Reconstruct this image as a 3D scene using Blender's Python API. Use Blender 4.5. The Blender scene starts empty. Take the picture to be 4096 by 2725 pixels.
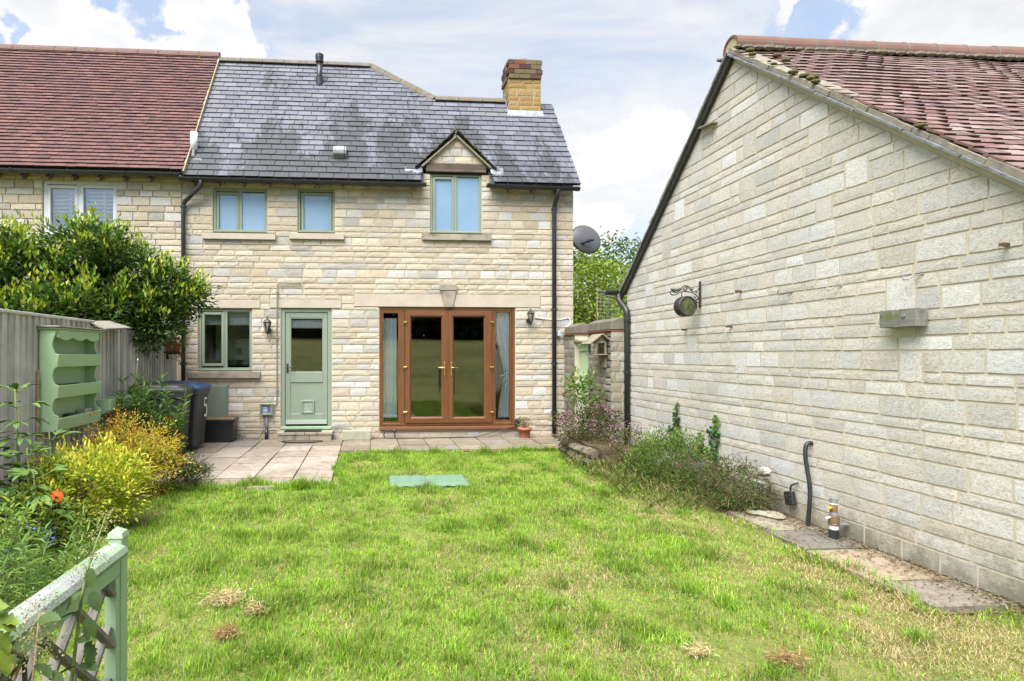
import bpy, math, random
import numpy as np
from mathutils import Vector, Matrix
R = math.radians
random.seed(7); rng = np.random.default_rng(7)
scene = bpy.context.scene
C = scene.collection

# ------------------------------------------------------------------ camera
YAW = math.atan(0.0715)
FPX, PX, PY, CAMZ = 2250.0, 1631.0, 1420.0, 1.45      # focal length and principal point of the 4096 px wide photograph
cam = bpy.data.cameras.new('camera'); camo = bpy.data.objects.new('camera', cam); C.objects.link(camo)
camo.location = (0, 0, CAMZ); camo.rotation_euler = (R(90), 0, -YAW)
cam.sensor_width = 36; cam.lens = FPX * 36 / 4096
cam.shift_x = (2048 - PX) / 4096; cam.shift_y = (PY - 1362.5) / 4096
cam.clip_start = 0.05; cam.clip_end = 2000
scene.camera = camo
SY, CY = math.sin(YAW), math.cos(YAW)
def ray(x, y):
    u = (x - PX) / FPX
    return Vector((SY + u * CY, CY - u * SY, (PY - y) / FPX))
def on_y(x, y, Y):
    d = ray(x, y); return d * (Y / d.y) + Vector((0, 0, CAMZ))
def on_x(x, y, X):
    d = ray(x, y); return d * (X / d.x) + Vector((0, 0, CAMZ))
def on_z(x, y, Z=0.0):
    d = ray(x, y); return d * ((Z - CAMZ) / d.z) + Vector((0, 0, CAMZ))

# ------------------------------------------------------------------ light
SUN_DIR = Vector((-0.27, -0.43, 0.88)).normalized()
sun = bpy.data.lights.new('sun', 'SUN'); sun.energy = 4.8; sun.angle = R(55); sun.color = (1.0, 0.978, 0.935)
suno = bpy.data.objects.new('sun', sun); C.objects.link(suno)
suno.rotation_euler = SUN_DIR.to_track_quat('Z', 'Y').to_euler(); suno.location = (-10, -20, 30)
scene.view_settings.view_transform = 'Standard'; scene.view_settings.look = 'None'
scene.view_settings.exposure = 1.22; scene.view_settings.gamma = 1.0
scene.view_settings.use_curve_mapping = False
cyc = scene.cycles
cyc.max_bounces = 6; cyc.diffuse_bounces = 3; cyc.glossy_bounces = 3; cyc.transmission_bounces = 4
cyc.transparent_max_bounces = 16; cyc.use_denoising = True; cyc.sample_clamp_indirect = 6

world = bpy.data.worlds.new('World'); scene.world = world; world.use_nodes = True
wn = world.node_tree.nodes; wl = world.node_tree.links; wn.clear()
def wnode(t, **kw):
    n = wn.new(t)
    for k, v in kw.items(): setattr(n, k, v)
    return n
sky = wnode('ShaderNodeTexSky', sky_type='NISHITA'); sky.sun_disc = False
sky.sun_elevation = math.asin(SUN_DIR.z); sky.sun_rotation = math.atan2(SUN_DIR.x, SUN_DIR.y)
sky.air_density = 1.0; sky.dust_density = 1.2; sky.ozone_density = 1.5
tc = wnode('ShaderNodeTexCoord')
def wmath(op, a, b=None, c=None, clamp=False):
    n = wnode('ShaderNodeMath', operation=op); n.use_clamp = clamp
    for i, v in enumerate((a, b, c)):
        if v is None: continue
        if isinstance(v, (int, float)): n.inputs[i].default_value = v
        else: wl.new(v, n.inputs[i])
    return n.outputs[0]
def wmap(v, a, b, c, d):
    n = wnode('ShaderNodeMapRange', interpolation_type='SMOOTHSTEP')
    wl.new(v, n.inputs[0])
    for i, q in enumerate((a, b, c, d)): n.inputs[i + 1].default_value = q
    return n.outputs[0]
def wnoise(scale, stretch, detail=8, rough=0.55, off=(0, 0, 0), dist=0.0):
    m = wnode('ShaderNodeMapping'); m.inputs['Scale'].default_value = stretch; m.inputs['Location'].default_value = off
    wl.new(tc.outputs['Generated'], m.inputs[0])
    n = wnode('ShaderNodeTexNoise'); n.inputs['Scale'].default_value = scale; n.inputs['Detail'].default_value = detail
    n.inputs['Roughness'].default_value = rough; n.inputs['Distortion'].default_value = dist
    wl.new(m.outputs[0], n.inputs['Vector']); return n.outputs['Fac']
_m = wnode('ShaderNodeTexNoise'); _m.inputs['Scale'].default_value = 11; _m.inputs['Detail'].default_value = 9; _m.inputs['Roughness'].default_value = 0.58; wl.new(tc.outputs['Generated'], _m.inputs['Vector'])
_s = wnode('ShaderNodeVectorMath', operation='SUBTRACT'); wl.new(_m.outputs['Color'], _s.inputs[0]); _s.inputs[1].default_value = (.5, .5, .5)
_k = wnode('ShaderNodeVectorMath', operation='SCALE'); wl.new(_s.outputs[0], _k.inputs[0]); _k.inputs['Scale'].default_value = 0.17
_a = wnode('ShaderNodeVectorMath', operation='ADD'); wl.new(_k.outputs[0], _a.inputs[0]); wl.new(tc.outputs['Generated'], _a.inputs[1])
_n = wnode('ShaderNodeVectorMath', operation='NORMALIZE'); wl.new(_a.outputs[0], _n.inputs[0]); warp = _n.outputs[0]
def blob(x, y, rad):
    d = ray(x, y).normalized()
    vm = wnode('ShaderNodeVectorMath', operation='DOT_PRODUCT'); vm.inputs[1].default_value = d
    wl.new(warp, vm.inputs[0])
    return wmap(vm.outputs['Value'], math.cos(rad), 1.0, 0.0, 1.0)
fine = wnoise(9.0, (1, 1, 1.25), 12, 0.60, (3.1, 0.4, 0.7))
big = wnoise(1.7, (1, 1, 1.3), 4, 0.5, (1.3, 2.2, 0.1))
streak = wnoise(3.0, (0.8, 2.6, 3.4), 7, 0.6, (0.2, 5.1, 1.0), 0.6)
# puffy cumulus: noise lifted where the banks stand
cum = wmath('ADD', wmath('MULTIPLY', fine, 1.7), wmath('MULTIPLY', big, 0.30))
for (x, y, r_, a) in ((230, 80, 0.09, 0.55), (180, 160, 0.06, 0.4), (400, 190, 0.09, 0.5), (640, 225, 0.09, 0.5), (880, 130, 0.085, 0.55), (990, 200, 0.07, 0.5), (560, 0, 0.06, 0.3), (20, 70, 0.04, 0.4), (760, 30, 0.05, 0.3),
                      (2480, 660, 0.13, 0.6), (2330, 840, 0.12, 0.5), (2650, 600, 0.09, 0.5), (3720, 60, 0.15, 0.6), (3450, 200, 0.10, 0.4), (4000, 130, 0.07, 0.4), (3120, 50, 0.05, 0.26), (3060, 120, 0.04, 0.2)):
    cum = wmath('MULTIPLY_ADD', blob(x, y, r_), a, cum)
for (x, y, r_, a) in ((40, 150, 0.045, -0.45), (470, 90, 0.06, -0.22), (660, 100, 0.05, -0.34), (1250, 180, 0.16, -0.25), (1700, 250, 0.22, -0.25), (2150, 250, 0.18, -0.2), (3330, 110, 0.06, -0.5), (3250, 80, 0.04, -0.2), (3900, 200, 0.04, -0.35), (2700, 250, 0.14, -0.15)):
    cum = wmath('MULTIPLY_ADD', blob(x, y, r_), a, cum)
cummask = wmap(cum, 1.20, 1.42, 0.0, 1.0)
# thin bright veil with streaks, thinner in the blue windows
veil = wmap(streak, 0.25, 0.75, 0.62, 0.97)
for (x, y, r_, a) in ((60, 120, 0.10, -0.62), (560, 90, 0.15, -0.62), (900, 60, 0.10, -0.2), (3330, 110, 0.11, -0.75), (3900, 215, 0.09, -0.55)):
    veil = wmath('MULTIPLY_ADD', blob(x, y, r_), a, veil)
veil = wmath('MAXIMUM', veil, 0.40)
# behind the camera the upper windows mirror a clearer blue sky
sep = wnode('ShaderNodeSeparateXYZ'); wl.new(tc.outputs['Generated'], sep.inputs[0])
back = wmap(sep.outputs['Y'], -0.75, -0.1, 0.45, 1.0)
veil = wmath('MULTIPLY', veil, back)
bg1 = wnode('ShaderNodeBackground'); bg1.inputs['Strength'].default_value = 0.125; wl.new(sky.outputs[0], bg1.inputs[0])
shade = wnoise(4.0, (1, 1, 2.2), 6, 0.6, (7.0, 1.0, 3.0))
def wramp(v, c0, c1, a, b):
    r = wnode('ShaderNodeValToRGB'); r.color_ramp.elements[0].position = a; r.color_ramp.elements[1].position = b
    r.color_ramp.elements[0].color = (*c0, 1); r.color_ramp.elements[1].color = (*c1, 1); wl.new(v, r.inputs[0]); return r.outputs[0]
bg2 = wnode('ShaderNodeBackground'); bg2.inputs['Strength'].default_value = 0.41
wl.new(wramp(streak, (0.82, 0.87, 0.92), (1.0, 1.0, 1.0), 0.36, 0.60), bg2.inputs[0])
bg3 = wnode('ShaderNodeBackground'); bg3.inputs['Strength'].default_value = 0.445
wl.new(wramp(shade, (0.78, 0.80, 0.84), (1.0, 1.0, 1.0), 0.34, 0.56), bg3.inputs[0])
mx1 = wnode('ShaderNodeMixShader'); wl.new(veil, mx1.inputs[0]); wl.new(bg1.outputs[0], mx1.inputs[1]); wl.new(bg2.outputs[0], mx1.inputs[2])
mx2 = wnode('ShaderNodeMixShader'); wl.new(cummask, mx2.inputs[0]); wl.new(mx1.outputs[0], mx2.inputs[1]); wl.new(bg3.outputs[0], mx2.inputs[2])
wo = wnode('ShaderNodeOutputWorld'); wl.new(mx2.outputs[0], wo.inputs[0])

# ------------------------------------------------------------------ materials
class NT:
    """small wrapper for building a node material"""
    def __init__(s, name):
        s.m = bpy.data.materials.new(name); s.m.use_nodes = True
        s.t = s.m.node_tree; s.n = s.t.nodes; s.n.clear(); s.l = s.t.links
        s.geo = s.n.new('ShaderNodeNewGeometry'); s.pos = s.geo.outputs['Position']
    def put(s, inp, v):
        if v is None: return
        if isinstance(v, bpy.types.NodeSocket): s.l.new(v, inp)
        elif isinstance(v, (tuple, list)) and inp.type == 'RGBA' and len(v) == 3: inp.default_value = (*v, 1)
        else: inp.default_value = v
    def math(s, op, a, b=None, clamp=False):
        n = s.n.new('ShaderNodeMath'); n.operation = op; n.use_clamp = clamp; s.put(n.inputs[0], a); s.put(n.inputs[1], b); return n.outputs[0]
    def noise(s, scale=5, detail=5, rough=0.55, stretch=(1, 1, 1), dist=0.0, vec=None, off=(0, 0, 0)):
        mp = s.n.new('ShaderNodeMapping'); mp.inputs['Scale'].default_value = stretch; mp.inputs['Location'].default_value = off
        s.l.new(vec or s.pos, mp.inputs[0])
        n = s.n.new('ShaderNodeTexNoise'); n.inputs['Scale'].default_value = scale; n.inputs['Detail'].default_value = detail
        n.inputs['Roughness'].default_value = rough; n.inputs['Distortion'].default_value = dist
        s.l.new(mp.outputs[0], n.inputs['Vector']); return n.outputs['Fac']
    def voro(s, scale=20, feature='F1', stretch=(1, 1, 1)):
        mp = s.n.new('ShaderNodeMapping'); mp.inputs['Scale'].default_value = stretch; s.l.new(s.pos, mp.inputs[0])
        n = s.n.new('ShaderNodeTexVoronoi'); n.inputs['Scale'].default_value = scale; n.feature = feature
        s.l.new(mp.outputs[0], n.inputs['Vector']); return n.outputs['Distance']
    def rng(s, v, a, b, c=0.0, d=1.0):
        n = s.n.new('ShaderNodeMapRange'); s.put(n.inputs[0], v)
        for i, q in enumerate((a, b, c, d)): n.inputs[i + 1].default_value = q
        return n.outputs[0]
    def ramp(s, v, stops):
        n = s.n.new('ShaderNodeValToRGB'); e = n.color_ramp.elements
        while len(e) < len(stops): e.new(0.5)
        for el, (p, c) in zip(e, stops): el.position = p; el.color = (*c, 1)
        s.l.new(v, n.inputs[0]); return n.outputs[0]
    def mix(s, fac, a, b, mode='MIX'):
        n = s.n.new('ShaderNodeMix'); n.data_type = 'RGBA'; n.blend_type = mode
        s.put(n.inputs['Factor'], fac); s.put(n.inputs[6], a); s.put(n.inputs[7], b); return n.outputs[2]
    def objcol(s): return s.n.new('ShaderNodeObjectInfo').outputs['Color']
    def objrand(s): return s.n.new('ShaderNodeObjectInfo').outputs['Random']
    def attr(s, name='col'):
        n = s.n.new('ShaderNodeAttribute'); n.attribute_name = name; return n.outputs['Color']
    def bump(s, h, strength=0.3, dist=0.01, normal=None):
        n = s.n.new('ShaderNodeBump'); n.inputs['Strength'].default_value = strength; n.inputs['Distance'].default_value = dist
        s.put(n.inputs['Height'], h); s.put(n.inputs['Normal'], normal); return n.outputs[0]
    def principled(s, col, rough=0.8, spec=0.3, metal=0.0, normal=None, coat=0.0, **kw):
        n = s.n.new('ShaderNodeBsdfPrincipled'); s.put(n.inputs['Base Color'], col); s.put(n.inputs['Roughness'], rough)
        s.put(n.inputs['Specular IOR Level'], spec); s.put(n.inputs['Metallic'], metal); s.put(n.inputs['Normal'], normal)
        n.inputs['Coat Weight'].default_value = coat
        for k, v in kw.items(): s.put(n.inputs[k], v)
        return n.outputs[0]
    def out(s, sh):
        o = s.n.new('ShaderNodeOutputMaterial'); s.l.new(sh, o.inputs[0]); return s.m

def plain(name, c1, c2=None, scale=9, rough=0.6, spec=0.3, bump=0.15, bscale=60, metal=0.0, stretch=(1, 1, 1), c3=None, coat=0.0, lo=0.35, hi=0.65):
    t = NT(name); c2 = c2 or tuple(v * 0.8 for v in c1)
    f = t.noise(scale, 6, 0.6, stretch)
    stops = [(lo, c1), (hi, c2)] + ([(min(0.99, hi + 0.12), c3)] if c3 else [])
    nrm = t.bump(t.noise(bscale, 5, 0.65, stretch), bump, 0.004) if bump else None
    return t.out(t.principled(t.ramp(f, stops), rough, spec, metal, nrm, coat))

def stone_mat(name, src, speck=(0.30, 0.27, 0.22), rel=0.55, amount=0.6, base_dirt=False):
    t = NT(name); base = t.objcol() if src == 'obj' else t.attr()
    big = t.noise(3.2, 4, 0.6); mid = t.noise(22, 6, 0.7, (1, 1, 1.5)); fin = t.noise(95, 5, 0.75)
    ve = t.noise(34, 8, 0.72, (0.75, 0.75, 1.3), 1.1)
    col = t.mix(t.rng(mid, 0.38, 0.68, 0.0, 0.42), base, t.mix(1.0, base, (0.84, 0.76, 0.64), 'MULTIPLY'))
    spk = t.noise(58, 3, 0.8, (1, 1, 1.6), 0.4, off=(4, 1, 2)); col = t.mix(1.0, col, t.ramp(spk, [(0.32, (0.52, 0.50, 0.47)), (0.47, (0.95, 0.95, 0.94)), (0.66, (1.17, 1.17, 1.17))]), 'MULTIPLY')
    col = t.mix(t.rng(big, 0.42, 0.66, 0.0, 0.5), col, t.mix(1.0, base, (0.84, 0.88, 0.95), 'MULTIPLY'))
    crev = t.math('MULTIPLY', t.rng(ve, 0.54, 0.66), t.rng(fin, 0.35, 0.6))
    col = t.mix(t.math('MULTIPLY', crev, amount), col, t.mix(1.0, base, tuple(v * 1.9 for v in speck), 'MULTIPLY'))
    col = t.mix(t.math('MULTIPLY', t.rng(fin, 0.5, 0.72), 0.4), col, t.mix(1.0, base, (1.22, 1.25, 1.3), 'MULTIPLY'))
    if base_dirt:   # algae and splash stains climbing unevenly from the ground
        sp = t.n.new('ShaderNodeSeparateXYZ'); t.l.new(t.pos, sp.inputs[0])
        al = t.math('ADD', t.noise(3.1, 7, 0.7, (1, 1, .8), off=(1, 5, 2)), t.rng(sp.outputs['Z'], 0.0, 0.55, 0.16, -0.2))
        col = t.mix(t.rng(al, 0.5, 0.66, 0.0, 0.75), col, (0.17, 0.165, 0.115)); wet = t.noise(1.3, 6, 0.65, (1, 1, .5)); col = t.mix(t.rng(wet, 0.55, 0.7, 0.0, 0.3), col, (0.30, 0.29, 0.26))
    h = t.math('ADD', t.math('MULTIPLY', ve, 0.9), t.math('ADD', t.math('MULTIPLY', mid, 0.5), t.math('MULTIPLY', fin, 0.55)))
    return t.out(t.principled(col, 0.93, 0.15, 0, t.bump(h, rel, 0.010)))
def tile_mat(name, src, kind):
    t = NT(name); base = t.objcol() if src == 'obj' else t.attr()
    if kind == 'slate':
        f1 = t.noise(60, 6, 0.7, (1, 1, 1)); f2 = t.noise(14, 8, 0.68, (1.5, 0.9, 0.9))
        # black algae: tongues running down the slope, lower half of the roof
        al = t.noise(1.75, 6, 0.66, (1.0, 0.36, 0.36), 0.25, off=(0.35, 0, 0))
        sp = t.n.new('ShaderNodeSeparateXYZ'); t.l.new(t.pos, sp.inputs[0])
        low = t.rng(sp.outputs['Z'], 4.5, 7.0, 0.10, -0.20)
        lr = t.rng(sp.outputs['X'], 0.9, 2.4, 0.0, -0.10)
        a = t.math('ADD', t.math('ADD', t.math('ADD', t.math('MULTIPLY', t.math('SUBTRACT', al, .5), 1.35), .5), low), lr); a = t.math('ADD', a, t.math('MULTIPLY', t.math('SUBTRACT', f2, 0.5), 0.34))
        col = t.mix(t.rng(f2, 0.45, 0.7, 0.0, 0.4), base, t.mix(1.0, base, (1.25, 1.22, 1.2), 'MULTIPLY'))
        col = t.mix(t.rng(a, 0.41, 0.49, 0.0, 0.82), col, (0.024, 0.026, 0.030))
        dots = t.math('MULTIPLY', t.rng(t.noise(26, 6, 0.7), 0.56, 0.64), t.rng(t.noise(2.1, 3, 0.5), 0.4, 0.55))
        col = t.mix(t.math('MULTIPLY', dots, 0.6), col, (0.035, 0.035, 0.04))
        return t.out(t.principled(col, 0.62, 0.35, 0, t.bump(f1, 0.35, 0.004)))
    f1 = t.noise(70, 5, 0.7); f2 = t.noise(5, 6, 0.65); f3 = t.noise(38, 6, 0.6)
    col = t.mix(t.rng(f2, 0.48, 0.68, 0.0, 0.55), base, (0.055, 0.035, 0.04))
    if kind == 'red':
        sp = t.n.new('ShaderNodeSeparateXYZ'); t.l.new(t.pos, sp.inputs[0])
        li = t.math('ADD', t.noise(11, 6, 0.68, (1, 0.6, 0.6)), t.rng(sp.outputs['Z'], 7.15, 7.75, -0.20, 0.12))
        col = t.mix(t.rng(li, 0.57, 0.63, 0.0, 0.85), col, (0.24, 0.125, 0.03))
        col = t.mix(t.rng(t.noise(48, 4, 0.6, off=(3, 2, 1)), 0.70, 0.74, 0.0, 0.6), col, (0.45, 0.43, 0.42))
    else:
        li = t.noise(7, 6, 0.7, off=(2, 2, 2))
        col = t.mix(t.rng(li, 0.52, 0.64, 0.0, 0.45), col, (0.30, 0.245, 0.225))
        col = t.mix(t.rng(f3, 0.58, 0.66, 0.0, 0.7), col, (0.06, 0.05, 0.045))
    return t.out(t.principled(col, 0.85, 0.2, 0, t.bump(f1, 0.4, 0.004)))
def leaf_mat(name, rough=0.45, trans=0.35, spec=0.35):
    t = NT(name); base = t.attr(); f = t.noise(18, 3, 0.5)
    col = t.mix(t.rng(f, 0.35, 0.65, 0.0, 0.35), base, t.mix(1.0, base, (0.72, 0.78, 0.6), 'MULTIPLY'))
    p = t.principled(col, rough, spec)
    tr = t.n.new('ShaderNodeBsdfTranslucent'); t.l.new(t.mix(1.0, col, (1.0, 1.0, 0.55), 'MULTIPLY'), tr.inputs[0])
    m = t.n.new('ShaderNodeMixShader'); m.inputs[0].default_value = trans; t.l.new(p, m.inputs[1]); t.l.new(tr.outputs[0], m.inputs[2])
    return t.out(m.outputs[0])
def glass_mat(name, fac=0.09, rough=0.0, tint=(0.86, 0.9, 0.88)):
    t = NT(name)
    tr = t.n.new('ShaderNodeBsdfTransparent'); tr.inputs[0].default_value = (*tint, 1)
    gl = t.n.new('ShaderNodeBsdfGlossy'); gl.inputs['Roughness'].default_value = rough; gl.inputs[0].default_value = (1, 1, 1, 1)
    fr = t.n.new('ShaderNodeFresnel'); fr.inputs[0].default_value = 1.45
    m = t.n.new('ShaderNodeMixShader'); t.l.new(t.math('ADD', fr.outputs[0], fac, True), m.inputs[0])
    t.l.new(tr.outputs[0], m.inputs[1]); t.l.new(gl.outputs[0], m.inputs[2])
    return t.out(m.outputs[0])
def painted(name, c, under=(0.42, 0.38, 0.32), peel=0.66, rough=0.5, dirt=(0.16, 0.2, 0.14), stretch=(1, 1, 0.25), dirtlo=0.58):
    """painted timber: faint brush streaks, grime and flakes down to bare wood"""
    t = NT(name)
    st = t.noise(40, 5, 0.6, stretch); f = t.noise(7, 6, 0.65); pk = t.noise(16, 8, 0.75, stretch, 0.5)
    col = t.mix(t.rng(st, 0.4, 0.65, 0.0, 0.25), c, tuple(v * 0.78 for v in c))
    col = t.mix(t.rng(f, dirtlo, dirtlo + 0.2, 0.0, 0.5), col, dirt)
    k = t.rng(pk, peel, peel + 0.03)
    col = t.mix(k, col, under)
    h = t.math('SUBTRACT', t.math('MULTIPLY', st, 0.3), k)
    return t.out(t.principled(col, rough, 0.35, 0, t.bump(h, 0.3, 0.003)))
def timber(name, c1, c2, stretch=(1, 1, 0.06), scale=30, dark=(0.05, 0.045, 0.04), moss=None):
    t = NT(name); gr = t.noise(scale, 7, 0.65, stretch, 0.6); f = t.noise(4, 5, 0.6); kn = t.voro(3.0)
    col = t.mix(t.rng(gr, 0.35, 0.65), c1, c2); col = t.mix(t.rng(gr, 0.62, 0.75, 0, 0.7), col, dark)
    col = t.mix(1.0, col, t.ramp(f, [(0.3, (0.8, 0.8, 0.8)), (0.7, (1.12, 1.1, 1.06))]), 'MULTIPLY')
    col = t.mix(t.rng(kn, 0.05, 0.02, 0, 0.8), col, dark)
    if moss: col = t.mix(t.rng(t.noise(6, 6, 0.65), 0.52, 0.66, 0, 0.75), col, moss)
    col = t.mix(1.0, col, t.objcol(), 'MULTIPLY')
    return t.out(t.principled(col, 0.88, 0.15, 0, t.bump(gr, 0.4, 0.004)))

MT = {}
MT['stone_o'] = stone_mat('stone_single', 'obj'); MT['stone_a'] = stone_mat('stone_mass', 'attr')
MT['bstone_o'] = stone_mat('grey_stone_single', 'obj', (0.27, 0.255, 0.225), 0.6, 0.5, True); MT['bstone_a'] = stone_mat('grey_stone_mass', 'attr', (0.27, 0.255, 0.225), 0.6, 0.5, True)
MT['tile_edge'] = plain('shaded_dirty_tile_edge', (0.055, 0.035, 0.03), (0.035, 0.027, 0.024), 30, .95, .1, .3, 80, c3=(.09, .075, .06)); MT['slate_edge'] = plain('shaded_dirty_slate_edge', (0.03, 0.03, 0.034), (0.022, 0.022, 0.025), 30, .95, .1, 0)  # tile front edges painted dark: row shadow lines together with grime
for k in ('slate', 'red', 'barn'):
    MT[k + '_o'] = tile_mat(k + '_tile_single', 'obj', k); MT[k + '_a'] = tile_mat(k + '_tile_mass', 'attr', k)
MT['mortar'] = plain('mortar', (0.50, 0.43, 0.32), (0.43, 0.37, 0.27), 12, 0.95, 0.1, 0.5, 90)
MT['bmortar'] = plain('barn_mortar', (0.56, 0.50, 0.38), (0.47, 0.43, 0.34), 7, 0.95, 0.1, 0.5, 90)
MT['lintel'] = plain('cast_stone', (0.44, 0.385, 0.315), (0.39, 0.335, 0.275), 5, 0.9, 0.15, 0.12, 120)
MT['sill'] = plain('weathered_cast_stone', (0.36, 0.31, 0.245), (0.25, 0.22, 0.175), 5, 0.92, 0.15, 0.3, 70, c3=(0.13, 0.12, 0.10), lo=0.3, hi=0.55)
MT['sage'] = painted('sage_paint', (0.205, 0.25, 0.19), (0.30, 0.29, 0.24), 0.72, 0.5, (0.13, 0.16, 0.12))
MT['meter'] = plain('green_metal', (0.18, 0.215, 0.165), (0.155, 0.19, 0.145), 3, 0.5, 0.4, 0.05, 90)
MT['green'] = painted('apple_green_paint', (0.34, 0.49, 0.28), (0.24, 0.18, 0.14), 0.645, 0.55, (0.20, 0.30, 0.13), (1, 1, 0.3))
MT['mint'] = painted('mint_paint', (0.28, 0.40, 0.255), (0.14, 0.135, 0.12), 0.70, 0.5, (0.19, 0.28, 0.17), (1, 1, 0.2))
t = NT('cracked_mint_paint'); st = t.noise(30, 5, .6, (1, .3, 1)); pk = t.noise(9, 8, .72, (1.6, .7, 1), .5); cr = t.voro(105, 'DISTANCE_TO_EDGE', (1.3, .6, 1)); gr = t.noise(5, 5, .6)
c = t.mix(t.rng(st, .4, .65, 0, .35), (0.20, 0.28, 0.185), (0.24, 0.31, 0.225)); c = t.mix(t.rng(pk, .48, .52, 0, .85), c, (0.27, 0.275, 0.27))
k = t.math('MULTIPLY', t.rng(cr, .07, .02), t.rng(gr, .47, .58)); c = t.mix(k, c, (0.09, 0.085, 0.08)); MT['mintrail'] = t.out(t.principled(c, .7, .25, 0, t.bump(t.math('SUBTRACT', st, k), .5, .003)))
MT['brown'] = plain('golden_oak_foil', (0.145, 0.058, 0.021), (0.11, 0.042, 0.0145), 22, 0.42, 0.4, 0.06, 90, stretch=(1, 1, 0.12))
MT['brownh'] = plain('golden_oak_foil_rail', (0.145, 0.058, 0.021), (0.11, 0.042, 0.0145), 22, 0.42, 0.4, 0.06, 90, stretch=(0.12, 1, 1))
MT['brass'] = plain('brass', (0.80, 0.58, 0.20), (0.70, 0.48, 0.15), 20, 0.22, 0.5, 0, 10, 0.95)
MT['white'] = plain('white_upvc', (0.55, 0.56, 0.60), (0.52, 0.53, 0.57), 3, 0.35, 0.4, 0, 10)
MT['black'] = plain('black_plastic', (0.018, 0.019, 0.022), (0.028, 0.029, 0.031), 6, 0.38, 0.45, 0.05, 60)
MT['iron'] = plain('black_iron', (0.016, 0.017, 0.017), (0.04, 0.035, 0.03), 30, 0.5, 0.45, 0.2, 100)
MT['lead'] = plain('lead', (0.17, 0.185, 0.205), (0.28, 0.29, 0.30), 9, 0.55, 0.4, 0.3, 30, 0.2)
MT['glass'] = glass_mat('window_glass', 0.06, 0.0, (0.95, 0.97, 0.97))
MT['lampglass'] = glass_mat('lamp_glass', 0.10, 0.1)
MT['room'] = plain('room_plaster', (0.36, 0.34, 0.31), (0.34, 0.32, 0.29), 3, 0.9, 0.1, 0)
MT['roomfloor'] = plain('room_floor', (0.11, 0.09, 0.075), (0.08, 0.065, 0.05), 6, 0.6, 0.3, 0)
MT['curtain'] = plain('curtain_cloth', (0.78, 0.80, 0.82), (0.72, 0.74, 0.77), 30, 0.9, 0.1, 0.2, 200)
MT['blind'] = plain('blind_cloth', (0.72, 0.73, 0.70), (0.66, 0.67, 0.65), 14, 0.9, 0.1, 0)
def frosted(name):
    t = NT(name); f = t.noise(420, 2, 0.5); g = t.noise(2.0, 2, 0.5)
    col = t.mix(t.rng(g, 0.3, 0.7), (0.15, 0.25, 0.36), (0.19, 0.29, 0.40))  # pale blue base colour stands in for sky reflected in the obscured glass
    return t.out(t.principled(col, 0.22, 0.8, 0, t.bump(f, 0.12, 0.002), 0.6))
MT['frost'] = frosted('obscured_pane')

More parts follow.
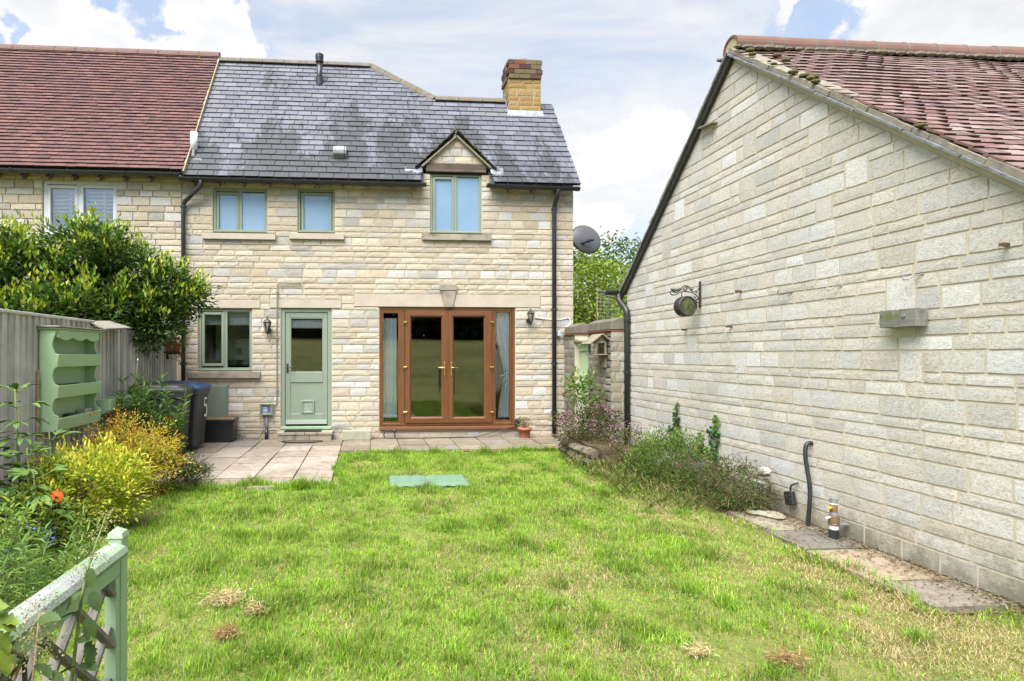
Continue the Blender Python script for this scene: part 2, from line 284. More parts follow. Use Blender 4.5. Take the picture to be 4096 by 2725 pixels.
# ------------------------------------------------------------------ mesh helpers
class MB:
    def __init__(s): s.v = []; s.f = []; s.c = []
    def add(s, vs, fs, col=None):
        o = len(s.v); s.v += [tuple(p) for p in vs]; s.f += [tuple(i + o for i in f) for f in fs]
        s.c += [col] * len(fs); return s
    def box(s, x0, x1, y0, y1, z0, z1, M=None, col=None):
        vs = [(x, y, z) for z in (z0, z1) for y in (y0, y1) for x in (x0, x1)]
        if M is not None: vs = [M @ Vector(p) for p in vs]
        return s.add(vs, [(0, 2, 3, 1), (4, 5, 7, 6), (0, 1, 5, 4), (1, 3, 7, 5), (3, 2, 6, 7), (2, 0, 4, 6)], col)
    def bar(s, a, b, w, h, up=(0, 0, 1)):
        a, b = Vector(a), Vector(b); d = (b - a).normalized(); sd = d.cross(Vector(up)).normalized(); u = sd.cross(d)
        vs = [p + sd * i * w / 2 + u * j * h / 2 for p in (a, b) for j in (-1, 1) for i in (-1, 1)]
        return s.add(vs, [(0, 1, 3, 2), (4, 6, 7, 5), (0, 4, 5, 1), (1, 5, 7, 3), (3, 7, 6, 2), (2, 6, 4, 0)])
    def tube(s, pts, r, n=8, cap=True):
        pts = [Vector(p) for p in pts]; m = len(pts); rs = r if isinstance(r, (list, tuple)) else [r] * m
        vs = []; ref = None
        for i, p in enumerate(pts):
            d = (pts[min(i + 1, m - 1)] - pts[max(i - 1, 0)]).normalized()
            if ref is None: ref = Vector((0, 0, 1)) if abs(d.z) < 0.9 else Vector((1, 0, 0))
            a = (ref - d * ref.dot(d)).normalized(); b = d.cross(a); ref = a
            vs += [p + (a * math.cos(2 * math.pi * k / n) + b * math.sin(2 * math.pi * k / n)) * rs[i] for k in range(n)]
        fs = [(i * n + k, i * n + (k + 1) % n, (i + 1) * n + (k + 1) % n, (i + 1) * n + k) for i in range(m - 1) for k in range(n)]
        if cap: fs += [tuple(range(n - 1, -1, -1)), tuple((m - 1) * n + k for k in range(n))]
        return s.add(vs, fs)
    def lathe(s, prof, M=None, n=18, cap=True):
        M = M or Matrix(); vs = [M @ Vector((r * math.cos(2 * math.pi * k / n), r * math.sin(2 * math.pi * k / n), z)) for r, z in prof for k in range(n)]
        m = len(prof)
        fs = [(i * n + k, i * n + (k + 1) % n, (i + 1) * n + (k + 1) % n, (i + 1) * n + k) for i in range(m - 1) for k in range(n)]
        if cap: fs += [tuple(range(n - 1, -1, -1)), tuple((m - 1) * n + k for k in range(n))]
        return s.add(vs, fs)
    def prism(s, poly, f0, f1, col=None):
        """poly: list of (a, b); f0/f1 map (a, b) to 3-D for the two ends"""
        n = len(poly); vs = [f0(*p) for p in poly] + [f1(*p) for p in poly]
        return s.add(vs, [tuple(range(n - 1, -1, -1)), tuple(range(n, 2 * n))] + [(i, (i + 1) % n, n + (i + 1) % n, n + i) for i in range(n)], col)
    def mesh(s, name, mat, smooth=False):
        me = bpy.data.meshes.new(name); me.from_pydata(s.v, [], s.f)
        if any(c is not None for c in s.c):
            at = me.attributes.new('col', 'FLOAT_COLOR', 'FACE')
            at.data.foreach_set('color', np.array([(*(c or (0.5, 0.5, 0.5)), 1) for c in s.c], np.float32).ravel())
        if mat is not None: me.materials.append(mat)
        if smooth: me.polygons.foreach_set('use_smooth', [True] * len(me.polygons))
        me.update(); return me
    def build(s, name, mat, parent=None, smooth=False, bevel=0.0, label=None):
        o = bpy.data.objects.new(name, s.mesh(name, mat, smooth)); C.objects.link(o)
        if parent is not None: o.parent = parent; o.matrix_parent_inverse = parent.matrix_basis.inverted()
        if bevel:
            b = o.modifiers.new('bevel', 'BEVEL'); b.width = bevel; b.segments = 1; b.limit_method = 'ANGLE'
        if label: o['label'] = label
        return o
def tag(o, label=None, cat=None, group=None, kind=None):
    if label: o['label'] = label
    if cat: o['category'] = cat
    if group: o['group'] = group
    if kind: o['kind'] = kind
    return o
def thing(name, label, cat, loc=(0, 0, 0), group=None):
    o = bpy.data.objects.new(name, None); C.objects.link(o); o.location = loc; o.empty_display_size = 0.1
    return tag(o, label, cat, group)
def emptypart(name, parent):
    o = bpy.data.objects.new(name, None); C.objects.link(o); o.empty_display_size = 0.1; o.parent = parent
    o.matrix_parent_inverse = parent.matrix_basis.inverted(); return o
def inst(name, me, parent, loc, rz=0.0, scale=(1, 1, 1), col=None, M=None):
    o = bpy.data.objects.new(name, me); C.objects.link(o)
    o.parent = parent; o.matrix_parent_inverse = parent.matrix_basis.inverted()
    if M is not None: o.matrix_basis = M
    else: o.location = loc; o.rotation_euler = (0, 0, rz); o.scale = scale
    if col: o.color = (*col, 1)
    return o

# ------------------------------------------------------------------ stones laid in courses
def stone_variant(k, mat):
    """unit block 1 x 1 (x, z), rough front towards -y, back at y = 0"""
    rr = random.Random(100 + k); nx, nz = 5, 3
    g = []
    for j in range(nz):
        for i in range(nx):
            x = i / (nx - 1) - 0.5; z = j / (nz - 1) - 0.5; edge = i in (0, nx - 1) or j in (0, nz - 1)
            if edge: y = -0.55 - rr.random() * 0.2; x *= 1 - rr.random() * 0.04; z *= 1 - rr.random() * 0.11
            else: y = -0.85 - rr.random() * 0.2; x += rr.uniform(-.06, .06); z += rr.uniform(-.1, .1)
            g.append((x, y, z))
    loop = [i for i in range(nx)] + [j * nx + nx - 1 for j in range(1, nz)] + [(nz - 1) * nx + i for i in range(nx - 2, -1, -1)] + [j * nx for j in range(nz - 2, 0, -1)]
    fs = [(j * nx + i, j * nx + i + 1, (j + 1) * nx + i + 1, (j + 1) * nx + i) for j in range(nz - 1) for i in range(nx - 1)]
    b = len(g); g2 = [(g[i][0], 0.0, g[i][2]) for i in loop]; n = len(loop)
    fs += [(loop[(i + 1) % n], loop[i], b + i, b + (i + 1) % n) for i in range(n)]
    mb = MB(); mb.add(g + g2, fs); return mb.mesh('stone', mat)
MT['rubble'] = plain('dark_rubble', (.17, .145, .105), (.12, .10, .075), 9, .95, .1, .8, 50, c3=(.22, .2, .15))
SV = {m: [stone_variant(k, MT[m]) for k in range(14)] for m in ('stone_o', 'bstone_o', 'rubble')}
def clip_poly(poly, a, b, c):
    """keep a*x + b*z <= c"""
    out = []
    for i in range(len(poly)):
        p, q = poly[i], poly[(i + 1) % len(poly)]; dp = a * p[0] + b * p[1] - c; dq = a * q[0] + b * q[1] - c
        if dp <= 0: out.append(p)
        if (dp < 0 < dq) or (dq < 0 < dp): t = dp / (dp - dq); out.append((p[0] + t * (q[0] - p[0]), p[1] + t * (q[1] - p[1])))
    return out
def lay_courses(x0, x1, z0, z1, heights, excl, lens, joint=0.010, seed=1):
    """rectangles (x0, x1, z0, z1) of stones laid around the excluded rectangles"""
    rr = random.Random(seed); out = []; z = z0
    while z < z1 - 0.03:
        h = min(rr.choice(heights), z1 - z); za, zb = z, z + h
        xs = sorted({x0, x1} | {v for e in excl for v in e[:2] if x0 < v < x1})
        runs = []
        for xa, xb in zip(xs, xs[1:]):
            if xb - xa < 0.004: continue
            a, b = za, zb; m = (xa + xb) / 2
            for ex0, ex1, ez0, ez1 in excl:
                if ex0 <= m <= ex1 and ez0 < b and ez1 > a:
                    lo, hi = ez0 - a, b - ez1
                    if lo <= 0 and hi <= 0: a = b
                    elif lo >= hi: b = ez0
                    else: a = ez1
            if b - a < 0.03: continue
            if runs and abs(runs[-1][1] - xa) < 0.006 and runs[-1][2:] == (a, b): runs[-1] = (runs[-1][0], xb, a, b)
            else: runs.append((xa, xb, a, b))
        for xa, xb, a, b in runs:
            x = xa; L = lens(h, rr); first = True
            while x < xb - 1e-6:
                l = L * rr.uniform(0.4, 1.0) if first and rr.random() < 0.6 else lens(h, rr); first = False
                if xb - (x + l) < 0.09: l = xb - x if xb - x < 0.55 else (xb - x) / 2
                l = min(l, xb - x)
                out.append((x + joint / 2, x + l - joint / 2, a + joint / 2, b - joint / 2)); x += l
        z = zb
    return [r for r in out if r[1] - r[0] > 0.02 and r[3] - r[2] > 0.02]
def place_stones(parent, rects, place, colour, key, depth=0.022, keep=300, cuts=(), seed=3, name='stone'):
    """place(a, z, out) -> world point on the wall; stones cut by the lines in cuts become prisms. The largest `keep` are single objects."""
    rr = random.Random(seed); single = []; mass = MB(); rz = place('rot')
    items = []
    for r in rects:
        poly = [(r[0], r[2]), (r[1], r[2]), (r[1], r[3]), (r[0], r[3])]; cut = False
        for a, b, c in cuts:
            if any(a * p[0] + b * p[1] > c for p in poly): cut = True; poly = clip_poly(poly, a, b, c)
        if len(poly) < 3: continue
        area = 0.5 * abs(sum(poly[i][0] * poly[i - 1][1] - poly[i - 1][0] * poly[i][1] for i in range(len(poly))))
        if area < 0.0008: continue
        items.append((area, r, poly, cut))
    items.sort(key=lambda t: -t[0])
    for i, (area, r, poly, cut) in enumerate(items):
        col = colour(r, rr); d = depth * rr.uniform(0.75, 1.35)
        if not cut:
            me = rr.choice(SV[key + '_o']); w, h = r[1] - r[0], r[3] - r[2]; cx, cz = (r[0] + r[1]) / 2, (r[2] + r[3]) / 2
            
            if i < keep: inst(name, me, parent, place(cx, cz, 0), rz, (w, d, h), col)
            else:
                M = Matrix.Translation(place(cx, cz, 0)) @ Matrix.Rotation(rz, 4, 'Z') @ Matrix.Diagonal((w, d, h, 1))
                mass.add([M @ v.co for v in me.vertices], [tuple(p.vertices) for p in me.polygons], col)
        else:
            mb = mass if i >= keep else MB(); mx = sum(p[0] for p in poly) / len(poly); mz = sum(p[1] for p in poly) / len(poly)
            n = len(poly); vs = [place(a, z, 0) for a, z in poly] + [place(a, z, d * 0.65) for a, z in poly] + [place(mx, mz, d * 1.0)]
            mb.add(vs, [(k, (k + 1) % n, n + (k + 1) % n, n + k) for k in range(n)] + [(n + k, n + (k + 1) % n, 2 * n) for k in range(n)], col)
            if i < keep:
                o = mb.build(name, MT[key + '_o'], parent); o.data.attributes.clear() if False else None; o.color = (*col, 1)
    if mass.f:
        o = mass.build(name + '_remainder', MT[key + '_a'], parent); o['kind'] = 'stuff'
def wall_sheet(name, mat, parent, rects_x, rects_z, holes, pt, thick, outline=None):
    """front and back sheets with real openings and reveals. pt(a, z, back) -> world"""
    xs = sorted({*rects_x, *[v for h in holes for v in h[:2]]}); zs = sorted({*rects_z, *[v for h in holes for v in h[2:]]})
    mb = MB(); inside = lambda x, z: any(h[0] < x < h[1] and h[2] < z < h[3] for h in holes)
    for xa, xb in zip(xs, xs[1:]):
        for za, zb in zip(zs, zs[1:]):
            if inside((xa + xb) / 2, (za + zb) / 2): continue
            mb.add([pt(xa, za, 0), pt(xb, za, 0), pt(xb, zb, 0), pt(xa, zb, 0)], [(0, 1, 2, 3)])
            mb.add([pt(xa, za, thick), pt(xb, za, thick), pt(xb, zb, thick), pt(xa, zb, thick)], [(3, 2, 1, 0)])
    for x0, x1, z0, z1 in holes:
        for (a, b) in (((x0, z0), (x1, z0)), ((x1, z0), (x1, z1)), ((x1, z1), (x0, z1)), ((x0, z1), (x0, z0))):
            mb.add([pt(*a, 0), pt(*b, 0), pt(*b, thick), pt(*a, thick)], [(0, 1, 2, 3)])
    x0, x1, z0, z1 = xs[0], xs[-1], zs[0], zs[-1]
    for (a, b) in (((x1, z0), (x1, z1)), ((x1, z1), (x0, z1)), ((x0, z1), (x0, z0))):
        mb.add([pt(*a, 0), pt(*b, 0), pt(*b, thick), pt(*a, thick)], [(3, 2, 1, 0)])
    return mb.build(name, mat, parent)

# ------------------------------------------------------------------ tiles laid on a slope
def to_px(p):
    d = Vector(p) - Vector((0, 0, CAMZ)); z = d.x * SY + d.y * CY; x = d.x * CY - d.y * SY
    return (PX + FPX * x / max(z, .01), PY - FPX * d.z / max(z, .01), z)
def seen_key(p):
    x, y, z = to_px(p); return z + (0 if -30 < x < 4126 and -30 < y < 2755 and z > 0 else 1000)
def lay_tiles(parent, name, key, org, ax, up, nrm, L, width, gauge, tw, thick, colour, inside, keep=300, seed=5, wob=0.0, lift=None, half=True, gap=0.004, tk=1.15):
    """rows from the eaves upward; ax along the eaves, up the slope, nrm outward. inside(a, s) tells whether a tile may lie there."""
    rr = random.Random(seed); org, ax, up, nrm = Vector(org), Vector(ax), Vector(up), Vector(nrm)
    rows = int(round(L / gauge)); tiles = []
    base = MB().box(-0.5, 0.5, 0, 1, 0, 1).mesh(name, MT[key + '_o']); edge = MT['slate_edge' if key == 'slate' else 'tile_edge']; base.materials.append(edge); base.polygons[2].material_index = 1  # front face takes the dark edge colour that draws the row shadows
    noses = MB()
    mass = MB(); row_off = 0
    for r in range(rows):
        s0 = r * gauge; off = (tw / 2 if r % 2 else 0) * (1 if half else 0) + rr.uniform(-0.12, 0.12) * tw
        n = int(width / tw) + 2
        for i in range(-1, n):
            a0 = max(0.0, i * tw + off); a1 = min(width, (i + 1) * tw + off)
            if a1 - a0 < 0.03: continue
            sp = inside(a0, a1, s0, s0 + gauge)
            if not sp: continue
            a0, a1 = sp; tiles.append((r, (a0 + a1) / 2, a1 - a0 - gap, s0))
    order = sorted(range(len(tiles)), key=lambda i: seen_key(org + ax * tiles[i][1] + up * tiles[i][3])); single = set(order[:keep])
    for i, (r, a, w, s) in enumerate(tiles):
        ln = gauge * 1.22; tilt = thick * tk / ln + rr.uniform(-0.3, 1) * wob; rot = rr.uniform(-1, 1) * wob * 0.6
        lf = (lift(a, s) if lift else 0.0) + rr.uniform(0, 1) * thick * 0.22
        u2 = (up - nrm * tilt).normalized(); n2 = ax.cross(u2).normalized()
        if n2.dot(nrm) < 0: n2 = -n2
        a2 = ax * math.cos(rot) + u2 * math.sin(rot)
        p = org + ax * a + up * (s - 0.006 * rr.random()) + nrm * (lf + tilt * ln)
        M = Matrix(((a2.x * w, u2.x * ln, n2.x * thick, p.x), (a2.y * w, u2.y * ln, n2.y * thick, p.y), (a2.z * w, u2.z * ln, n2.z * thick, p.z), (0, 0, 0, 1)))
        col = colour(r, a, s, rr)
        if i in single: inst(name, base, parent, None, col=col, M=M)
        else: mass.box(-0.5, 0.5, 0, 1, 0, 1, M, col)
    if mass.f:
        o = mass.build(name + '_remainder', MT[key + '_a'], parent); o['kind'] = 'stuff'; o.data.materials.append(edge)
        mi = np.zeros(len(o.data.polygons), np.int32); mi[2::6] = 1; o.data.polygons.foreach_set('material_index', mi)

# ------------------------------------------------------------------ leaves
def unit(a): return a / np.maximum(np.linalg.norm(a, axis=-1, keepdims=True), 1e-9)
def leaf_obj(name, P, D, N, L, W, col, mat, parent=None, fold=0.25, droop=0.15, six=False):
    """one mesh of many small folded leaves: base P, pointing along D, upper side N"""
    n = len(P); P = np.asarray(P, float); D = unit(np.asarray(D, float)); N = np.asarray(N, float)
    S = unit(np.cross(D, N)); N = unit(np.cross(S, D)); L = np.broadcast_to(L, (n,))[:, None]; W = np.broadcast_to(W, (n,))[:, None]
    if six:
        v = np.stack([P, P + D * L * .35 + S * W * .5 + N * W * fold, P + D * L * .35 - S * W * .5 + N * W * fold, P + D * L * .4,
                      P + D * L * .75 + S * W * .33 + N * (W * fold * .6 - L * droop * .5), P + D * L * .75 - S * W * .33 + N * (W * fold * .6 - L * droop * .5), P + D * L - N * L * droop, P + D * L * .76 - N * L * droop * .45], 1)
        tri = np.array([[0, 1, 3], [0, 3, 2], [3, 1, 4], [3, 4, 7], [3, 7, 5], [3, 5, 2], [7, 4, 6], [7, 6, 5]]); k = 8
    else:
        v = np.stack([P, P + D * L * .45 + S * W * .5 + N * W * fold, P + D * L * .45 - S * W * .5 + N * W * fold, P + D * L - N * L * droop], 1)
        tri = np.array([[0, 1, 3], [0, 3, 2]]); k = 4
    f = (np.arange(n)[:, None, None] * k + tri[None]).reshape(-1, 3)
    me = fast_mesh(name, v.reshape(-1, 3), f, mat, np.repeat(np.asarray(col, float), k, 0))
    o = bpy.data.objects.new(name, me); C.objects.link(o)
    if parent is not None: o.parent = parent; o.matrix_parent_inverse = parent.matrix_basis.inverted()
    return o
def fast_mesh(name, v, f, mat, col=None):
    me = bpy.data.meshes.new(name); nv, nf = len(v), len(f)
    me.vertices.add(nv); me.vertices.foreach_set('co', np.ascontiguousarray(v, np.float32).ravel())
    me.loops.add(nf * 3); me.loops.foreach_set('vertex_index', np.ascontiguousarray(f, np.int32).ravel())
    me.polygons.add(nf); me.polygons.foreach_set('loop_start', np.arange(nf, dtype=np.int32) * 3)
    if col is not None:
        at = me.attributes.new('col', 'FLOAT_COLOR', 'POINT')
        at.data.foreach_set('color', np.concatenate([col, np.ones((nv, 1))], 1).astype(np.float32).ravel())
    if mat is not None: me.materials.append(mat)
    me.update(calc_edges=True); me.validate(); return me
def pal(n, cols, w=None, jit=0.12):
    """n colours picked from a palette with a little variation"""
    cols = np.array(cols); k = rng.choice(len(cols), n, p=w); return np.clip(cols[k] * (1 + rng.normal(0, jit, (n, 1))) * (1 + rng.normal(0, jit * .3, (n, 3))), 0.003, 0.95)
def sph(n): return unit(rng.normal(0, 1, (n, 3)))
MT['leaf'] = leaf_mat('leaf', 0.40, 0.30, 0.45); MT['softleaf'] = leaf_mat('soft_leaf', 0.6, 0.38, 0.25); MT['grass'] = leaf_mat('grass_blade', 0.55, 0.40, 0.3)
MT['bark'] = plain('bark', (0.10, 0.075, 0.05), (0.06, 0.045, 0.03), 20, 0.9, 0.1, 0.5, 60, stretch=(1, 1, 0.3))
MT['stemg'] = plain('green_stem', (0.16, 0.22, 0.07), (0.11, 0.16, 0.05), 20, 0.7, 0.2, 0)
MT['twig'] = plain('dry_twig', (0.34, 0.25, 0.15), (0.22, 0.15, 0.09), 20, 0.9, 0.1, 0)
def clumps(c, rad, k, flat=0.0, up=0.0, shell=0.75):
    """clump centres spread through an uneven ellipsoid"""
    d = sph(k); r = np.clip(rng.normal(shell, 0.2, (k, 1)), 0.1, 1.08); p = d * r
    if up: p[:, 2] = np.where(p[:, 2] < -up, -up * rng.random(k), p[:, 2])
    return np.array(c) + p * np.array(rad), d
def shrub(name, label, cat, base, c, rad, k, per, size, L, W, cols, w, mat='leaf', parent=None, group=None, stems=6, stemr=0.012, tips=None, tipcols=None, up=0.8, bark='bark', six=False, upbias=0.5, sink=0.0):
    """bush = woody stems + leaf sprays around clump centres (+ young shoots at the tips)"""
    t = thing(name, label, cat, base, group) if parent is None else parent
    cc, dd = clumps(c, rad, k, up=up)
    n = k * per; ci = np.repeat(np.arange(k), per)
    sp = rng.normal(0, 1, (n, 3)) * np.array([size, size, size * 0.7]); P = cc[ci] + sp
    if sink is not None: P[:, 2] = np.maximum(P[:, 2], 0.015)
    D = unit(sp / size * 0.7 + dd[ci] * 0.6 + sph(n) * 0.7 + np.array([0, 0, upbias])); N = unit(sph(n) * 0.5 + np.array([0, 0, 1.0]))
    leaf_obj('foliage', P, D, N, L * rng.uniform(0.65, 1.2, n), W * rng.uniform(0.7, 1.2, n), pal(n, cols, w), MT[mat], t, six=six)['kind'] = 'stuff'
    if tips:
        sel = np.argsort(-(dd[:, 2] + rng.random(k) * 0.7 - dd[:, 1] * 0.25))[:max(3, int(k * tips[0]))]; q = tips[1]; m = len(sel) * q
        ii = np.repeat(sel, q); P = cc[ii] + dd[ii] * size * rng.uniform(0.5, 1.6, (m, 1)) + rng.normal(0, size * 0.55, (m, 3)) + np.array([0, 0, size * 0.8])
        D = unit(dd[ii] * 0.35 + sph(m) * 0.55 + np.array([0, 0, 0.9])); N = unit(sph(m) + dd[ii])
        leaf_obj('young_shoots', P, D, N, L * rng.uniform(0.7, 1.15, m), W * rng.uniform(0.7, 1.0, m), pal(m, tipcols), MT[mat], t, six=six)['kind'] = 'stuff'
    mb = MB(); b = Vector(base)
    for j in rng.choice(k, min(stems, k), replace=False):
        e = Vector(cc[j]); m = (b + e) / 2 + Vector(rng.normal(0, 0.06, 3)); mb.tube([b + Vector((rng.normal(0, .05), rng.normal(0, .05), -0.02)), m, e], [stemr, stemr * .7, stemr * .3], 5)
    mb.build('stems', MT[bark], t)['kind'] = 'stuff'
    return t
# ------------------------------------------------------------------ the cottage
YF = 9.8
def FR(x0, x1, y0, y1, Y=YF):
    """photo rectangle -> (X0, X1, Z0, Z1) on the plane Y"""
    ym, xm = (y0 + y1) / 2, (x0 + x1) / 2
    return (on_y(x0, ym, Y).x, on_y(x1, ym, Y).x, on_y(xm, y1, Y).z, on_y(xm, y0, Y).z)
XL, XR = -3.14, 3.66
EAVE_Y, EAVE_Z, SLOPE = 9.60, 4.41, 1.354
PIT = math.atan(SLOPE); UP = Vector((0, math.cos(PIT), math.sin(PIT))); NRM = Vector((0, -math.sin(PIT), math.cos(PIT)))
H = {'w1': FR(852, 1068, 753, 931), 'w2': FR(1191, 1338, 757, 932), 'w3': FR(1721, 1926, 695, 935),
     'kitchen': FR(793, 1008, 1235, 1484), 'door': FR(1124, 1326, 1233, 1717), 'french': FR(1518, 2060, 1230, 1716)}
EX = {'sill1': FR(813, 1104, 934, 960), 'sill2': FR(1159, 1377, 934, 960), 'sill3': FR(1689, 1963, 938, 964), 'sillk': FR(752, 1043, 1484, 1513),
      'lintk': FR(745, 1041, 1199, 1233), 'lintd': FR(1080, 1366, 1198, 1233), 'lintf': FR(1417, 2160, 1178, 1229), 'key': FR(1770, 1816, 1138, 1178)}
DXC = on_y(1824, 600, YF).x; DAP = on_y(1824, 533, YF).z; DX0, DX1 = on_y(1692, 680, YF).x, on_y(1953, 680, YF).x
DBEAM = FR(1703, 1943, 658, 692); DSL = (DAP - DBEAM[3]) / (DXC - DX0)
cottage = thing('stone_cottage', 'cream stone cottage with grey slate roof, sage windows and brown french doors', 'house', (0.25, YF, 0))
wall = wall_sheet('wall', MT['mortar'], cottage, (XL, XR), (0.0, 4.62), [H[k] for k in ('w1', 'w2', 'kitchen', 'door', 'french')] + [(H['w3'][0], H['w3'][1], H['w3'][2], 4.62)],
                  lambda a, z, b: (a, YF + b, z), 0.28)
CREAM = [(0.50, 0.44, 0.345), (0.47, 0.405, 0.31), (0.52, 0.465, 0.38), (0.48, 0.415, 0.325), (0.50, 0.43, 0.345), (0.45, 0.38, 0.285)]
GREYS = [(0.46, 0.44, 0.41), (0.38, 0.365, 0.33), (0.52, 0.50, 0.47), (0.42, 0.395, 0.35)]
def facade_col(r, rr):
    big = (r[3] - r[2]) > 0.12; low = r[2] < 2.0; p = 0.16 + (0.22 if big else 0) + (0.05 if low else 0)
    c = rr.choice(GREYS if rr.random() < p else CREAM); k = rr.uniform(0.88, 1.1); return tuple(min(0.8, v * k) for v in c)
def facade_place(a, z=0, out=0):
    if a == 'rot': return 0.0
    return Vector((a, YF - 0.002 - out, z))
flen = lambda h, rr: rr.uniform(0.22, 0.36) if h > 0.12 else (rr.uniform(0.15, 0.28) if rr.random() < 0.25 else rr.uniform(0.28, 0.46))
exc = list(H.values()) + list(EX.values())
rects = lay_courses(XL, XR, 0.0, 4.40, [0.095, 0.10, 0.095, 0.105, 0.15, 0.15], exc, flen, 0.012, 11)
rects += [r for r in lay_courses(DX0 + 0.03, DX1 - 0.03, 4.41, DBEAM[2] - 0.004, [0.105], [H['w3']], flen, 0.012, 5)]
place_stones(wall, rects, facade_place, facade_col, 'stone', 0.013, 300, (), 21)
# gable of the wall dormer
dorm = emptypart('dormer', cottage)
mb = MB(); mb.prism([(DX0 + 0.04, DBEAM[3]), (DX1 - 0.04, DBEAM[3]), (DXC, DAP - 0.05)], lambda a, b: (a, YF, b), lambda a, b: (a, YF + 0.1, b)); dw = mb.build('gable', MT['mortar'], dorm)
gr = lay_courses(DX0, DX1, DBEAM[3] + 0.004, DAP, [0.13, 0.15], [], lambda h, rr: rr.uniform(0.2, 0.34), 0.012, 8)
cutc = [(-DSL, 1.0, DAP - 0.06 - DSL * DXC), (DSL, 1.0, DAP - 0.06 + DSL * DXC)]
place_stones(dorm, gr, facade_place, facade_col, 'stone', 0.02, 300, cutc, 4)
MT['beam'] = timber('weathered_beam', (0.065, 0.052, 0.042), (0.15, 0.12, 0.095), (0.06, 1, 1), 26)
MT['barge'] = timber('weathered_barge_board', (0.16, 0.145, 0.12), (0.28, 0.26, 0.21), (0.2, 1, 0.2), 26, moss=(0.16, 0.15, 0.07))
MB().box(DBEAM[0], DBEAM[1], YF - 0.045, YF + 0.12, DBEAM[2], DBEAM[3]).build('beam', MT['beam'], dorm, bevel=0.008)
for s in (-1, 1):
    xb = DX0 if s < 0 else DX1; zb = DBEAM[3] - 0.02
    mb = MB(); mb.bar((DXC, YF - 0.05, DAP - 0.075), (xb + s * 0.03, YF - 0.05, zb - 0.05), 0.03, 0.07, (0, -1, 0)); mb.build('barge_board', MT['barge'], dorm)
    # little slope of the dormer roof running back into the main roof
    back = EAVE_Y + (DAP - EAVE_Z) / SLOPE + 0.15
    o = Vector((DXC, YF - 0.10, DAP)); e = Vector((xb + s * 0.10, YF - 0.10, zb - 0.07)); d = (e - o)
    n = Vector((s * -d.z, 0, s * d.x)).normalized()
    if n.z < 0: n = -n
    for k in range(6):
        a = o + d * (k / 6); b = o + d * min(1.02, (k + 1.15) / 6); th = 0.012
        mb = MB(); q0, q1 = a + n * 0.02, b + n * 0.034
        vs = [q0, q1, q1 + Vector((0, back - YF + 0.1, 0)), q0 + Vector((0, back - YF + 0.1, 0))]
        mb.add([v for v in vs] + [v + n * th for v in vs], [(0, 1, 2, 3), (7, 6, 5, 4), (0, 4, 5, 1), (1, 5, 6, 2), (2, 6, 7, 3), (3, 7, 4, 0)]); mb.build('slate', MT['slate_o'], dorm).color = (0.17, 0.17, 0.18, 1)
    # lead soaker bent over the slates at the foot of the valley
    lx = FR(1618, 1702, 664, 696) if s < 0 else FR(1955, 2017, 674, 697)
    mb = MB(); P0 = Vector((xb + s * 0.02, YF - 0.07, zb - 0.04)); 
    prof = [(0, 0.05), (0.10, 0.0), (0.2, -0.035), (0.30, -0.045)] if s < 0 else [(0, 0.05), (0.08, 0.0), (0.15, -0.03), (0.24, -0.035)]
    vs = []
    for dx, dz in prof:
        for q in (0.0, 0.06, 0.13):
            yy = YF - 0.13 + q; vs.append((P0.x + s * dx, yy, EAVE_Z + (yy - EAVE_Y) * SLOPE + 0.06 + max(0, dz) * 0.9 + 0.01 * math.sin(dx * 30)))
    mb.add(vs, [(i * 3 + j, i * 3 + j + 1, i * 3 + j + 4, i * 3 + j + 3) for i in range(3) for j in range(2)]); lo = mb.build('lead_flashing', MT['lead'], dorm, True)
    sm = lo.modifiers.new('thick', 'SOLIDIFY'); sm.thickness = 0.008
mb = MB()
for k in range(26):
    s = random.choice((-1, 1)); q = random.random(); p = Vector((DXC, YF - 0.09, DAP + 0.045)).lerp(Vector(((DX0 if s < 0 else DX1), YF - 0.09, DBEAM[3] + 0.03)), q)
    r_ = random.uniform(0.008, 0.020); mb.lathe([(0.001, -r_), (r_, -r_ * .4), (r_ * 1.1, 0.2 * r_), (r_ * .6, r_ * .8), (0.001, r_)], Matrix.Translation(p) @ Matrix.Scale(1.5, 4, (1, 0, 0)), 6)
MT['moss'] = plain('moss', (0.075, 0.07, 0.03), (0.13, 0.12, 0.06), 40, 1.0, 0.05, 0.8, 120, c3=(0.26, 0.2, 0.05))
mb.build('moss', MT['moss'], dorm, True)['kind'] = 'stuff'

# roof of the cottage
RX0, RXV = -3.07, 3.72
RY = EAVE_Y + 2.30; RZ = EAVE_Z + 2.30 * SLOPE
D2 = 1.57; R2Y, R2Z = EAVE_Y + D2, EAVE_Z + D2 * SLOPE
HX0 = on_y(1482, 258, RY).x; HX1 = on_y(1738, 405, R2Y).x
ZB = EAVE_Z - 0.02
roof = MB()
roof.add([(RX0, EAVE_Y, EAVE_Z), (RXV, EAVE_Y, EAVE_Z), (RXV, R2Y, R2Z), (HX1, R2Y, R2Z), (HX0, RY, RZ), (RX0, RY, RZ),
          (HX1, 2 * RY - R2Y, R2Z), (HX1, 2 * RY - EAVE_Y, EAVE_Z), (RX0, 2 * RY - EAVE_Y, EAVE_Z), (RXV, 2 * R2Y - EAVE_Y, EAVE_Z), (HX1, 2 * R2Y - EAVE_Y, EAVE_Z),
          (DX0, EAVE_Y, EAVE_Z), (DX0, EAVE_Y + (DBEAM[3] - .05 - EAVE_Z) / SLOPE, DBEAM[3] - .05), (DXC, EAVE_Y + (DAP - .03 - EAVE_Z) / SLOPE, DAP - .03), (DX1, EAVE_Y + (DBEAM[3] - .05 - EAVE_Z) / SLOPE, DBEAM[3] - .05), (DX1, EAVE_Y, EAVE_Z)],
         [(0, 11, 12, 13, 14, 15, 1, 2, 3, 4, 5), (4, 3, 6), (5, 4, 6, 7, 8), (3, 2, 9, 10), (3, 10, 7, 6)])
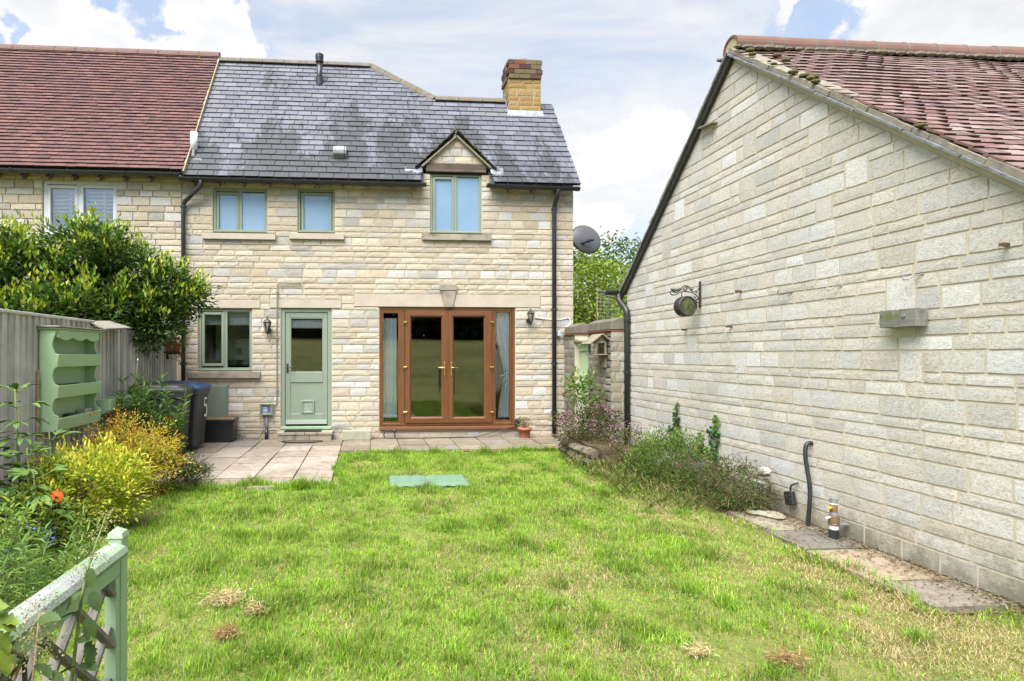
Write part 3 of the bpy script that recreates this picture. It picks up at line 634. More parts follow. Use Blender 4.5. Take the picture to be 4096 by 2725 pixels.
MT['felt'] = plain('roof_felt', (0.05, 0.05, 0.055), (0.04, 0.04, 0.045), 6, 0.9, 0.1, 0)
roof = roof.build('roof', MT['felt'], cottage)
sd = MB(); ys = (YF + 0.28, 2 * R2Y - YF); sd.add([(XR, YF + 0.28, 0), (XR, ys[1], 0), (XR, ys[1], 4.42), (XR, R2Y, R2Z - 0.1), (XR, YF + 0.28, 4.42)], [(0, 1, 2, 3, 4)])
sd.add([(XL, 2 * RY - YF, 0), (XR, 2 * RY - YF, 0), (XR, 2 * RY - YF, 4.3), (XL, 2 * RY - YF, 4.3)], [(0, 1, 2, 3)]); sd.build('outer_wall', MT['mortar'], cottage)
SL = [(0.095, 0.102, 0.128), (0.082, 0.088, 0.111), (0.108, 0.115, 0.141), (0.092, 0.098, 0.12), (0.076, 0.081, 0.1), (0.102, 0.104, 0.122)]
def slate_col(r, a, s, rr):
    c = rr.choice(SL); k = rr.uniform(0.85, 1.15); return tuple(v * k for v in c)
def slate_in(a0, a1, s0, s1):
    x0, x1, z = RX0 + a0, RX0 + a1, EAVE_Z + (s0 + s1) / 2 * math.sin(PIT)
    xr = RXV if z < R2Z - 0.03 else HX1 + (HX0 - HX1) * (z - R2Z) / (RZ - R2Z)
    if z > RZ or x0 > xr - 0.02: return None
    x1 = min(x1, xr)
    dz = z + 0.06
    if dz < DAP:
        hw = (DAP - dz) / DSL + 0.03; hw = min(hw, (DX1 - DX0) / 2 + 0.04)
        l, r = DXC - hw, DXC + hw
        if x0 < r and x1 > l:
            if l - x0 >= x1 - r: x1 = l
            else: x0 = r
    return (x0 - RX0, x1 - RX0) if x1 - x0 > 0.03 else None
lay_tiles(roof, 'slate', 'slate', (RX0, EAVE_Y, EAVE_Z + 0.012), (1, 0, 0), UP, NRM, (RY - EAVE_Y) / math.cos(PIT), RXV - RX0, 0.158, 0.25, 0.016, slate_col, slate_in, 300, 9, 0.010, gap=0.009)
MT['ridge'] = plain('ridge_mortar_tile', (0.17, 0.155, 0.135), (0.12, 0.108, 0.095), 9, 0.92, 0.1, 0.5, 60, c3=(0.20, 0.125, 0.035), lo=0.3, hi=0.56)
def ridge_run(parent, a, b, step, w, mat, up=(0, 0, 1), name='ridge_tile', hgt=0.07):
    a, b = Vector(a), Vector(b); d = (b - a); n = max(1, round(d.length / step)); d.normalize(); L = (b - a).length / n
    sd = d.cross(Vector(up)).normalized(); u = sd.cross(d)
    prof = [(-w, -hgt), (-w * .78, -hgt * .2), (-w * .35, hgt * .55), (0, hgt * .75), (w * .35, hgt * .55), (w * .78, -hgt * .2), (w, -hgt)]
    for k in range(n):
        j = random.uniform(0, 0.006); p0 = a + d * (k * L + 0.004); p1 = a + d * ((k + 1) * L - 0.004)
        mb = MB(); mb.prism(prof, lambda x, z: p0 + sd * x + u * (z + j), lambda x, z: p1 + sd * x + u * (z + j)); mb.build(name, mat, parent)
ridge_run(roof, (RX0 + 0.02, RY, RZ + 0.03), (HX0, RY, RZ + 0.03), 0.45, 0.13, MT['ridge'])
ridge_run(roof, (HX0, RY, RZ + 0.03), (HX1 + 0.02, R2Y, R2Z + 0.03), 0.45, 0.13, MT['ridge'], (0, -0.3, 1))
CHX0, CHX1 = on_y(2033, 380, R2Y - 0.25).x, on_y(2163, 380, R2Y - 0.25).x
ridge_run(roof, (HX1, R2Y, R2Z + 0.03), (CHX0 - 0.02, R2Y, R2Z + 0.03), 0.45, 0.12, MT['ridge'])
# chimney
ch = emptypart('chimney', cottage); cy0, cy1 = R2Y - 0.28, R2Y + 0.22
cz0 = EAVE_Z + (cy0 - EAVE_Y) * SLOPE - 0.02; cz1 = on_y(2098, 316, cy0).z; cz2 = on_y(2098, 240, cy0).z
MB().box(CHX0 + 0.012, CHX1 - 0.012, cy0 + 0.012, cy1, cz0 - 0.3, cz2 - 0.01).build('core', MT['mortar'], ch)
OCH = [(0.34, 0.225, 0.095), (0.30, 0.195, 0.08), (0.32, 0.225, 0.11), (0.28, 0.20, 0.10)]
BRK = [(0.11, 0.05, 0.042), (0.07, 0.042, 0.04), (0.17, 0.075, 0.05), (0.14, 0.115, 0.065), (0.09, 0.07, 0.06), (0.16, 0.13, 0.075)]
for face in (0, 1):
    ln = CHX1 - CHX0 if face == 0 else cy1 - cy0
    def cplace(a, z=0, out=0, face=face):
        if a == 'rot': return 0.0 if face == 0 else -math.pi / 2
        return Vector((CHX0 + a, cy0 + 0.014 - out, z)) if face == 0 else Vector((CHX0 + 0.014 - out, cy1 - a, z))
    rs = lay_courses(0, ln, cz0 - (0.0 if face == 0 else -0.3), cz1, [0.135, 0.15, 0.095], [], lambda h, rr: rr.uniform(0.2, 0.42), 0.008, 31 + face)
    place_stones(ch, rs, cplace, lambda r, rr: rr.choice(OCH), 'stone', 0.014, 300, (), 5 + face)
    for k in range(4):   # brick cap, stepped out
        st = 0.014 + 0.012 * (1 if k < 3 else 0.4); z = cz1 + k * (cz2 - cz1) / 4; hh = (cz2 - cz1) / 4 - 0.008; L = ln / 3.0
        for j in range(-1, 4):
            a0 = max(-st, j * L + (L / 2 if k % 2 else 0)); a1 = min(ln + (st if face == 0 else 0), (j + 1) * L + (L / 2 if k % 2 else 0))
            if a1 - a0 < 0.05: continue
            mb = MB()
            if face == 0: mb.box(CHX0 + a0 + .003, CHX0 + a1 - .003, cy0 - st, cy0 + 0.1, z, z + hh)
            else: mb.box(CHX0 - st, CHX0 + 0.1, cy1 - a1 + .003, cy1 - a0 - .003 - (0.105 if a0 < 0 else 0), z, z + hh) if not (cy1 - a1 < cy0 + 0.1) else mb.box(CHX0 - st - .001, CHX0 + 0.1, cy0 + 0.102, max(cy0 + 0.12, cy1 - a0 - .003), z, z + hh)
            o = mb.build('brick', MT['stone_o'], ch, bevel=0.004); o.color = (*random.choice(BRK), 1)
MB().box(CHX0, CHX1 - 0.004, cy0 + 0.002, cy1 - 0.002, cz2 - 0.012, cz2 + 0.008).build('flaunching', MT['ridge'], ch)
pc = Matrix.Translation(((CHX0 + CHX1) / 2, (cy0 + cy1) / 2, cz2))
MT['pot_clay'] = plain('buff_clay', (0.42, 0.32, 0.19), (0.34, 0.25, 0.14), 8, 0.85, 0.2, 0.2, 60)
MB().lathe([(0.16, 0.0), (0.16, 0.03), (0.12, 0.06), (0.118, 0.09), (0.125, 0.10), (0.10, 0.10), (0.10, 0.02)], pc, 20, False).build('chimney_pot', MT['pot_clay'], ch, True)
mb = MB(); zt = cz0 + 0.13
mb.add([(CHX0 - 0.02, cy0 - 0.004, zt), (CHX1 + 0.03, cy0 - 0.004, zt), (CHX1 + 0.03, cy0 - 0.10, cz0 - 0.09), (CHX0 - 0.06, cy0 - 0.10, cz0 - 0.09)], [(0, 3, 2, 1)])
mb.add([(CHX0 - 0.015, cy0 - 0.003, zt), (CHX0 - 0.015, cy0 - 0.003, cz0 - 0.06), (CHX0 - 0.015, R2Y, R2Z - 0.02), (CHX0 - 0.015, R2Y, R2Z + 0.2)], [(0, 1, 2, 3)])
o = mb.build('lead_flashing', MT['lead'], ch); o.modifiers.new('thick', 'SOLIDIFY').thickness = 0.006

# things on the slates
def on_slope(x, y, out=0.0):
    d = ray(x, y); # z = EAVE_Z + (Y - EAVE_Y)*SLOPE
    t = (EAVE_Z - EAVE_Y * SLOPE - CAMZ) / (d.z - d.y * SLOPE); return d * t + Vector((0, 0, CAMZ)) + NRM * out
p = on_slope(1278, 345); zt = on_y(1278, 216, p.y).z
sv = emptypart('soil_vent', cottage); mb = MB(); mb.tube([p + Vector((0, 0, -0.15)), Vector((p.x, p.y, zt - 0.09))], 0.055, 16); mb.build('pipe', MT['black'], sv, True)
for z0, z1, r_ in ((p.z + 0.0, p.z + 0.16, 0.068), (zt - 0.17, zt - 0.14, 0.082), (zt - 0.13, zt - 0.10, 0.076), (zt - 0.095, zt - 0.02, 0.082), (zt - 0.02, zt + 0.005, 0.045)):
    MB().lathe([(r_, z0), (r_, z1)], Matrix.Translation((p.x, p.y, 0)), 16).build('collar', MT['black'], sv)
fl = MB(); q = on_slope(1278, 352, 0.025)
fl.add([q + Vector((-0.10, 0, 0)) - UP * 0.06, q + Vector((0.10, 0, 0)) - UP * 0.06, q + Vector((0.10, 0, 0)) + UP * 0.16, q + Vector((-0.10, 0, 0)) + UP * 0.16], [(0, 1, 2, 3)])
o = fl.build('flashing', MT['lead'], sv); o.modifiers.new('thick', 'SOLIDIFY').thickness = 0.01
p = on_slope(1360, 640, 0.03); rv = emptypart('roof_vent', cottage)
mb = MB(); prof = [(0.0, 0.0), (0.0, 0.10), (0.05, 0.15), (0.14, 0.155), (0.22, 0.10), (0.27, 0.0)]
M = Matrix((( 1, 0, 0, p.x), (0, UP.y, NRM.y, p.y), (0, UP.z, NRM.z, p.z), (0, 0, 0, 1)))
for xa, xb, k in ((-0.115, -0.08, .9), (-0.08, 0.08, 1.0), (0.08, 0.115, .9)):
    mb.prism(prof, lambda a, b: M @ Vector((xa, a + .012 * (k < 1), b * k)), lambda a, b: M @ Vector((xb, a + .012 * (k < 1), b * k)))
mb.build('cowl', MT['meter'] if False else MT['lead'], rv, bevel=0.01)
mb = MB(); mb.box(-0.16, 0.16, -0.13, 0.05, -0.005, 0.006, M); mb.build('base_plate', MT['felt'], rv)
p = on_slope(776, 618); fz = on_y(778, 530, p.y).z; fl = emptypart('boiler_flue', cottage)
MT['whitep'] = plain('white_plastic', (0.70, 0.71, 0.74), (0.64, 0.65, 0.68), 3, 0.4, 0.4, 0)
MB().lathe([(0.062, p.z + 0.06), (0.062, fz), (0.02, fz + 0.01)], Matrix.Translation((p.x, p.y, 0)), 16).build('pipe', MT['whitep'], fl, True)
MB().lathe([(0.13, p.z - 0.12), (0.10, p.z - 0.04), (0.066, p.z + 0.02), (0.066, p.z + 0.062)], Matrix.Translation((p.x, p.y, 0)), 16).build('seal', MT['black'], fl, True)
q = on_slope(788, 640, 0.03); mb = MB()
mb.add([q + Vector((-0.16, 0, 0)), q + Vector((0.16, 0, 0)) - UP * 0.02, q + Vector((0.20, 0, 0)) - UP * 0.05, q + Vector((0.02, 0, 0)) - UP * 0.07, q + Vector((-0.17, 0, 0)) - UP * 0.05, q + Vector((0.1, 0, 0)) + UP * 0.12, q + Vector((-0.13, 0, 0)) + UP * 0.1], [(0, 4, 3, 2, 1), (0, 1, 5, 6)])
o = mb.build('apron', MT['lead'], fl); o.modifiers.new('thick', 'SOLIDIFY').thickness = 0.008
q = on_slope(770, 622, 0.06)

# gutter, downpipes, rafter feet
def gutter(parent, x0, x1, y, z0, z1, name='gutter', mat='black', r_=0.056):
    prof = [(r_ * math.cos(a), r_ * math.sin(a)) for a in np.linspace(math.pi, 2 * math.pi, 9)] + [(r_ - .006, 0.0)] + [((r_ - .006) * math.cos(a), (r_ - .006) * math.sin(a)) for a in np.linspace(2 * math.pi, math.pi, 7)]
    mb = MB(); mb.prism(prof, lambda a, b: (x0, y + a, z0 + b), lambda a, b: (x1, y + a, z1 + b)); g = mb.build(name, MT[mat], parent)
    n = max(2, int((x1 - x0) / 0.85))
    for k in range(n + 1):
        q = min(0.97, max(0.02, k / n)); x = x0 + (x1 - x0) * q; z = z0 + (z1 - z0) * q
        b = MB(); pr = [(r_ * 1.13 * math.cos(a), r_ * 1.13 * math.sin(a) + .004) for a in np.linspace(math.pi * .98, 2.02 * math.pi, 9)] + [(r_ * .9, 0.012), (-r_ * .9, 0.012)]
        b.prism(pr, lambda a, c: (x - 0.014, y + a, z + c), lambda a, c: (x + 0.014, y + a, z + c)); b.build('gutter_bracket', MT[mat], g)
    return g
GY = EAVE_Y - 0.02
ga, gb = on_y(716, 712, GY), on_y(1705, 726, GY)
gutter(cottage, ga.x, gb.x, GY, EAVE_Z - 0.012, EAVE_Z - 0.03)
gc_, gd = on_y(1946, 726, GY), on_y(2318, 748, GY)
gutter(cottage, gc_.x, gd.x, GY, EAVE_Z - 0.02, EAVE_Z - 0.045)
MT['rafter'] = timber('rafter_foot', (0.13, 0.105, 0.085), (0.20, 0.17, 0.14), (1, 0.1, 1), 20)
for k in range(17):
    x = XL + 0.22 + k * 0.415
    if DX0 - 0.08 < x < DX1 + 0.08 or x > XR - 0.05: continue
    mb = MB(); mb.bar((x, YF + 0.05, EAVE_Z + 0.02), (x, EAVE_Y + 0.04, EAVE_Z - 0.115), 0.045, 0.085, (0, 0, 1)); mb.build('rafter_foot', MT['rafter'], cottage)
for xa, xb in ((XL, DX0), (DX1, XR)): mb = MB(); mb.add([(xa, YF + .02, 4.44), (xa, EAVE_Y + .01, 4.40), (xb, EAVE_Y + .01, 4.40), (xb, YF + .02, 4.44)], [(0, 1, 2, 3)]); mb.build('soffit', MT['felt'], cottage)
def bend(pts, n=4, rad=0.07):
    """round the corners of a polyline"""
    P = [Vector(p) for p in pts]; out = [P[0]]
    for a, b, c in zip(P, P[1:], P[2:]):
        d0 = (a - b); d1 = (c - b); r0 = min(rad, d0.length * .45); r1 = min(rad, d1.length * .45); p0 = b + d0.normalized() * r0; p1 = b + d1.normalized() * r1
        for k in range(n + 1): t = k / n; out.append((p0 * (1 - t) + b * t) * (1 - t) + (b * (1 - t) + p1 * t) * t)
    return out + [P[-1]]
def downpipe(parent, pts, r_=0.034, brackets=(), by=0.05, bdir=(0, 1, 0)):
    mb = MB(); mb.tube(bend(pts), r_, 14); d = mb.build('downpipe', MT['black'], parent, True)
    x, y = pts[-1][0], pts[-1][1]
    for z in brackets:
        b = MB(); b.lathe([(r_ * 1.18, z - 0.02), (r_ * 1.18, z + 0.02)], Matrix.Translation((x, y, 0)), 14); v = Vector(bdir)
        sd = Vector((v.y, -v.x, 0)); b.bar(Vector((x, y, z)) - sd * 0.055, Vector((x, y, z)) + sd * 0.055, 0.012, 0.03, (0, 0, 1)); b.bar((x, y, z), Vector((x, y, z)) + v * by, 0.03, 0.03); b.build('pipe_clip', MT['black'], d)
    return d
DPY = YF - 0.075
xo = on_y(803, 730, GY).x; xd = on_y(733, 1000, DPY).x
downpipe(cottage, [(xo, GY, EAVE_Z - 0.03), (xo, GY, EAVE_Z - 0.15), (xd, DPY, EAVE_Z - 0.40), (xd, DPY, 0.3)], 0.036, (3.95, 3.0, 2.2, 1.3))
xo = on_y(2232, 750, GY).x; xd = on_y(2217, 1200, DPY).x
downpipe(cottage, [(xo, GY, EAVE_Z - 0.04), (xo, GY, EAVE_Z - 0.16), (xd, DPY, EAVE_Z - 0.34), (xd, DPY, 0.06)], 0.038, (4.02, 2.25, 1.3, 0.45))

# cast lintels, sills and the keystone
for k in ('lintk', 'lintd', 'lintf'):
    e = EX[k]; MB().box(e[0] + .003, e[1] - .003, YF - 0.022, YF + 0.1, e[2] + .002, e[3] - .003).build('lintel', MT['lintel'], cottage, bevel=0.003)
for k in ('sill1', 'sill2', 'sill3', 'sillk'):
    e = EX[k]; mb = MB(); mb.prism([(YF - 0.07, e[2]), (YF + 0.12, e[2]), (YF + 0.12, e[3] + .006), (YF - 0.07, e[3] - 0.015)], lambda a, b: (e[0], a, b), lambda a, b: (e[1], a, b)); mb.build('sill', MT['sill'] if k == 'sillk' else MT['lintel'] if k != 'sill3' else MT['sill'], cottage, bevel=0.004)
ks = [on_y(x, y, YF) for x, y in ((1759, 1138), (1826, 1138), (1826, 1163), (1811, 1229), (1778, 1229), (1759, 1163))]
kp = [(v.x, v.z) for v in ks]; ky = EX['lintf']
MB().prism([kp[0], kp[1], kp[2], kp[5]], lambda a, b: (a, YF - 0.062, b), lambda a, b: (a, YF + .02, b)).build('keystone', MT['sill'], cottage, bevel=0.006)
mb = MB(); t4 = [kp[5], kp[2], (kp[3][0], ky[2] - .004), (kp[4][0], ky[2] - .004)]; mb.prism([(a + (.006 if i in (0, 3) else -.006), b - (.003 if i < 2 else 0)) for i, (a, b) in enumerate(t4)], lambda a, b: (a, YF - 0.052, b), lambda a, b: (a, YF + .02, b)); mb.build('keystone', MT['sill'], cottage, bevel=0.005)

# windows
def ring(mb, x0, x1, z0, z1, w, y0, y1, wb=None):
    wb = w if wb is None else wb
    mb.box(x0, x0 + w, y0, y1, z0, z1); mb.box(x1 - w, x1, y0, y1, z0, z1); mb.box(x0 + w, x1 - w, y0, y1, z1 - w, z1); mb.box(x0 + w, x1 - w, y0, y1, z0, z0 + wb); return mb
def window(parent, rect, panes, mat, pane_mat, fw=0.045, y=YF, mull=None, name='window'):
    """panes: (x0, x1, casement) in metres inside rect"""
    x0, x1, z0, z1 = rect; w = emptypart(name, parent)
    mb = MB(); ring(mb, x0 + .002, x1 - .002, z0 + .002, z1 - .002, fw, y + 0.022, y + 0.095, fw * 1.15)
    for m0, m1 in (mull or []): mb.box(m0, m1, y + 0.024, y + 0.09, z0 + fw, z1 - fw)
    mb.build('frame', mat, w, bevel=0.004)
    mb = MB(); mb.box(x0 - 0.004, x1 + 0.004, y - 0.03, y + 0.021, z0 + .003, z0 + 0.030); mb.build('drip_rail', mat, w, bevel=0.004)
    for (a, b, cas, pz0, pz1) in panes:
        if cas:
            s = MB(); ring(s, a - cas, b + cas, pz0 - cas, pz1 + cas, cas, y + 0.012, y + 0.06); s.build('casement', mat, w, bevel=0.004)
        e = .004 if cas else .03; g = MB(); g.box(a - e, b + e, y + 0.046, y + 0.052, pz0 - e, pz1 + e); g.build('pane', pane_mat, w)
    return w
def lights(rect, pxs, py, cas):
    out = []
    for (a, b), c in zip(pxs, cas):
        r = FR(a, b, *py); out.append((r[0], r[1], c, r[2], r[3]))
    return out
r = H['w1']; window(cottage, r, lights(r, ((875, 945), (968, 1056)), (778, 917), (0.040, 0)), MT['sage'], MT['frost'], 0.045, mull=[(on_y(951, 850, YF).x, on_y(967, 850, YF).x)])
r = H['w2']; window(cottage, r, lights(r, ((1215, 1316),), (781, 917), (0.045,)), MT['sage'], MT['frost'], 0.04)
r = H['w3']; window(cottage, r, lights(r, ((1741, 1807), (1829, 1910)), (717, 920), (0.04, 0)), MT['sage'], MT['frost'], 0.042, mull=[(on_y(1812, 820, YF).x, on_y(1828, 820, YF).x)])
r = H['kitchen']; kw = window(cottage, r, lights(r, ((817, 885), (909, 996)), (1259, 1455), (0.042, 0)), MT['sage'], MT['glass'], 0.045, mull=[(on_y(891, 1350, YF).x, on_y(908, 1350, YF).x)])

# back door with cat flap
r = H['door']; door = emptypart('door', cottage)
mb = MB(); ring(mb, r[0] + .002, r[1] - .002, r[2] + 0.05, r[3] - .002, 0.065, YF + 0.015, YF + 0.10, 0.012); mb.build('frame', MT['sage'], door, bevel=0.004)
MB().box(r[0] - .002, r[1] + .002, YF - 0.05, YF + 0.12, r[2] + .002, r[2] + 0.048).build('threshold', MT['mint'], door, bevel=0.006)
dl = FR(1140, 1310, 1250, 1697); dp = FR(1160, 1292, 1271, 1489)
mb = MB(); y0, y1 = YF + 0.03, YF + 0.075; zb = r[2] + 0.075
dl = (r[0] + 0.072, r[1] - 0.072, zb, r[3] - 0.07)
mb.box(dl[0], dp[0], y0, y1, dl[2], dl[3]); mb.box(dp[1], dl[1], y0, y1, dl[2], dl[3]); mb.box(dp[0], dp[1], y0, y1, dp[3], dl[3])
pz = FR(1160, 1292, 1531, 1656); mb.box(dp[0], dp[1], y0, y1, pz[3], dp[2]); mb.box(dp[0], dp[1], y0, y1, dl[2], pz[2]); lf = mb.build('leaf', MT['sage'], door, bevel=0.006)
MB().box(dp[0], dp[1], y0 + 0.014, y1 - .005, pz[2], pz[3]).build('panel', MT['sage'], door)
MB().box(dp[0] - .003, dp[1] + .003, y0 + 0.018, y0 + 0.024, dp[2] - .003, dp[3] + .003).build('pane', MT['glass'], door)
mb = MB(); ring(mb, dp[0], dp[1], dp[2], dp[3], 0.014, y0 + .004, y0 + .016); mb.build('glazing_bead', MT['sage'], door)
wbz = FR(1144, 1313, 1680, 1696); mb = MB(); mb.prism([(y0 - 0.05, wbz[2]), (y0 - .001, wbz[2]), (y0 - .001, wbz[3]), (y0 - 0.03, wbz[3] - .01)], lambda a, b: (dl[0] + .01, a, b), lambda a, b: (dl[1] - .01, a, b)); mb.build('weather_bar', MT['sage'], door)
cf = FR(1203, 1257, 1601, 1656); cfo = emptypart('cat_flap', door)
mb = MB(); ring(mb, cf[0], cf[1], cf[2], cf[3], 0.038, y0 - 0.012, y0 + .013); mb.build('flap_frame', MT['sage'], cfo, bevel=0.008)
MT['flap'] = plain('clouded_plastic', (0.20, 0.24, 0.19), (0.30, 0.33, 0.28), 12, 0.4, 0.4, 0)
MB().box(cf[0] + .039, cf[1] - .039, y0 + .002, y0 + 0.010, cf[2] + .039, cf[3] - .039).build('flap', MT['flap'], cfo)
hd = on_y(1149, 1474, YF); ho = emptypart('handle', door)
mb = MB(); mb.box(hd.x - 0.018, hd.x + 0.018, y0 - 0.008, y0 - .0005, hd.z - 0.08, hd.z + 0.08); mb.build('back_plate', MT['iron'], ho, bevel=0.002)
mb = MB(); mb.tube(bend([(hd.x, y0 - .006, hd.z + .02), (hd.x, y0 - 0.05, hd.z + .02), (hd.x + 0.10, y0 - 0.05, hd.z + .015), (hd.x + 0.115, y0 - 0.04, hd.z)], 4, .015), 0.009, 8); mb.build('lever', MT['iron'], ho, True)

# french doors and side lights
r = H['french']; fd = emptypart('french_doors', cottage)
fz1 = r[3]; sill = FR(1520, 2064, 1703, 1716)
mb = MB(); mb.prism([(YF - 0.07, sill[2]), (YF + 0.1, sill[2]), (YF + 0.1, sill[3]), (YF - 0.06, sill[3] - .008)], lambda a, b: (r[0] - .005, a, b), lambda a, b: (r[1] + .02, a, b)); mb.build('threshold', MT['brownh'], fd, bevel=0.004)
zb = sill[3] + .001
fx = [on_y(x, 1470, YF).x for x in (1518, 1606, 1618, 1791, 1968, 1975, 2060)]
mb = MB(); ring(mb, r[0] + .002, r[1] - .002, zb, fz1 - .002, 0.048, YF + 0.005, YF + 0.08); mb.build('frame', MT['brown'], fd, bevel=0.005)
for (a, b) in ((1596, 1619), (1968, 1980)):
    xa, xb = on_y(a, 1470, YF).x, on_y(b, 1470, YF).x
    MB().box(xa, xb, YF + 0.006, YF + 0.078, zb + 0.048, fz1 - 0.05).build('mullion', MT['brown'], fd, bevel=0.005)
for (o0, o1, p0, p1, q0, q1) in ((1529, 1597, 1534, 1593, 1252, 1688), (1980, 2047, 1983, 2041, 1249, 1681)):
    pr = FR(p0, p1, q0, q1); sl = emptypart('side_light', fd); xa, xb = on_y(o0, 1470, YF).x, on_y(o1, 1470, YF).x
    mb = MB(); mb.box(pr[0] - .004, pr[1] + .004, YF + 0.040, YF + 0.046, pr[2] - .004, pr[3] + .004); mb.build('pane', MT['glass'], sl)
    mb = MB(); mb.box(max(xa, pr[0] - .03), pr[0], YF + .012, YF + .07, zb + .049, fz1 - .051); mb.box(pr[1], max(pr[1] + .004, xb), YF + .012, YF + .07, zb + .049, fz1 - .051)
    mb.box(pr[0], pr[1], YF + .012, YF + .07, zb + .049, pr[2]); mb.box(pr[0], pr[1], YF + .012, YF + .07, pr[3], fz1 - .051); mb.build('bead', MT['brown'], sl)
for s, (o0, o1, p0, p1) in ((-1, (1620, 1790, 1645, 1766)), (1, (1793, 1967, 1815, 1936))):
    lf = emptypart('door_leaf', fd); orr = FR(o0, o1, 1243, 1692); pr = FR(p0, p1, 1269, 1668); xa, xb, za, zc = orr[0], orr[1], zb + 0.05, fz1 - 0.052; y0, y1 = YF - 0.012, YF + 0.06
    mb = MB()   # mitred members, chamfered to the glass
    O = [(xa, za), (xb, za), (xb, zc), (xa, zc)]; I = [(pr[0], pr[2]), (pr[1], pr[2]), (pr[1], pr[3]), (pr[0], pr[3])]
    for k in range(4):
        a, b, c, d = O[k], O[(k + 1) % 4], I[(k + 1) % 4], I[k]; q = lambda p, w, t: (p[0] + (w[0] - p[0]) * t, p[1] + (w[1] - p[1]) * t)
        m = MB(); ring3 = [(a, y1), (a, y0), (q(a, d, .78), y0 - .004), (d, y0 + .022), (d, y1)]; ring4 = [(b, y1), (b, y0), (q(b, c, .78), y0 - .004), (c, y0 + .022), (c, y1)]
        m.add([(p[0], yy, p[1]) for p, yy in ring3] + [(p[0], yy, p[1]) for p, yy in ring4], [(i, (i + 1) % 5, 5 + (i + 1) % 5, 5 + i) for i in range(5)] + [(0, 1, 2, 3, 4), (9, 8, 7, 6, 5)])
        m.build('rail' if k % 2 == 0 else 'stile', MT['brownh'] if k % 2 == 0 else MT['brown'], lf)
    MB().box(pr[0] - .005, pr[1] + .005, YF + .030, YF + .036, pr[2] - .005, pr[3] + .005).build('pane', MT['glass'], lf)
    hx = xa if s < 0 else xb
    for yy in (1289, 1469, 1649):
        c = on_y(1625 if s < 0 else 1957, yy, YF); mb = MB(); mb.box(hx - 0.035 if s < 0 else hx - 0.04, hx + 0.04 if s < 0 else hx + 0.035, y0 - 0.022, y0 - 0.001, c.z - 0.014, c.z + 0.014); mb.box(hx - 0.008, hx + 0.008, y0 - 0.02, y0 - .002, c.z - 0.04, c.z - 0.0145); mb.build('hinge', MT['brass'], lf, bevel=0.006)
    hx = on_y(1778 if s < 0 else 1805, 1470, YF).x; z0, z1 = on_y(1790, 1503, YF).z, on_y(1790, 1449, YF).z
    ho = emptypart('handle', lf); MB().box(hx - 0.015, hx + 0.015, y0 - 0.014, y0 - .003, z0, z1).build('back_plate', MT['brass'], ho, bevel=0.006)
    zz = on_y(1790, 1471, YF).z; mb = MB(); mb.tube(bend([(hx, y0 - .01, zz), (hx, y0 - 0.055, zz), (hx + s * 0.12, y0 - 0.05, zz)], 4, .02), [0.010] * 7 if False else 0.010, 8); mb.build('lever', MT['brass'], ho, True)
MB().box(fx[3] - .008, fx[3] + .008, YF - .020, YF + .03, zb + .05, fz1 - .052).build('astragal', MT['brown'], fd)

# rooms behind the glass
def room(name, x0, x1, y0, y1, z0, z1, holes):
    ro = emptypart(name, cottage); mb = MB()
    mb.add([(x0, y1, z0), (x1, y1, z0), (x1, y1, z1), (x0, y1, z1), (x0, y0, z0), (x1, y0, z0), (x1, y0, z1), (x0, y0, z1)], [(0, 1, 2, 3), (4, 0, 3, 7), (1, 5, 6, 2), (3, 2, 6, 7)]); mb.build('plaster', MT['room'], ro)
    MB().add([(x0, y0, z0), (x1, y0, z0), (x1, y1, z0), (x0, y1, z0)], [(0, 1, 2, 3)]).build('boards', MT['roomfloor'], ro); return ro
rm = room('living_room', 0.55, 3.5, YF + 0.285, YF + 4.2, 0.06, 2.3, None)
rk = room('kitchen_interior', -2.95, 0.45, YF + 0.285, YF + 3.4, 0.06, 2.3, None)
# kitchen units, blind in the window and blind in the door
kb = H['kitchen']; MB().box(kb[0] + .03, kb[1] - .03, YF + 0.16, YF + 0.17, kb[3] - 0.26, kb[3] - .02).build('blind', MT['blind'], rk)
tz = MB()
for k in range(44):
    x = kb[0] + .03 + k * (kb[1] - kb[0] - .06) / 44; tz.add([(x, YF + .16, kb[3] - .26), (x + .018, YF + .16, kb[3] - .26), (x + .009, YF + .16, kb[3] - .28)], [(0, 1, 2)])
for k in range(30):
    x = dp[0] + .01 + k * (dp[1] - dp[0] - .02) / 30; tz.add([(x, YF + .1, dp[3] - .165 - .0), (x + .016, YF + .1, dp[3] - .165), (x + .008, YF + .1, dp[3] - .185)], [(0, 1, 2)])
tz.build('blind_fringe', MT['blind'], rk)['kind'] = 'stuff'
MB().box(dp[0] + .01, dp[1] - .01, YF + .10, YF + .11, dp[3] - .165, dp[3] - .03).build('blind', MT['blind'], rk)
MB().box(-2.9, -2.1, YF + 1.2, YF + 1.8, 1.35, 2.15).build('wall_cupboard', MT['blind'], rk, bevel=0.01)
MB().box(-2.9, -1.6, YF + 1.1, YF + 1.8, 0.1, 0.88).build('base_unit', MT['blind'], rk, bevel=0.01)
MB().box(-2.92, -1.58, YF + 1.07, YF + 1.8, 0.885, 0.93).build('worktop', MT['roomfloor'], rk)
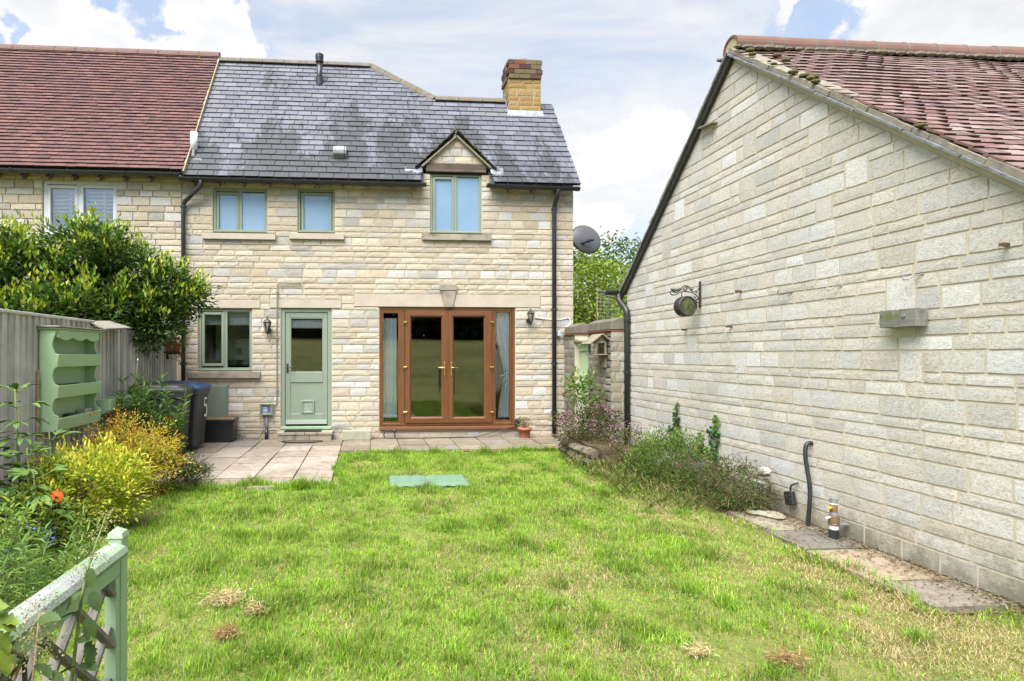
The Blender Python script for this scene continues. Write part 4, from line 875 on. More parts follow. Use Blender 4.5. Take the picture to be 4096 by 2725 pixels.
# curtains
def curtain(x0, x1, z0, z1, y, waist=None, folds=7):
    nx, nz = 60, 26; vs = []
    for j in range(nz + 1):
        t = j / nz; z = z0 + (z1 - z0) * t; a, b = x0, x1
        if waist:
            k = math.exp(-((t - waist) / 0.22) ** 2); a = x0 + (x1 - x0) * (0.50 * k + (0.14 if t < waist else 0.0) * (1 - k)); 
        for i in range(nx + 1):
            u = i / nx; vs.append((a + (b - a) * u + 0.004 * math.sin(9 * t + i), y + 0.022 * math.sin(u * folds * 2 * math.pi + 0.8 * math.sin(3 * t)) + 0.006 * math.sin(u * 31 + t * 4), z))
    mb = MB(); mb.add(vs, [(j * (nx + 1) + i, j * (nx + 1) + i + 1, (j + 1) * (nx + 1) + i + 1, (j + 1) * (nx + 1) + i) for j in range(nz) for i in range(nx)]); return mb.build('curtain', MT['curtain'], rm, True)
c = FR(1533, 1590, 1272, 1678); curtain(c[0] - .1, c[1], c[2] + .02, c[3], YF + 0.10, None, 6)
c = FR(1986, 2046, 1245, 1672); curtain(c[0], c[1] + .06, c[2], c[3], YF + 0.10, 0.42, 6)
tb = on_y(2020, 1498, YF); mb = MB(); mb.tube([(tb.x - 0.07, YF + 0.075, tb.z - .035), (tb.x, YF + .065, tb.z - .01), (tb.x + 0.12, YF + .075, tb.z + .05)], 0.012, 6); mb.build('tie_back', MT['curtain'], rm, True)
# ------------------------------------------------------------------ neighbouring house
NX0 = -9.5
nb = thing('neighbour_house', 'neighbouring cream stone house with red clay tile roof behind the evergreen bush', 'house', (-6.2, YF, 0))
NW = FR(171, 465, 723, 945); NEZ = EAVE_Z + 0.06; NEY = EAVE_Y - 0.02
nwall = wall_sheet('wall', MT['mortar'], nb, (NX0, XL - 0.004), (0, 4.62), [NW], lambda a, z, b: (a, YF + 0.004 + b, z), 0.25)
nr = lay_courses(NX0 + 2.2, XL - 0.004, 1.9, 4.44, [0.095, 0.10, 0.105, 0.15], [NW], flen, 0.012, 17)
place_stones(nwall, nr, facade_place, facade_col, 'stone', 0.013, 300, (), 22)
w = window(nb, NW, lights(NW, ((200, 297), (332, 452)), (752, 925), (0.05, 0.05)), MT['white'], MT['glass'], 0.06, mull=[(on_y(305, 850, YF).x, on_y(324, 850, YF).x)])
for (a, b) in ((200, 297), (332, 452)):     # plantation shutters
    q = FR(a, b, 752, 925)
    for u0, u1 in ((0.0, 0.64), (0.70, 1.0)) if a < 300 else ((0.0, 0.56), (0.64, 1.0)):
        x0, x1 = q[0] + (q[1] - q[0]) * u0, q[0] + (q[1] - q[0]) * u1
        for k in range(11):
            z = q[2] + 0.03 + k * 0.065; mb = MB(); M = Matrix.Translation((0, YF + 0.12, z)) @ Matrix.Rotation(R(58), 4, 'X'); mb.box(x0, x1, -0.03, 0.03, -0.004, 0.004, M); mb.build('shutter_slat', MT['white'], w)
        MB().box(x1 + .001, x1 + .045, YF + .12, YF + .16, q[2], q[3]).build('shutter_stile', MT['white'], w)
MB().box(NW[0] - .3, NW[1] + .3, YF + .6, YF + .62, NW[2] - .3, NW[3] + .3).build('room_back', MT['blind'], nb)
NRX = RX0 + 0.02; NRY = NEY + 2.31; NRZ = NEZ + 2.31 * SLOPE
nroof = MB(); nroof.add([(NX0, NEY, NEZ), (NRX, NEY, NEZ), (NRX, NRY, NRZ), (NX0, NRY, NRZ), (NRX, 2 * NRY - NEY, NEZ), (NX0, 2 * NRY - NEY, NEZ)], [(0, 1, 2, 3), (3, 2, 4, 5)])
nroof = nroof.build('roof', MT['felt'], nb)
RED = [(0.135, 0.068, 0.062), (0.125, 0.063, 0.06), (0.145, 0.073, 0.066), (0.115, 0.062, 0.06), (0.105, 0.058, 0.058), (0.15, 0.076, 0.068)]
def red_col(r, a, s, rr):
    c = rr.choice(RED); k = rr.uniform(0.92, 1.08); return tuple(v * k for v in c)
lay_tiles(nroof, 'roof_tile', 'red', (NX0 + 1.6, NEY, NEZ + 0.03), (1, 0, 0), UP, NRM, 2.31 / math.cos(PIT), NRX - NX0 - 1.6, 0.101, 0.166, 0.022, red_col, lambda a0, a1, s0, s1: (a0, a1), 300, 13, 0.02)
MT['nridge'] = plain('neighbour_ridge_tile', (0.17, 0.105, 0.095), (0.12, 0.085, 0.08), 12, 0.9, 0.1, 0.3, 60, c3=(0.30, 0.17, 0.05), lo=0.35, hi=0.6)
ridge_run(nroof, (NX0 + 1.6, NRY, NRZ + 0.05), (NRX + 0.01, NRY, NRZ + 0.05), 0.42, 0.12, MT['nridge'], hgt=0.085)
MT['verge'] = plain('verge_mortar', (0.40, 0.33, 0.22), (0.30, 0.25, 0.17), 16, 0.95, 0.1, 0.6, 60)
mb = MB(); p0, p1 = Vector((NRX - .012, NEY, NEZ)), Vector((NRX - .012, NRY, NRZ)); mb.add([p0 - NRM * .03, p0 + Vector((.03, 0, 0)) - NRM * .03, p0 + Vector((.03, 0, 0)) + NRM * .047, p0 + NRM * .047, p1 - NRM * .03, p1 + Vector((.03, 0, 0)) - NRM * .03, p1 + Vector((.03, 0, 0)) + NRM * .047, p1 + NRM * .047], [(0, 1, 2, 3), (7, 6, 5, 4), (0, 4, 5, 1), (1, 5, 6, 2), (2, 6, 7, 3), (3, 7, 4, 0)]); mb.build('verge', MT['verge'], nroof)
gutter(nb, NX0 + 2, on_y(722, 692, NEY).x, NEY - 0.025, NEZ - 0.005, NEZ - 0.015, r_=0.06)
for k in range(10):
    x = NX0 + 2.6 + k * 0.41
    if x < XL - 0.1: mb = MB(); mb.bar((x, YF + 0.05, NEZ + 0.02), (x, NEY + 0.06, NEZ - 0.12), 0.045, 0.08); mb.build('rafter_foot', MT['rafter'], nb)
MB().add([(NX0, YF + .02, 4.5), (NX0, NEY + .02, 4.47), (XL, NEY + .02, 4.47), (XL, YF + .02, 4.5)], [(0, 1, 2, 3)]).build('soffit', MT['felt'], nb)

# ------------------------------------------------------------------ barn on the right
XB, BY0, BY1, BAY = 3.776, 2.35, 7.95, 5.56
BEZ = 2.40; BAZ = 4.53
BT = 0.815; BTF = 0.885; BP = math.atan(BT); BPF = math.atan(BTF); BEZ = BAZ - (BY1 - BAY) * BTF
BEZ1 = BAZ - (BAY - BY0) * BT
barn = thing('stone_barn', 'grey stone barn gable with red clay tiled roof beside the lawn', 'barn', (XB, 5.2, 0))
mb = MB(); og = [(BY1, 0), (BY1, BEZ), (BAY, BAZ), (BY0, BEZ1), (BY0, 0)]
mb.prism(og, lambda a, b: (XB, a, b), lambda a, b: (XB + 0.3, a, b)); bwall = mb.build('gable_wall', MT['bmortar'], barn)
MB().box(XB + .305, 11, BY0 + .2, BY1 - .01, 0.0, BEZ1 - 0.3).build('outer_wall', MT['bmortar'], barn)
BG = [(0.53, 0.515, 0.48), (0.50, 0.49, 0.465), (0.56, 0.545, 0.52), (0.48, 0.47, 0.44), (0.585, 0.58, 0.565), (0.52, 0.495, 0.45)]
BC = [(0.53, 0.505, 0.45), (0.515, 0.485, 0.43), (0.54, 0.52, 0.475), (0.505, 0.485, 0.44), (0.535, 0.495, 0.445)]
def barn_col(r, rr):
    big = (r[3] - r[2]) > 0.125; c = rr.choice(BG if rr.random() < (0.8 if big else 0.18) else BC); k = rr.uniform(0.9, 1.08)
    if r[2] < 0.12: c = tuple(a * b for a, b in zip(c, (0.72, 0.70, 0.62)))
    elif r[2] < 0.3 and rr.random() < .5: c = tuple(a * b for a, b in zip(c, (0.86, 0.85, 0.80)))
    return tuple(v * k for v in c)
def barn_place(a, z=0, out=0):
    if a == 'rot': return -math.pi / 2
    return Vector((XB - 0.002 - out, BY1 - a, z))
blen = lambda h, rr: rr.uniform(0.19, 0.36) if h > 0.125 else (rr.uniform(0.12, 0.22) if rr.random() < 0.3 else rr.uniform(0.24, 0.40))
# jumpers: tall stones that break two courses
rr_ = random.Random(77); courses = []; z = 0.0; hs = [0.15, 0.10, 0.10, 0.15, 0.08, 0.15, 0.10, 0.10, 0.075, 0.15, 0.10, 0.075, 0.15, 0.10, 0.10, 0.075, 0.15, 0.10, 0.075, 0.15, 0.10, 0.075, 0.15, 0.10, 0.10, 0.15, 0.075, 0.10, 0.15, 0.10, 0.075, 0.15, 0.1, 0.1, 0.15, 0.1, 0.1, 0.15, 0.1, 0.1]
br = []; jump = []
for i, h in enumerate(hs):
    if z > BAZ: break
    courses.append((z, z + h)); z += h
for i in range(len(courses) - 1):
    if rr_.random() < 0.62:
        for k in range(rr_.randint(1, 2)): a = rr_.uniform(0.3, 4.9); jump.append((a, a + rr_.uniform(0.16, 0.24), courses[i][0], courses[i + 1][1]))
jump = [j for i, j in enumerate(jump) if not any(j[0] < q[1] + .12 and j[1] > q[0] - .12 and j[2] < q[3] and j[3] > q[2] for q in jump[:i])]
for i, (za, zb) in enumerate(courses): br += lay_courses(0, BY1 - BY0, za, zb, [zb - za], jump, blen, 0.012, 200 + i)
br += [(a + .006, b - .006, c + .006, d - .006) for a, b, c, d in jump]
HB = BY1 - BAY; bcut = [(-BTF, 1.0, BAZ - 0.05 - BTF * HB), (BT, 1.0, BAZ - 0.05 + BT * HB)]
place_stones(bwall, br, barn_place, barn_col, 'bstone', 0.006, 300, bcut, 33)
# roof: near slope faces the camera
BN = Vector((0, -math.sin(BP), math.cos(BP))); BU = Vector((0, math.cos(BP), math.sin(BP))); BV = 0.06
rb = MB(); z0 = BAZ + 0.05; ye = BY0 - 0.25; ze = z0 - (BAY - ye) * BT; yf = BY1 + 0.14; zf = z0 - (yf - BAY) * BTF
rb.add([(XB - .02, ye, ze), (12, ye, ze), (12, BAY, z0), (XB - .02, BAY, z0), (12, yf, zf), (XB - .02, yf, zf)], [(0, 1, 2, 3), (3, 2, 4, 5)])
broof = rb.build('roof', MT['felt'], barn)
BRED = [(0.175, 0.105, 0.093), (0.155, 0.087, 0.077), (0.20, 0.135, 0.122), (0.14, 0.082, 0.074), (0.21, 0.15, 0.138), (0.135, 0.083, 0.077)]
def bred(r, a, s, rr): c = rr.choice(BRED); k = rr.uniform(0.85, 1.2); return tuple(v * k for v in c)
sag = lambda a, s: 0.012 * math.sin(a * 2.1 + s * 1.3) + 0.01 * math.sin(a * 4.7 - s * 2.2)
slen = (BAY - ye) / math.cos(BP)
lay_tiles(broof, 'roof_tile', 'barn', (XB - BV, ye, ze + 0.03), (1, 0, 0), BU, BN, slen, 4.3, 0.112, 0.17, 0.014, bred, lambda a0, a1, s0, s1: (a0, a1) if s1 < slen - .06 else None, 300, 19, 0.010, sag, tk=0.9)
# far slope (only its verge shows)
BU2 = Vector((0, -math.cos(BPF), math.sin(BPF))); BN2 = Vector((0, math.sin(BPF), math.cos(BPF)))
lay_tiles(broof, 'far_roof_tile', 'barn', (XB - BV + .06, yf, zf + 0.03), (1, 0, 0), BU2, BN2, (yf - BAY) / math.cos(BPF), 0.9, 0.102, 0.17, 0.015, bred, lambda a0, a1, s0, s1: (a0, a1), 0, 23, 0.03)
MT['bridge'] = plain('barn_ridge_tile', (0.175, 0.095, 0.075), (0.135, 0.08, 0.066), 7, 0.85, 0.2, 0.3, 70, c3=(0.13, 0.10, 0.09), lo=0.3, hi=0.6)
yr, zr = BAY, z0 + 0.03; x = XB - BV + 0.02
for k in range(13):
    L = (0.36, 0.14)[k == 1] if k < 2 else 0.34; rr0 = 0.125; mb = MB(); j = random.uniform(-.006, .006)
    pr = [(rr0 * math.cos(a), rr0 * math.sin(a)) for a in np.linspace(-.25, math.pi + .25, 13)] + [(-.105 * math.cos(a) * -1, .105 * math.sin(a)) for a in np.linspace(math.pi + .25, -.25, 9)]
    mb.prism(pr, lambda a, b: (x + .004, yr + a, zr + b + j), lambda a, b: (x + L - .008, yr + a, zr + b + j)); mb.build('ridge_tile', MT['bridge'], broof, False)
    if k:
        mb = MB(); pr = [(.128 * math.cos(a), .128 * math.sin(a)) for a in np.linspace(-.2, math.pi + .2, 13)] + [(.1, -.03)]; mb.prism(pr, lambda a, b: (x - .012, yr + a, zr + b), lambda a, b: (x + .008, yr + a, zr + b)); mb.build('mortar_joint', MT['ridge'], broof)
    x += L
MB().prism([(0.112 * math.cos(a), 0.112 * math.sin(a)) for a in np.linspace(-.3, math.pi + .3, 14)], lambda a, b: (XB - BV + .035, yr + a, zr + b), lambda a, b: (XB - BV + .06, yr + a, zr + b)).build('ridge_end', MT['verge'], broof)
mb = MB()
for s in (-1, 1):
    for k in range(36):
        x = XB - .05 + k * 0.11; r_ = random.uniform(.02, .04); mb.lathe([(.001, -r_), (r_, -r_ * .3), (r_ * .8, r_ * .5), (.001, r_ * .8)], Matrix.Translation((x, yr + s * .135, zr - .045)) @ Matrix.Scale(2.2, 4, (1, 0, 0)), 6)
mb.build('mortar_bedding', MT['ridge'], broof)['kind'] = 'stuff'
# verge: undercloak strip and mortar fillet under the tile ends
MT['vm'] = plain('barn_verge_mortar', (0.235, 0.215, 0.17), (0.17, 0.155, 0.125), 14, .95, .1, .7, 50, c3=(.12, .11, .09))
MT['under'] = plain('undercloak', (0.10, 0.105, 0.11), (0.20, 0.21, 0.22), 20, 0.7, 0.3, 0.2, 60)
def rake(s, q):   # point on the rake line at fraction q, s=+1 near side, -1 house side
    yy = BAY + (ye - BAY) * q if s > 0 else BAY + (yf - BAY) * q
    return Vector((0, yy, z0 - abs(yy - BAY) * (BT if s > 0 else BTF)))
for s, n_, xo in ((1, BN, 0), (-1, BN2, 0)):
    for k in range(9):
        a, b = rake(s, k / 9), rake(s, (k + 1) / 9 - .002); mb = MB(); jz = random.uniform(-.006, .006)
        A = [a + n_ * (-.022 + jz), a + n_ * (-.006 + jz), b + n_ * (-.006 + jz), b + n_ * (-.022 + jz)]
        mb.add([v + Vector((XB - .08, 0, 0)) for v in A] + [v + Vector((XB + .02, 0, 0)) for v in A], [(0, 1, 2, 3), (7, 6, 5, 4), (0, 4, 5, 1), (1, 5, 6, 2), (2, 6, 7, 3), (3, 7, 4, 0)]); mb.build('undercloak', MT['under'], barn)
    for k in range(30):
        a, b = rake(s, k / 30), rake(s, (k + 1) / 30); mb = MB(); j0, j1 = random.uniform(-.007, .007), random.uniform(-.006, .010); jx = random.uniform(-.008, .006)
        A = [a - n_ * .004, a + n_ * (.032 + j0), b + n_ * (.032 + j0), b - n_ * .004]; A2 = [a - n_ * .004, a + n_ * (.042 + j1), b + n_ * (.042 + j1), b - n_ * .004]
        mb.add([v + Vector((XB - .062 + jx, 0, 0)) for v in A] + [v + Vector((XB + .07, 0, 0)) for v in A2], [(0, 1, 2, 3), (7, 6, 5, 4), (0, 4, 5, 1), (1, 5, 6, 2), (2, 6, 7, 3), (3, 7, 4, 0)]); mb.build('verge_mortar', MT['vm'], barn)
# black painted barge on the house side verge
a, b = rake(-1, 0.0), rake(-1, 1.0); mb = MB(); A = [a - BN2 * .085, a - BN2 * .024, b - BN2 * .024, b - BN2 * .085]
mb.add([v + Vector((XB - .055, 0, 0)) for v in A] + [v + Vector((XB - .025, 0, 0)) for v in A], [(0, 1, 2, 3), (7, 6, 5, 4), (0, 4, 5, 1), (1, 5, 6, 2), (2, 6, 7, 3), (3, 7, 4, 0)]); mb.build('barge_board', MT['iron'], barn)
mb = MB()
for k in range(14):
    q = random.uniform(.03, .7); p = rake(1, q) + BN * .055 + Vector((XB - .06 + random.random() ** 2 * .3, 0, 0)); r_ = random.uniform(.012, .03) * 1.0
    mb.lathe([(.001, -r_ * .6), (r_, -r_ * .3), (r_ * .9, r_ * .4), (.001, r_ * .8)], Matrix.Translation(p) @ Matrix.Scale(1.8, 4, (1, 0, 0)), 7)
mb.build('moss', MT['moss'], broof, True)['kind'] = 'stuff'
# gutter stub and downpipe at the corner
gy = yf - 0.02; gz = BEZ - 0.16
pr = [(.058 * math.cos(a), .058 * math.sin(a)) for a in np.linspace(math.pi, 2 * math.pi, 9)] + [(.05 * math.cos(a), .05 * math.sin(a)) for a in np.linspace(2 * math.pi, math.pi, 7)]
g0 = on_y(2416, 1174, gy).x; mb = MB(); gz = on_y(2460, 1166, gy).z; mb.prism(pr, lambda a, b: (g0, gy + a, gz + b), lambda a, b: (5.0, gy + a, gz + .05 + b)); mb.build('gutter', MT['black'], barn)
po = on_y(2472, 1190, gy); pd = on_x(2508, 1500, XB - 0.055)
downpipe(barn, [(po.x, gy, gz - .02), (po.x, gy - .02, gz - .13), (pd.x, pd.y, gz - .30), (pd.x, pd.y, 0.02)], 0.042, (1.95, 1.2, 0.5), 0.05, (1, 0, 0))

# ------------------------------------------------------------------ garden wall with the green gate
XW = 3.5; WZ = 1.79
gw = thing('garden_wall', 'low grey stone garden wall with red tile course between cottage and barn', 'wall', (XW, 8.6, 0))
GY0, GY1 = 9.29, 8.70; YC = 7.86
WG = [(0.23, 0.205, 0.16), (0.26, 0.235, 0.19), (0.20, 0.185, 0.15), (0.29, 0.275, 0.245), (0.24, 0.21, 0.16)]
for (ya, yb) in ((YF - .03, GY0), (GY1, YC)):
    MB().box(XW, XW + .24, yb, ya, 0, WZ).build('core', MT['bmortar'], gw)
    def wplace(a, z=0, out=0, ya=ya):
        if a == 'rot': return -math.pi / 2
        return Vector((XW - .001 - out, ya - a, z))
    rs = lay_courses(0, ya - yb, 0.0, WZ, [0.10, 0.15, 0.14], [], lambda h, rr: rr.uniform(0.16, 0.36), 0.012, int(ya * 10))
    place_stones(gw, rs, wplace, lambda r, rr: rr.choice(WG), 'bstone', 0.02, 300, (), 6)
def wfront(a, z=0, out=0):
    if a == 'rot': return 0.0
    return Vector((XW + a, YC - .001 - out, z))
MB().box(XW, XB - .004, YC + .001, YC + .2, 0, WZ - .001).build('core', MT['bmortar'], gw)
place_stones(gw, lay_courses(-.02, XB - XW, 0.0, WZ, [0.10, 0.15, 0.14], [], lambda h, rr: rr.uniform(0.12, 0.2), 0.012, 3), wfront, lambda r, rr: tuple(v * 1.15 for v in rr.choice(WG)), 'bstone', 0.02, 300, (), 8)
MT['clay'] = plain('clay_tile', (0.22, 0.075, 0.045), (0.16, 0.06, 0.04), 20, 0.85, 0.2, 0.2, 60)
y = YF - .03
for (ya, yb) in ((YF - .03, GY0 - .02), (GY1 + .02, YC - .02)):
    y = ya; n = max(2, round((ya - yb) / .26)); L = (ya - yb) / n
    for k in range(n):
        MB().box(XW - .045, XW + .27, y - (k + 1) * L + .004, y - k * L - .004, WZ + .002, WZ + .018).build('clay_tile', MT['clay'], gw)
    n = max(1, round((ya - yb) / .42)); L = (ya - yb) / n
    for k in range(n):
        mb = MB(); y0_, y1_ = ya - (k + 1) * L + .006, ya - k * L - .006; h = random.uniform(.14, .19)
        mb.prism([(XW - .015, WZ + .02), (XW + .25, WZ + .02), (XW + .24, WZ + h), (XW + .12, WZ + h + .03), (XW - .005, WZ + h - .02)], lambda a, b: (a, y0_, b), lambda a, b: (a, y1_, b)); o = mb.build('coping_stone', MT['bstone_o'], gw, bevel=.012); o.color = (0.15, 0.135, 0.11, 1)
MB().box(XW + .27, XB - .006, YC - .02, YC + .2, WZ + .02, WZ + .17).build('coping_stone', MT['bstone_o'], gw, bevel=.012).color = (0.17, 0.155, 0.13, 1)
gate = thing('garden_gate', 'pale green boarded gate in the stone garden wall', 'gate', (XW + .1, 9.0, 0))
n = 6; L = (GY0 - GY1 - .03) / n
for k in range(n): MB().box(XW + .10, XW + .125, GY0 - .015 - (k + 1) * L + .002, GY0 - .015 - k * L - .002, .05, 1.72 + .0).build('board', MT['green'], gate, bevel=.003)
for z in (.35, 1.02, 1.52): MB().box(XW + .07, XW + .099, GY1 + .02, GY0 - .02, z, z + .11).build('ledge', MT['green'], gate, bevel=.004)
mb = MB(); mb.tube([(XW + .02, GY1 - .05, 1.66), (XW + .02, GY0 + .05, 1.68)], .042, 10); log = mb.build('top_rail', timber('gate_pole', (.2, .22, .14), (.3, .32, .22), (1, .1, 1), 20), gate, True)
# light wire netting on top of the wall
MT['wire'] = plain('galvanised_wire', (0.30, 0.31, 0.32), (0.22, 0.22, 0.22), 20, 0.5, 0.5, 0, 10, 0.6)
nw = thing('wire_netting', 'thin wire netting on a stake above the garden wall', 'wire netting', (XW + .1, 8.3, 1.95))
mb = MB(); st = on_y(2389, 1290, 8.5); mb.tube([(st.x, 8.5, 1.9), (st.x, 8.5, 2.5)], .008, 6); mb.build('stake', MT['twig'], nw)
mb = MB()
for k in range(9): z = 1.98 + k * .06; mb.tube([(st.x, 8.5, z), (st.x + .15, 8.25, z - .01 * k % 2), (XB - .1, YC + .12, z + .02)], .0025, 4)
for k in range(7): q = k / 6; p = Vector((st.x, 8.5, 0)).lerp(Vector((XB - .1, YC + .12, 0)), q); mb.tube([(p.x, p.y, 1.97), (p.x, p.y, 2.46)], .0022, 4)
mb.build('mesh', MT['wire'], nw)['kind'] = 'stuff'
# ------------------------------------------------------------------ ground
def gz(x, y): return 0.075 * max(0.0, -y - 9.0) ** 1.0 - 0.035 if y < -9 else -0.035
xs = sorted(set([-400, -200, -120, -80, -60, -45, -32, -24, -18, -13, -10, -7, -5, -3, -1, 1, 3, 5, 7, 10, 13, 18, 24, 32, 45, 60, 80, 120, 200, 400]))
ys = [-400, -250, -160, -120, -95, -80, -70, -60, -50, -42, -35, -28, -22, -17, -13, -11, -9, -6, -3, 0, 3, 6, 9, 12, 16, 22, 30, 45, 70, 120, 200, 400]
mb = MB(); mb.add([(x, y, gz(x, y) if y > -85 else gz(x, -85)) for y in ys for x in xs], [(j * len(xs) + i, j * len(xs) + i + 1, (j + 1) * len(xs) + i + 1, (j + 1) * len(xs) + i) for j in range(len(ys) - 1) for i in range(len(xs) - 1)])
t = NT('meadow_ground'); f = t.noise(1.3, 8, 0.65); g = t.noise(30, 6, 0.7); h = t.noise(0.12, 4, 0.6)
f = t.noise(2.6, 9, .72, (1, .25, 1)); c = t.ramp(f, [(0.35, (0.075, 0.10, 0.025)), (0.6, (0.16, 0.17, 0.05)), (.72, (.24, .22, .09))]); c = t.mix(t.rng(h, 0.4, 0.65, 0, 0.6), c, (0.24, 0.215, 0.075)); c = t.mix(t.rng(g, 0.5, 0.7, 0, .5), c, (0.10, 0.085, 0.045))
MT['ground'] = t.out(t.principled(c, 0.95, 0.1, 0, t.bump(g, .6, .02)))
tag(mb.build('ground', MT['ground'], None, True), kind='structure')

# lawn sheet (thatch under the blades) and bed soil
t = NT('lawn_thatch'); f = t.noise(9, 7, 0.7); g = t.noise(55, 6, 0.75)
c = t.ramp(f, [(0.3, (0.12, 0.155, 0.03)), (0.55, (0.19, 0.20, 0.06)), (0.75, (0.26, 0.22, 0.10))]); c = t.mix(t.rng(g, 0.5, 0.72, 0, .6), c, (0.10, 0.08, 0.04))
MT['thatch'] = t.out(t.principled(c, 0.95, 0.1, 0, t.bump(g, .8, .02)))
MT['soil'] = plain('soil', (0.085, 0.062, 0.04), (0.13, 0.10, 0.065), 14, 0.95, 0.1, 0.9, 60, c3=(0.22, 0.18, 0.12))
def rel(x, y): return 0.012 * math.sin(x * 1.9 + 1) * math.cos(y * 1.3) + 0.006 * math.sin(x * 5 + y * 4)
nx, ny = 60, 90; vs = []
for j in range(ny + 1):
    for i in range(nx + 1): x = -2.65 + 6.4 * i / nx; y = -2.0 + 10.55 * j / ny; vs.append((x, y, -0.022 + rel(x, y) * 0.7))
mb = MB(); mb.add(vs, [(j * (nx + 1) + i, j * (nx + 1) + i + 1, (j + 1) * (nx + 1) + i + 1, (j + 1) * (nx + 1) + i) for j in range(ny) for i in range(nx)]); tag(mb.build('lawn', MT['thatch'], None, True), kind='structure')
vs = []; nx, ny = 14, 50
for j in range(ny + 1):
    for i in range(nx + 1):
        y = 1.0 + 6.6 * j / ny; e = -2.25 + 0.10 * math.sin(y * 2.3) - max(0, (y - 6.2)) * 0.45; u = i / nx; x = -3.19 + (e + 3.19) * u
        vs.append((x, y, -0.03 + 0.075 * math.sin(math.pi * min(1, (1 - u) * 2.2) / 2) + 0.02 * math.sin(x * 9 + y * 7) * (1 - u)))
mb = MB(); mb.add(vs, [(j * (nx + 1) + i, j * (nx + 1) + i + 1, (j + 1) * (nx + 1) + i + 1, (j + 1) * (nx + 1) + i) for j in range(ny) for i in range(nx)]); tag(mb.build('flower_bed', MT['soil'], None, True), kind='structure')

# patio slabs
def slab_mat(name):
    t = NT(name); base = t.objcol(); f = t.noise(4, 7, 0.65); g = t.noise(38, 6, 0.7); k = t.noise(11, 8, 0.75, dist=.6)
    c = t.mix(t.rng(f, 0.45, 0.7, 0, .6), base, t.mix(1.0, base, (0.66, 0.60, 0.52), 'MULTIPLY')); c = t.mix(t.rng(k, 0.50, 0.66, 0, .65), c, (0.085, 0.075, 0.06)); c = t.mix(t.rng(t.noise(1.6, 6, .7, off=(3, 1, 0)), .5, .66, 0, .55), c, (0.13, 0.11, 0.085)); c = t.mix(t.rng(g, .55, .75, 0, .25), c, (0.46, 0.42, 0.37))
    return t.out(t.principled(c, 0.9, 0.15, 0, t.bump(t.math('ADD', g, t.math('MULTIPLY', k, .8)), .3, .005)))
MT['slab'] = slab_mat('paving_slab')
patio = MB(); 
patio.add([(-3.15, 8.42, -.006), (3.5, 8.42, -.006), (3.5, YF + .02, -.006), (-3.15, YF + .02, -.006)], [(0, 1, 2, 3)]); patio.add([(-3.15, 6.3, -.006), (-.42, 6.3, -.006), (-.42, 8.415, -.006), (-3.15, 8.415, -.006)], [(0, 1, 2, 3)])
patio = tag(patio.build('patio', MT['soil'], None), kind='structure')
PXG, PYG, PS = -1.325, 8.05, 0.457
slabv = []
for k in range(5):
    rr = random.Random(k + 50); n = 4; mb = MB(); vs = [((i / n - .5), (j / n - .5), .5 - (0.10 * rr.random() if i in (0, n) or j in (0, n) else 0.03 * rr.random())) for j in range(n + 1) for i in range(n + 1)]
    fs = [(j * (n + 1) + i, j * (n + 1) + i + 1, (j + 1) * (n + 1) + i + 1, (j + 1) * (n + 1) + i) for j in range(n) for i in range(n)]
    lp = list(range(n + 1)) + [j * (n + 1) + n for j in range(1, n + 1)] + [n * (n + 1) + i for i in range(n - 1, -1, -1)] + [j * (n + 1) for j in range(n - 1, 0, -1)]
    b = len(vs); m = len(lp); vs += [(vs[i][0], vs[i][1], -.5) for i in lp]; fs += [(lp[(i + 1) % m], lp[i], b + i, b + (i + 1) % m) for i in range(m)]; mb.add(vs, fs); slabv.append(mb.mesh('paving_slab', MT['slab']))
SLABS = []
for j in range(-5, 5):
    for i in range(-4, 11):
        x0, y0 = PXG + i * PS, PYG - PS + j * PS; cx, cy = x0 + PS / 2, y0 + PS / 2
        sy = PS
        if cy > YF - .05: continue
        if y0 + PS > YF: sy = YF - .02 - y0; cy = y0 + sy / 2
        if not (cy > 8.42 or (cx < -.38 and cy > 6.35)) or cx > 3.4 or cx < -3.1: continue
        warm = cx < -.3 and cy < 8.8; rr = random
        c = rr.choice([(0.29, 0.245, 0.205), (0.265, 0.22, 0.18), (0.315, 0.27, 0.23), (0.25, 0.21, 0.175)]) if warm else rr.choice([(0.205, 0.168, 0.126), (0.175, 0.146, 0.108), (0.23, 0.19, 0.146), (0.185, 0.168, 0.146)])
        o = inst('paving_slab', rr.choice(slabv), patio, (cx + rr.uniform(-.003, .003), cy + rr.uniform(-.003, .003), -.008 + rr.uniform(-.004, .006)), rr.uniform(-.012, .012), (PS - rr.uniform(.012, .02), sy - .014, .04), c)
        o.rotation_euler = (rr.uniform(-.006, .006), rr.uniform(-.006, .006), rr.uniform(-.008, .008)); SLABS.append((cx, cy))
# concrete path by the barn
path = MB(); path.add([(3.2, 2.95, -.014), (XB, 2.95, -.014), (XB, 5.3, -.014), (3.3, 5.3, -.014)], [(0, 1, 2, 3)]); path = tag(path.build('path', MT['soil'], None), kind='structure')
for (ya, yb, xa, c) in ((4.95, 4.38, 3.30, (0.26, 0.23, 0.18)), (4.37, 3.94, 3.24, (0.15, 0.14, 0.125)), (3.93, 3.36, 3.22, (0.28, 0.225, 0.16)), (3.35, 2.98, 3.24, (0.21, 0.187, 0.155))):
    o = inst('paving_slab', random.choice(slabv), path, ((xa + XB - .03) / 2, (ya + yb) / 2, -.010 + random.uniform(0, .006)), random.uniform(-.015, .015), (XB - .03 - xa, ya - yb - .012, .04), c)

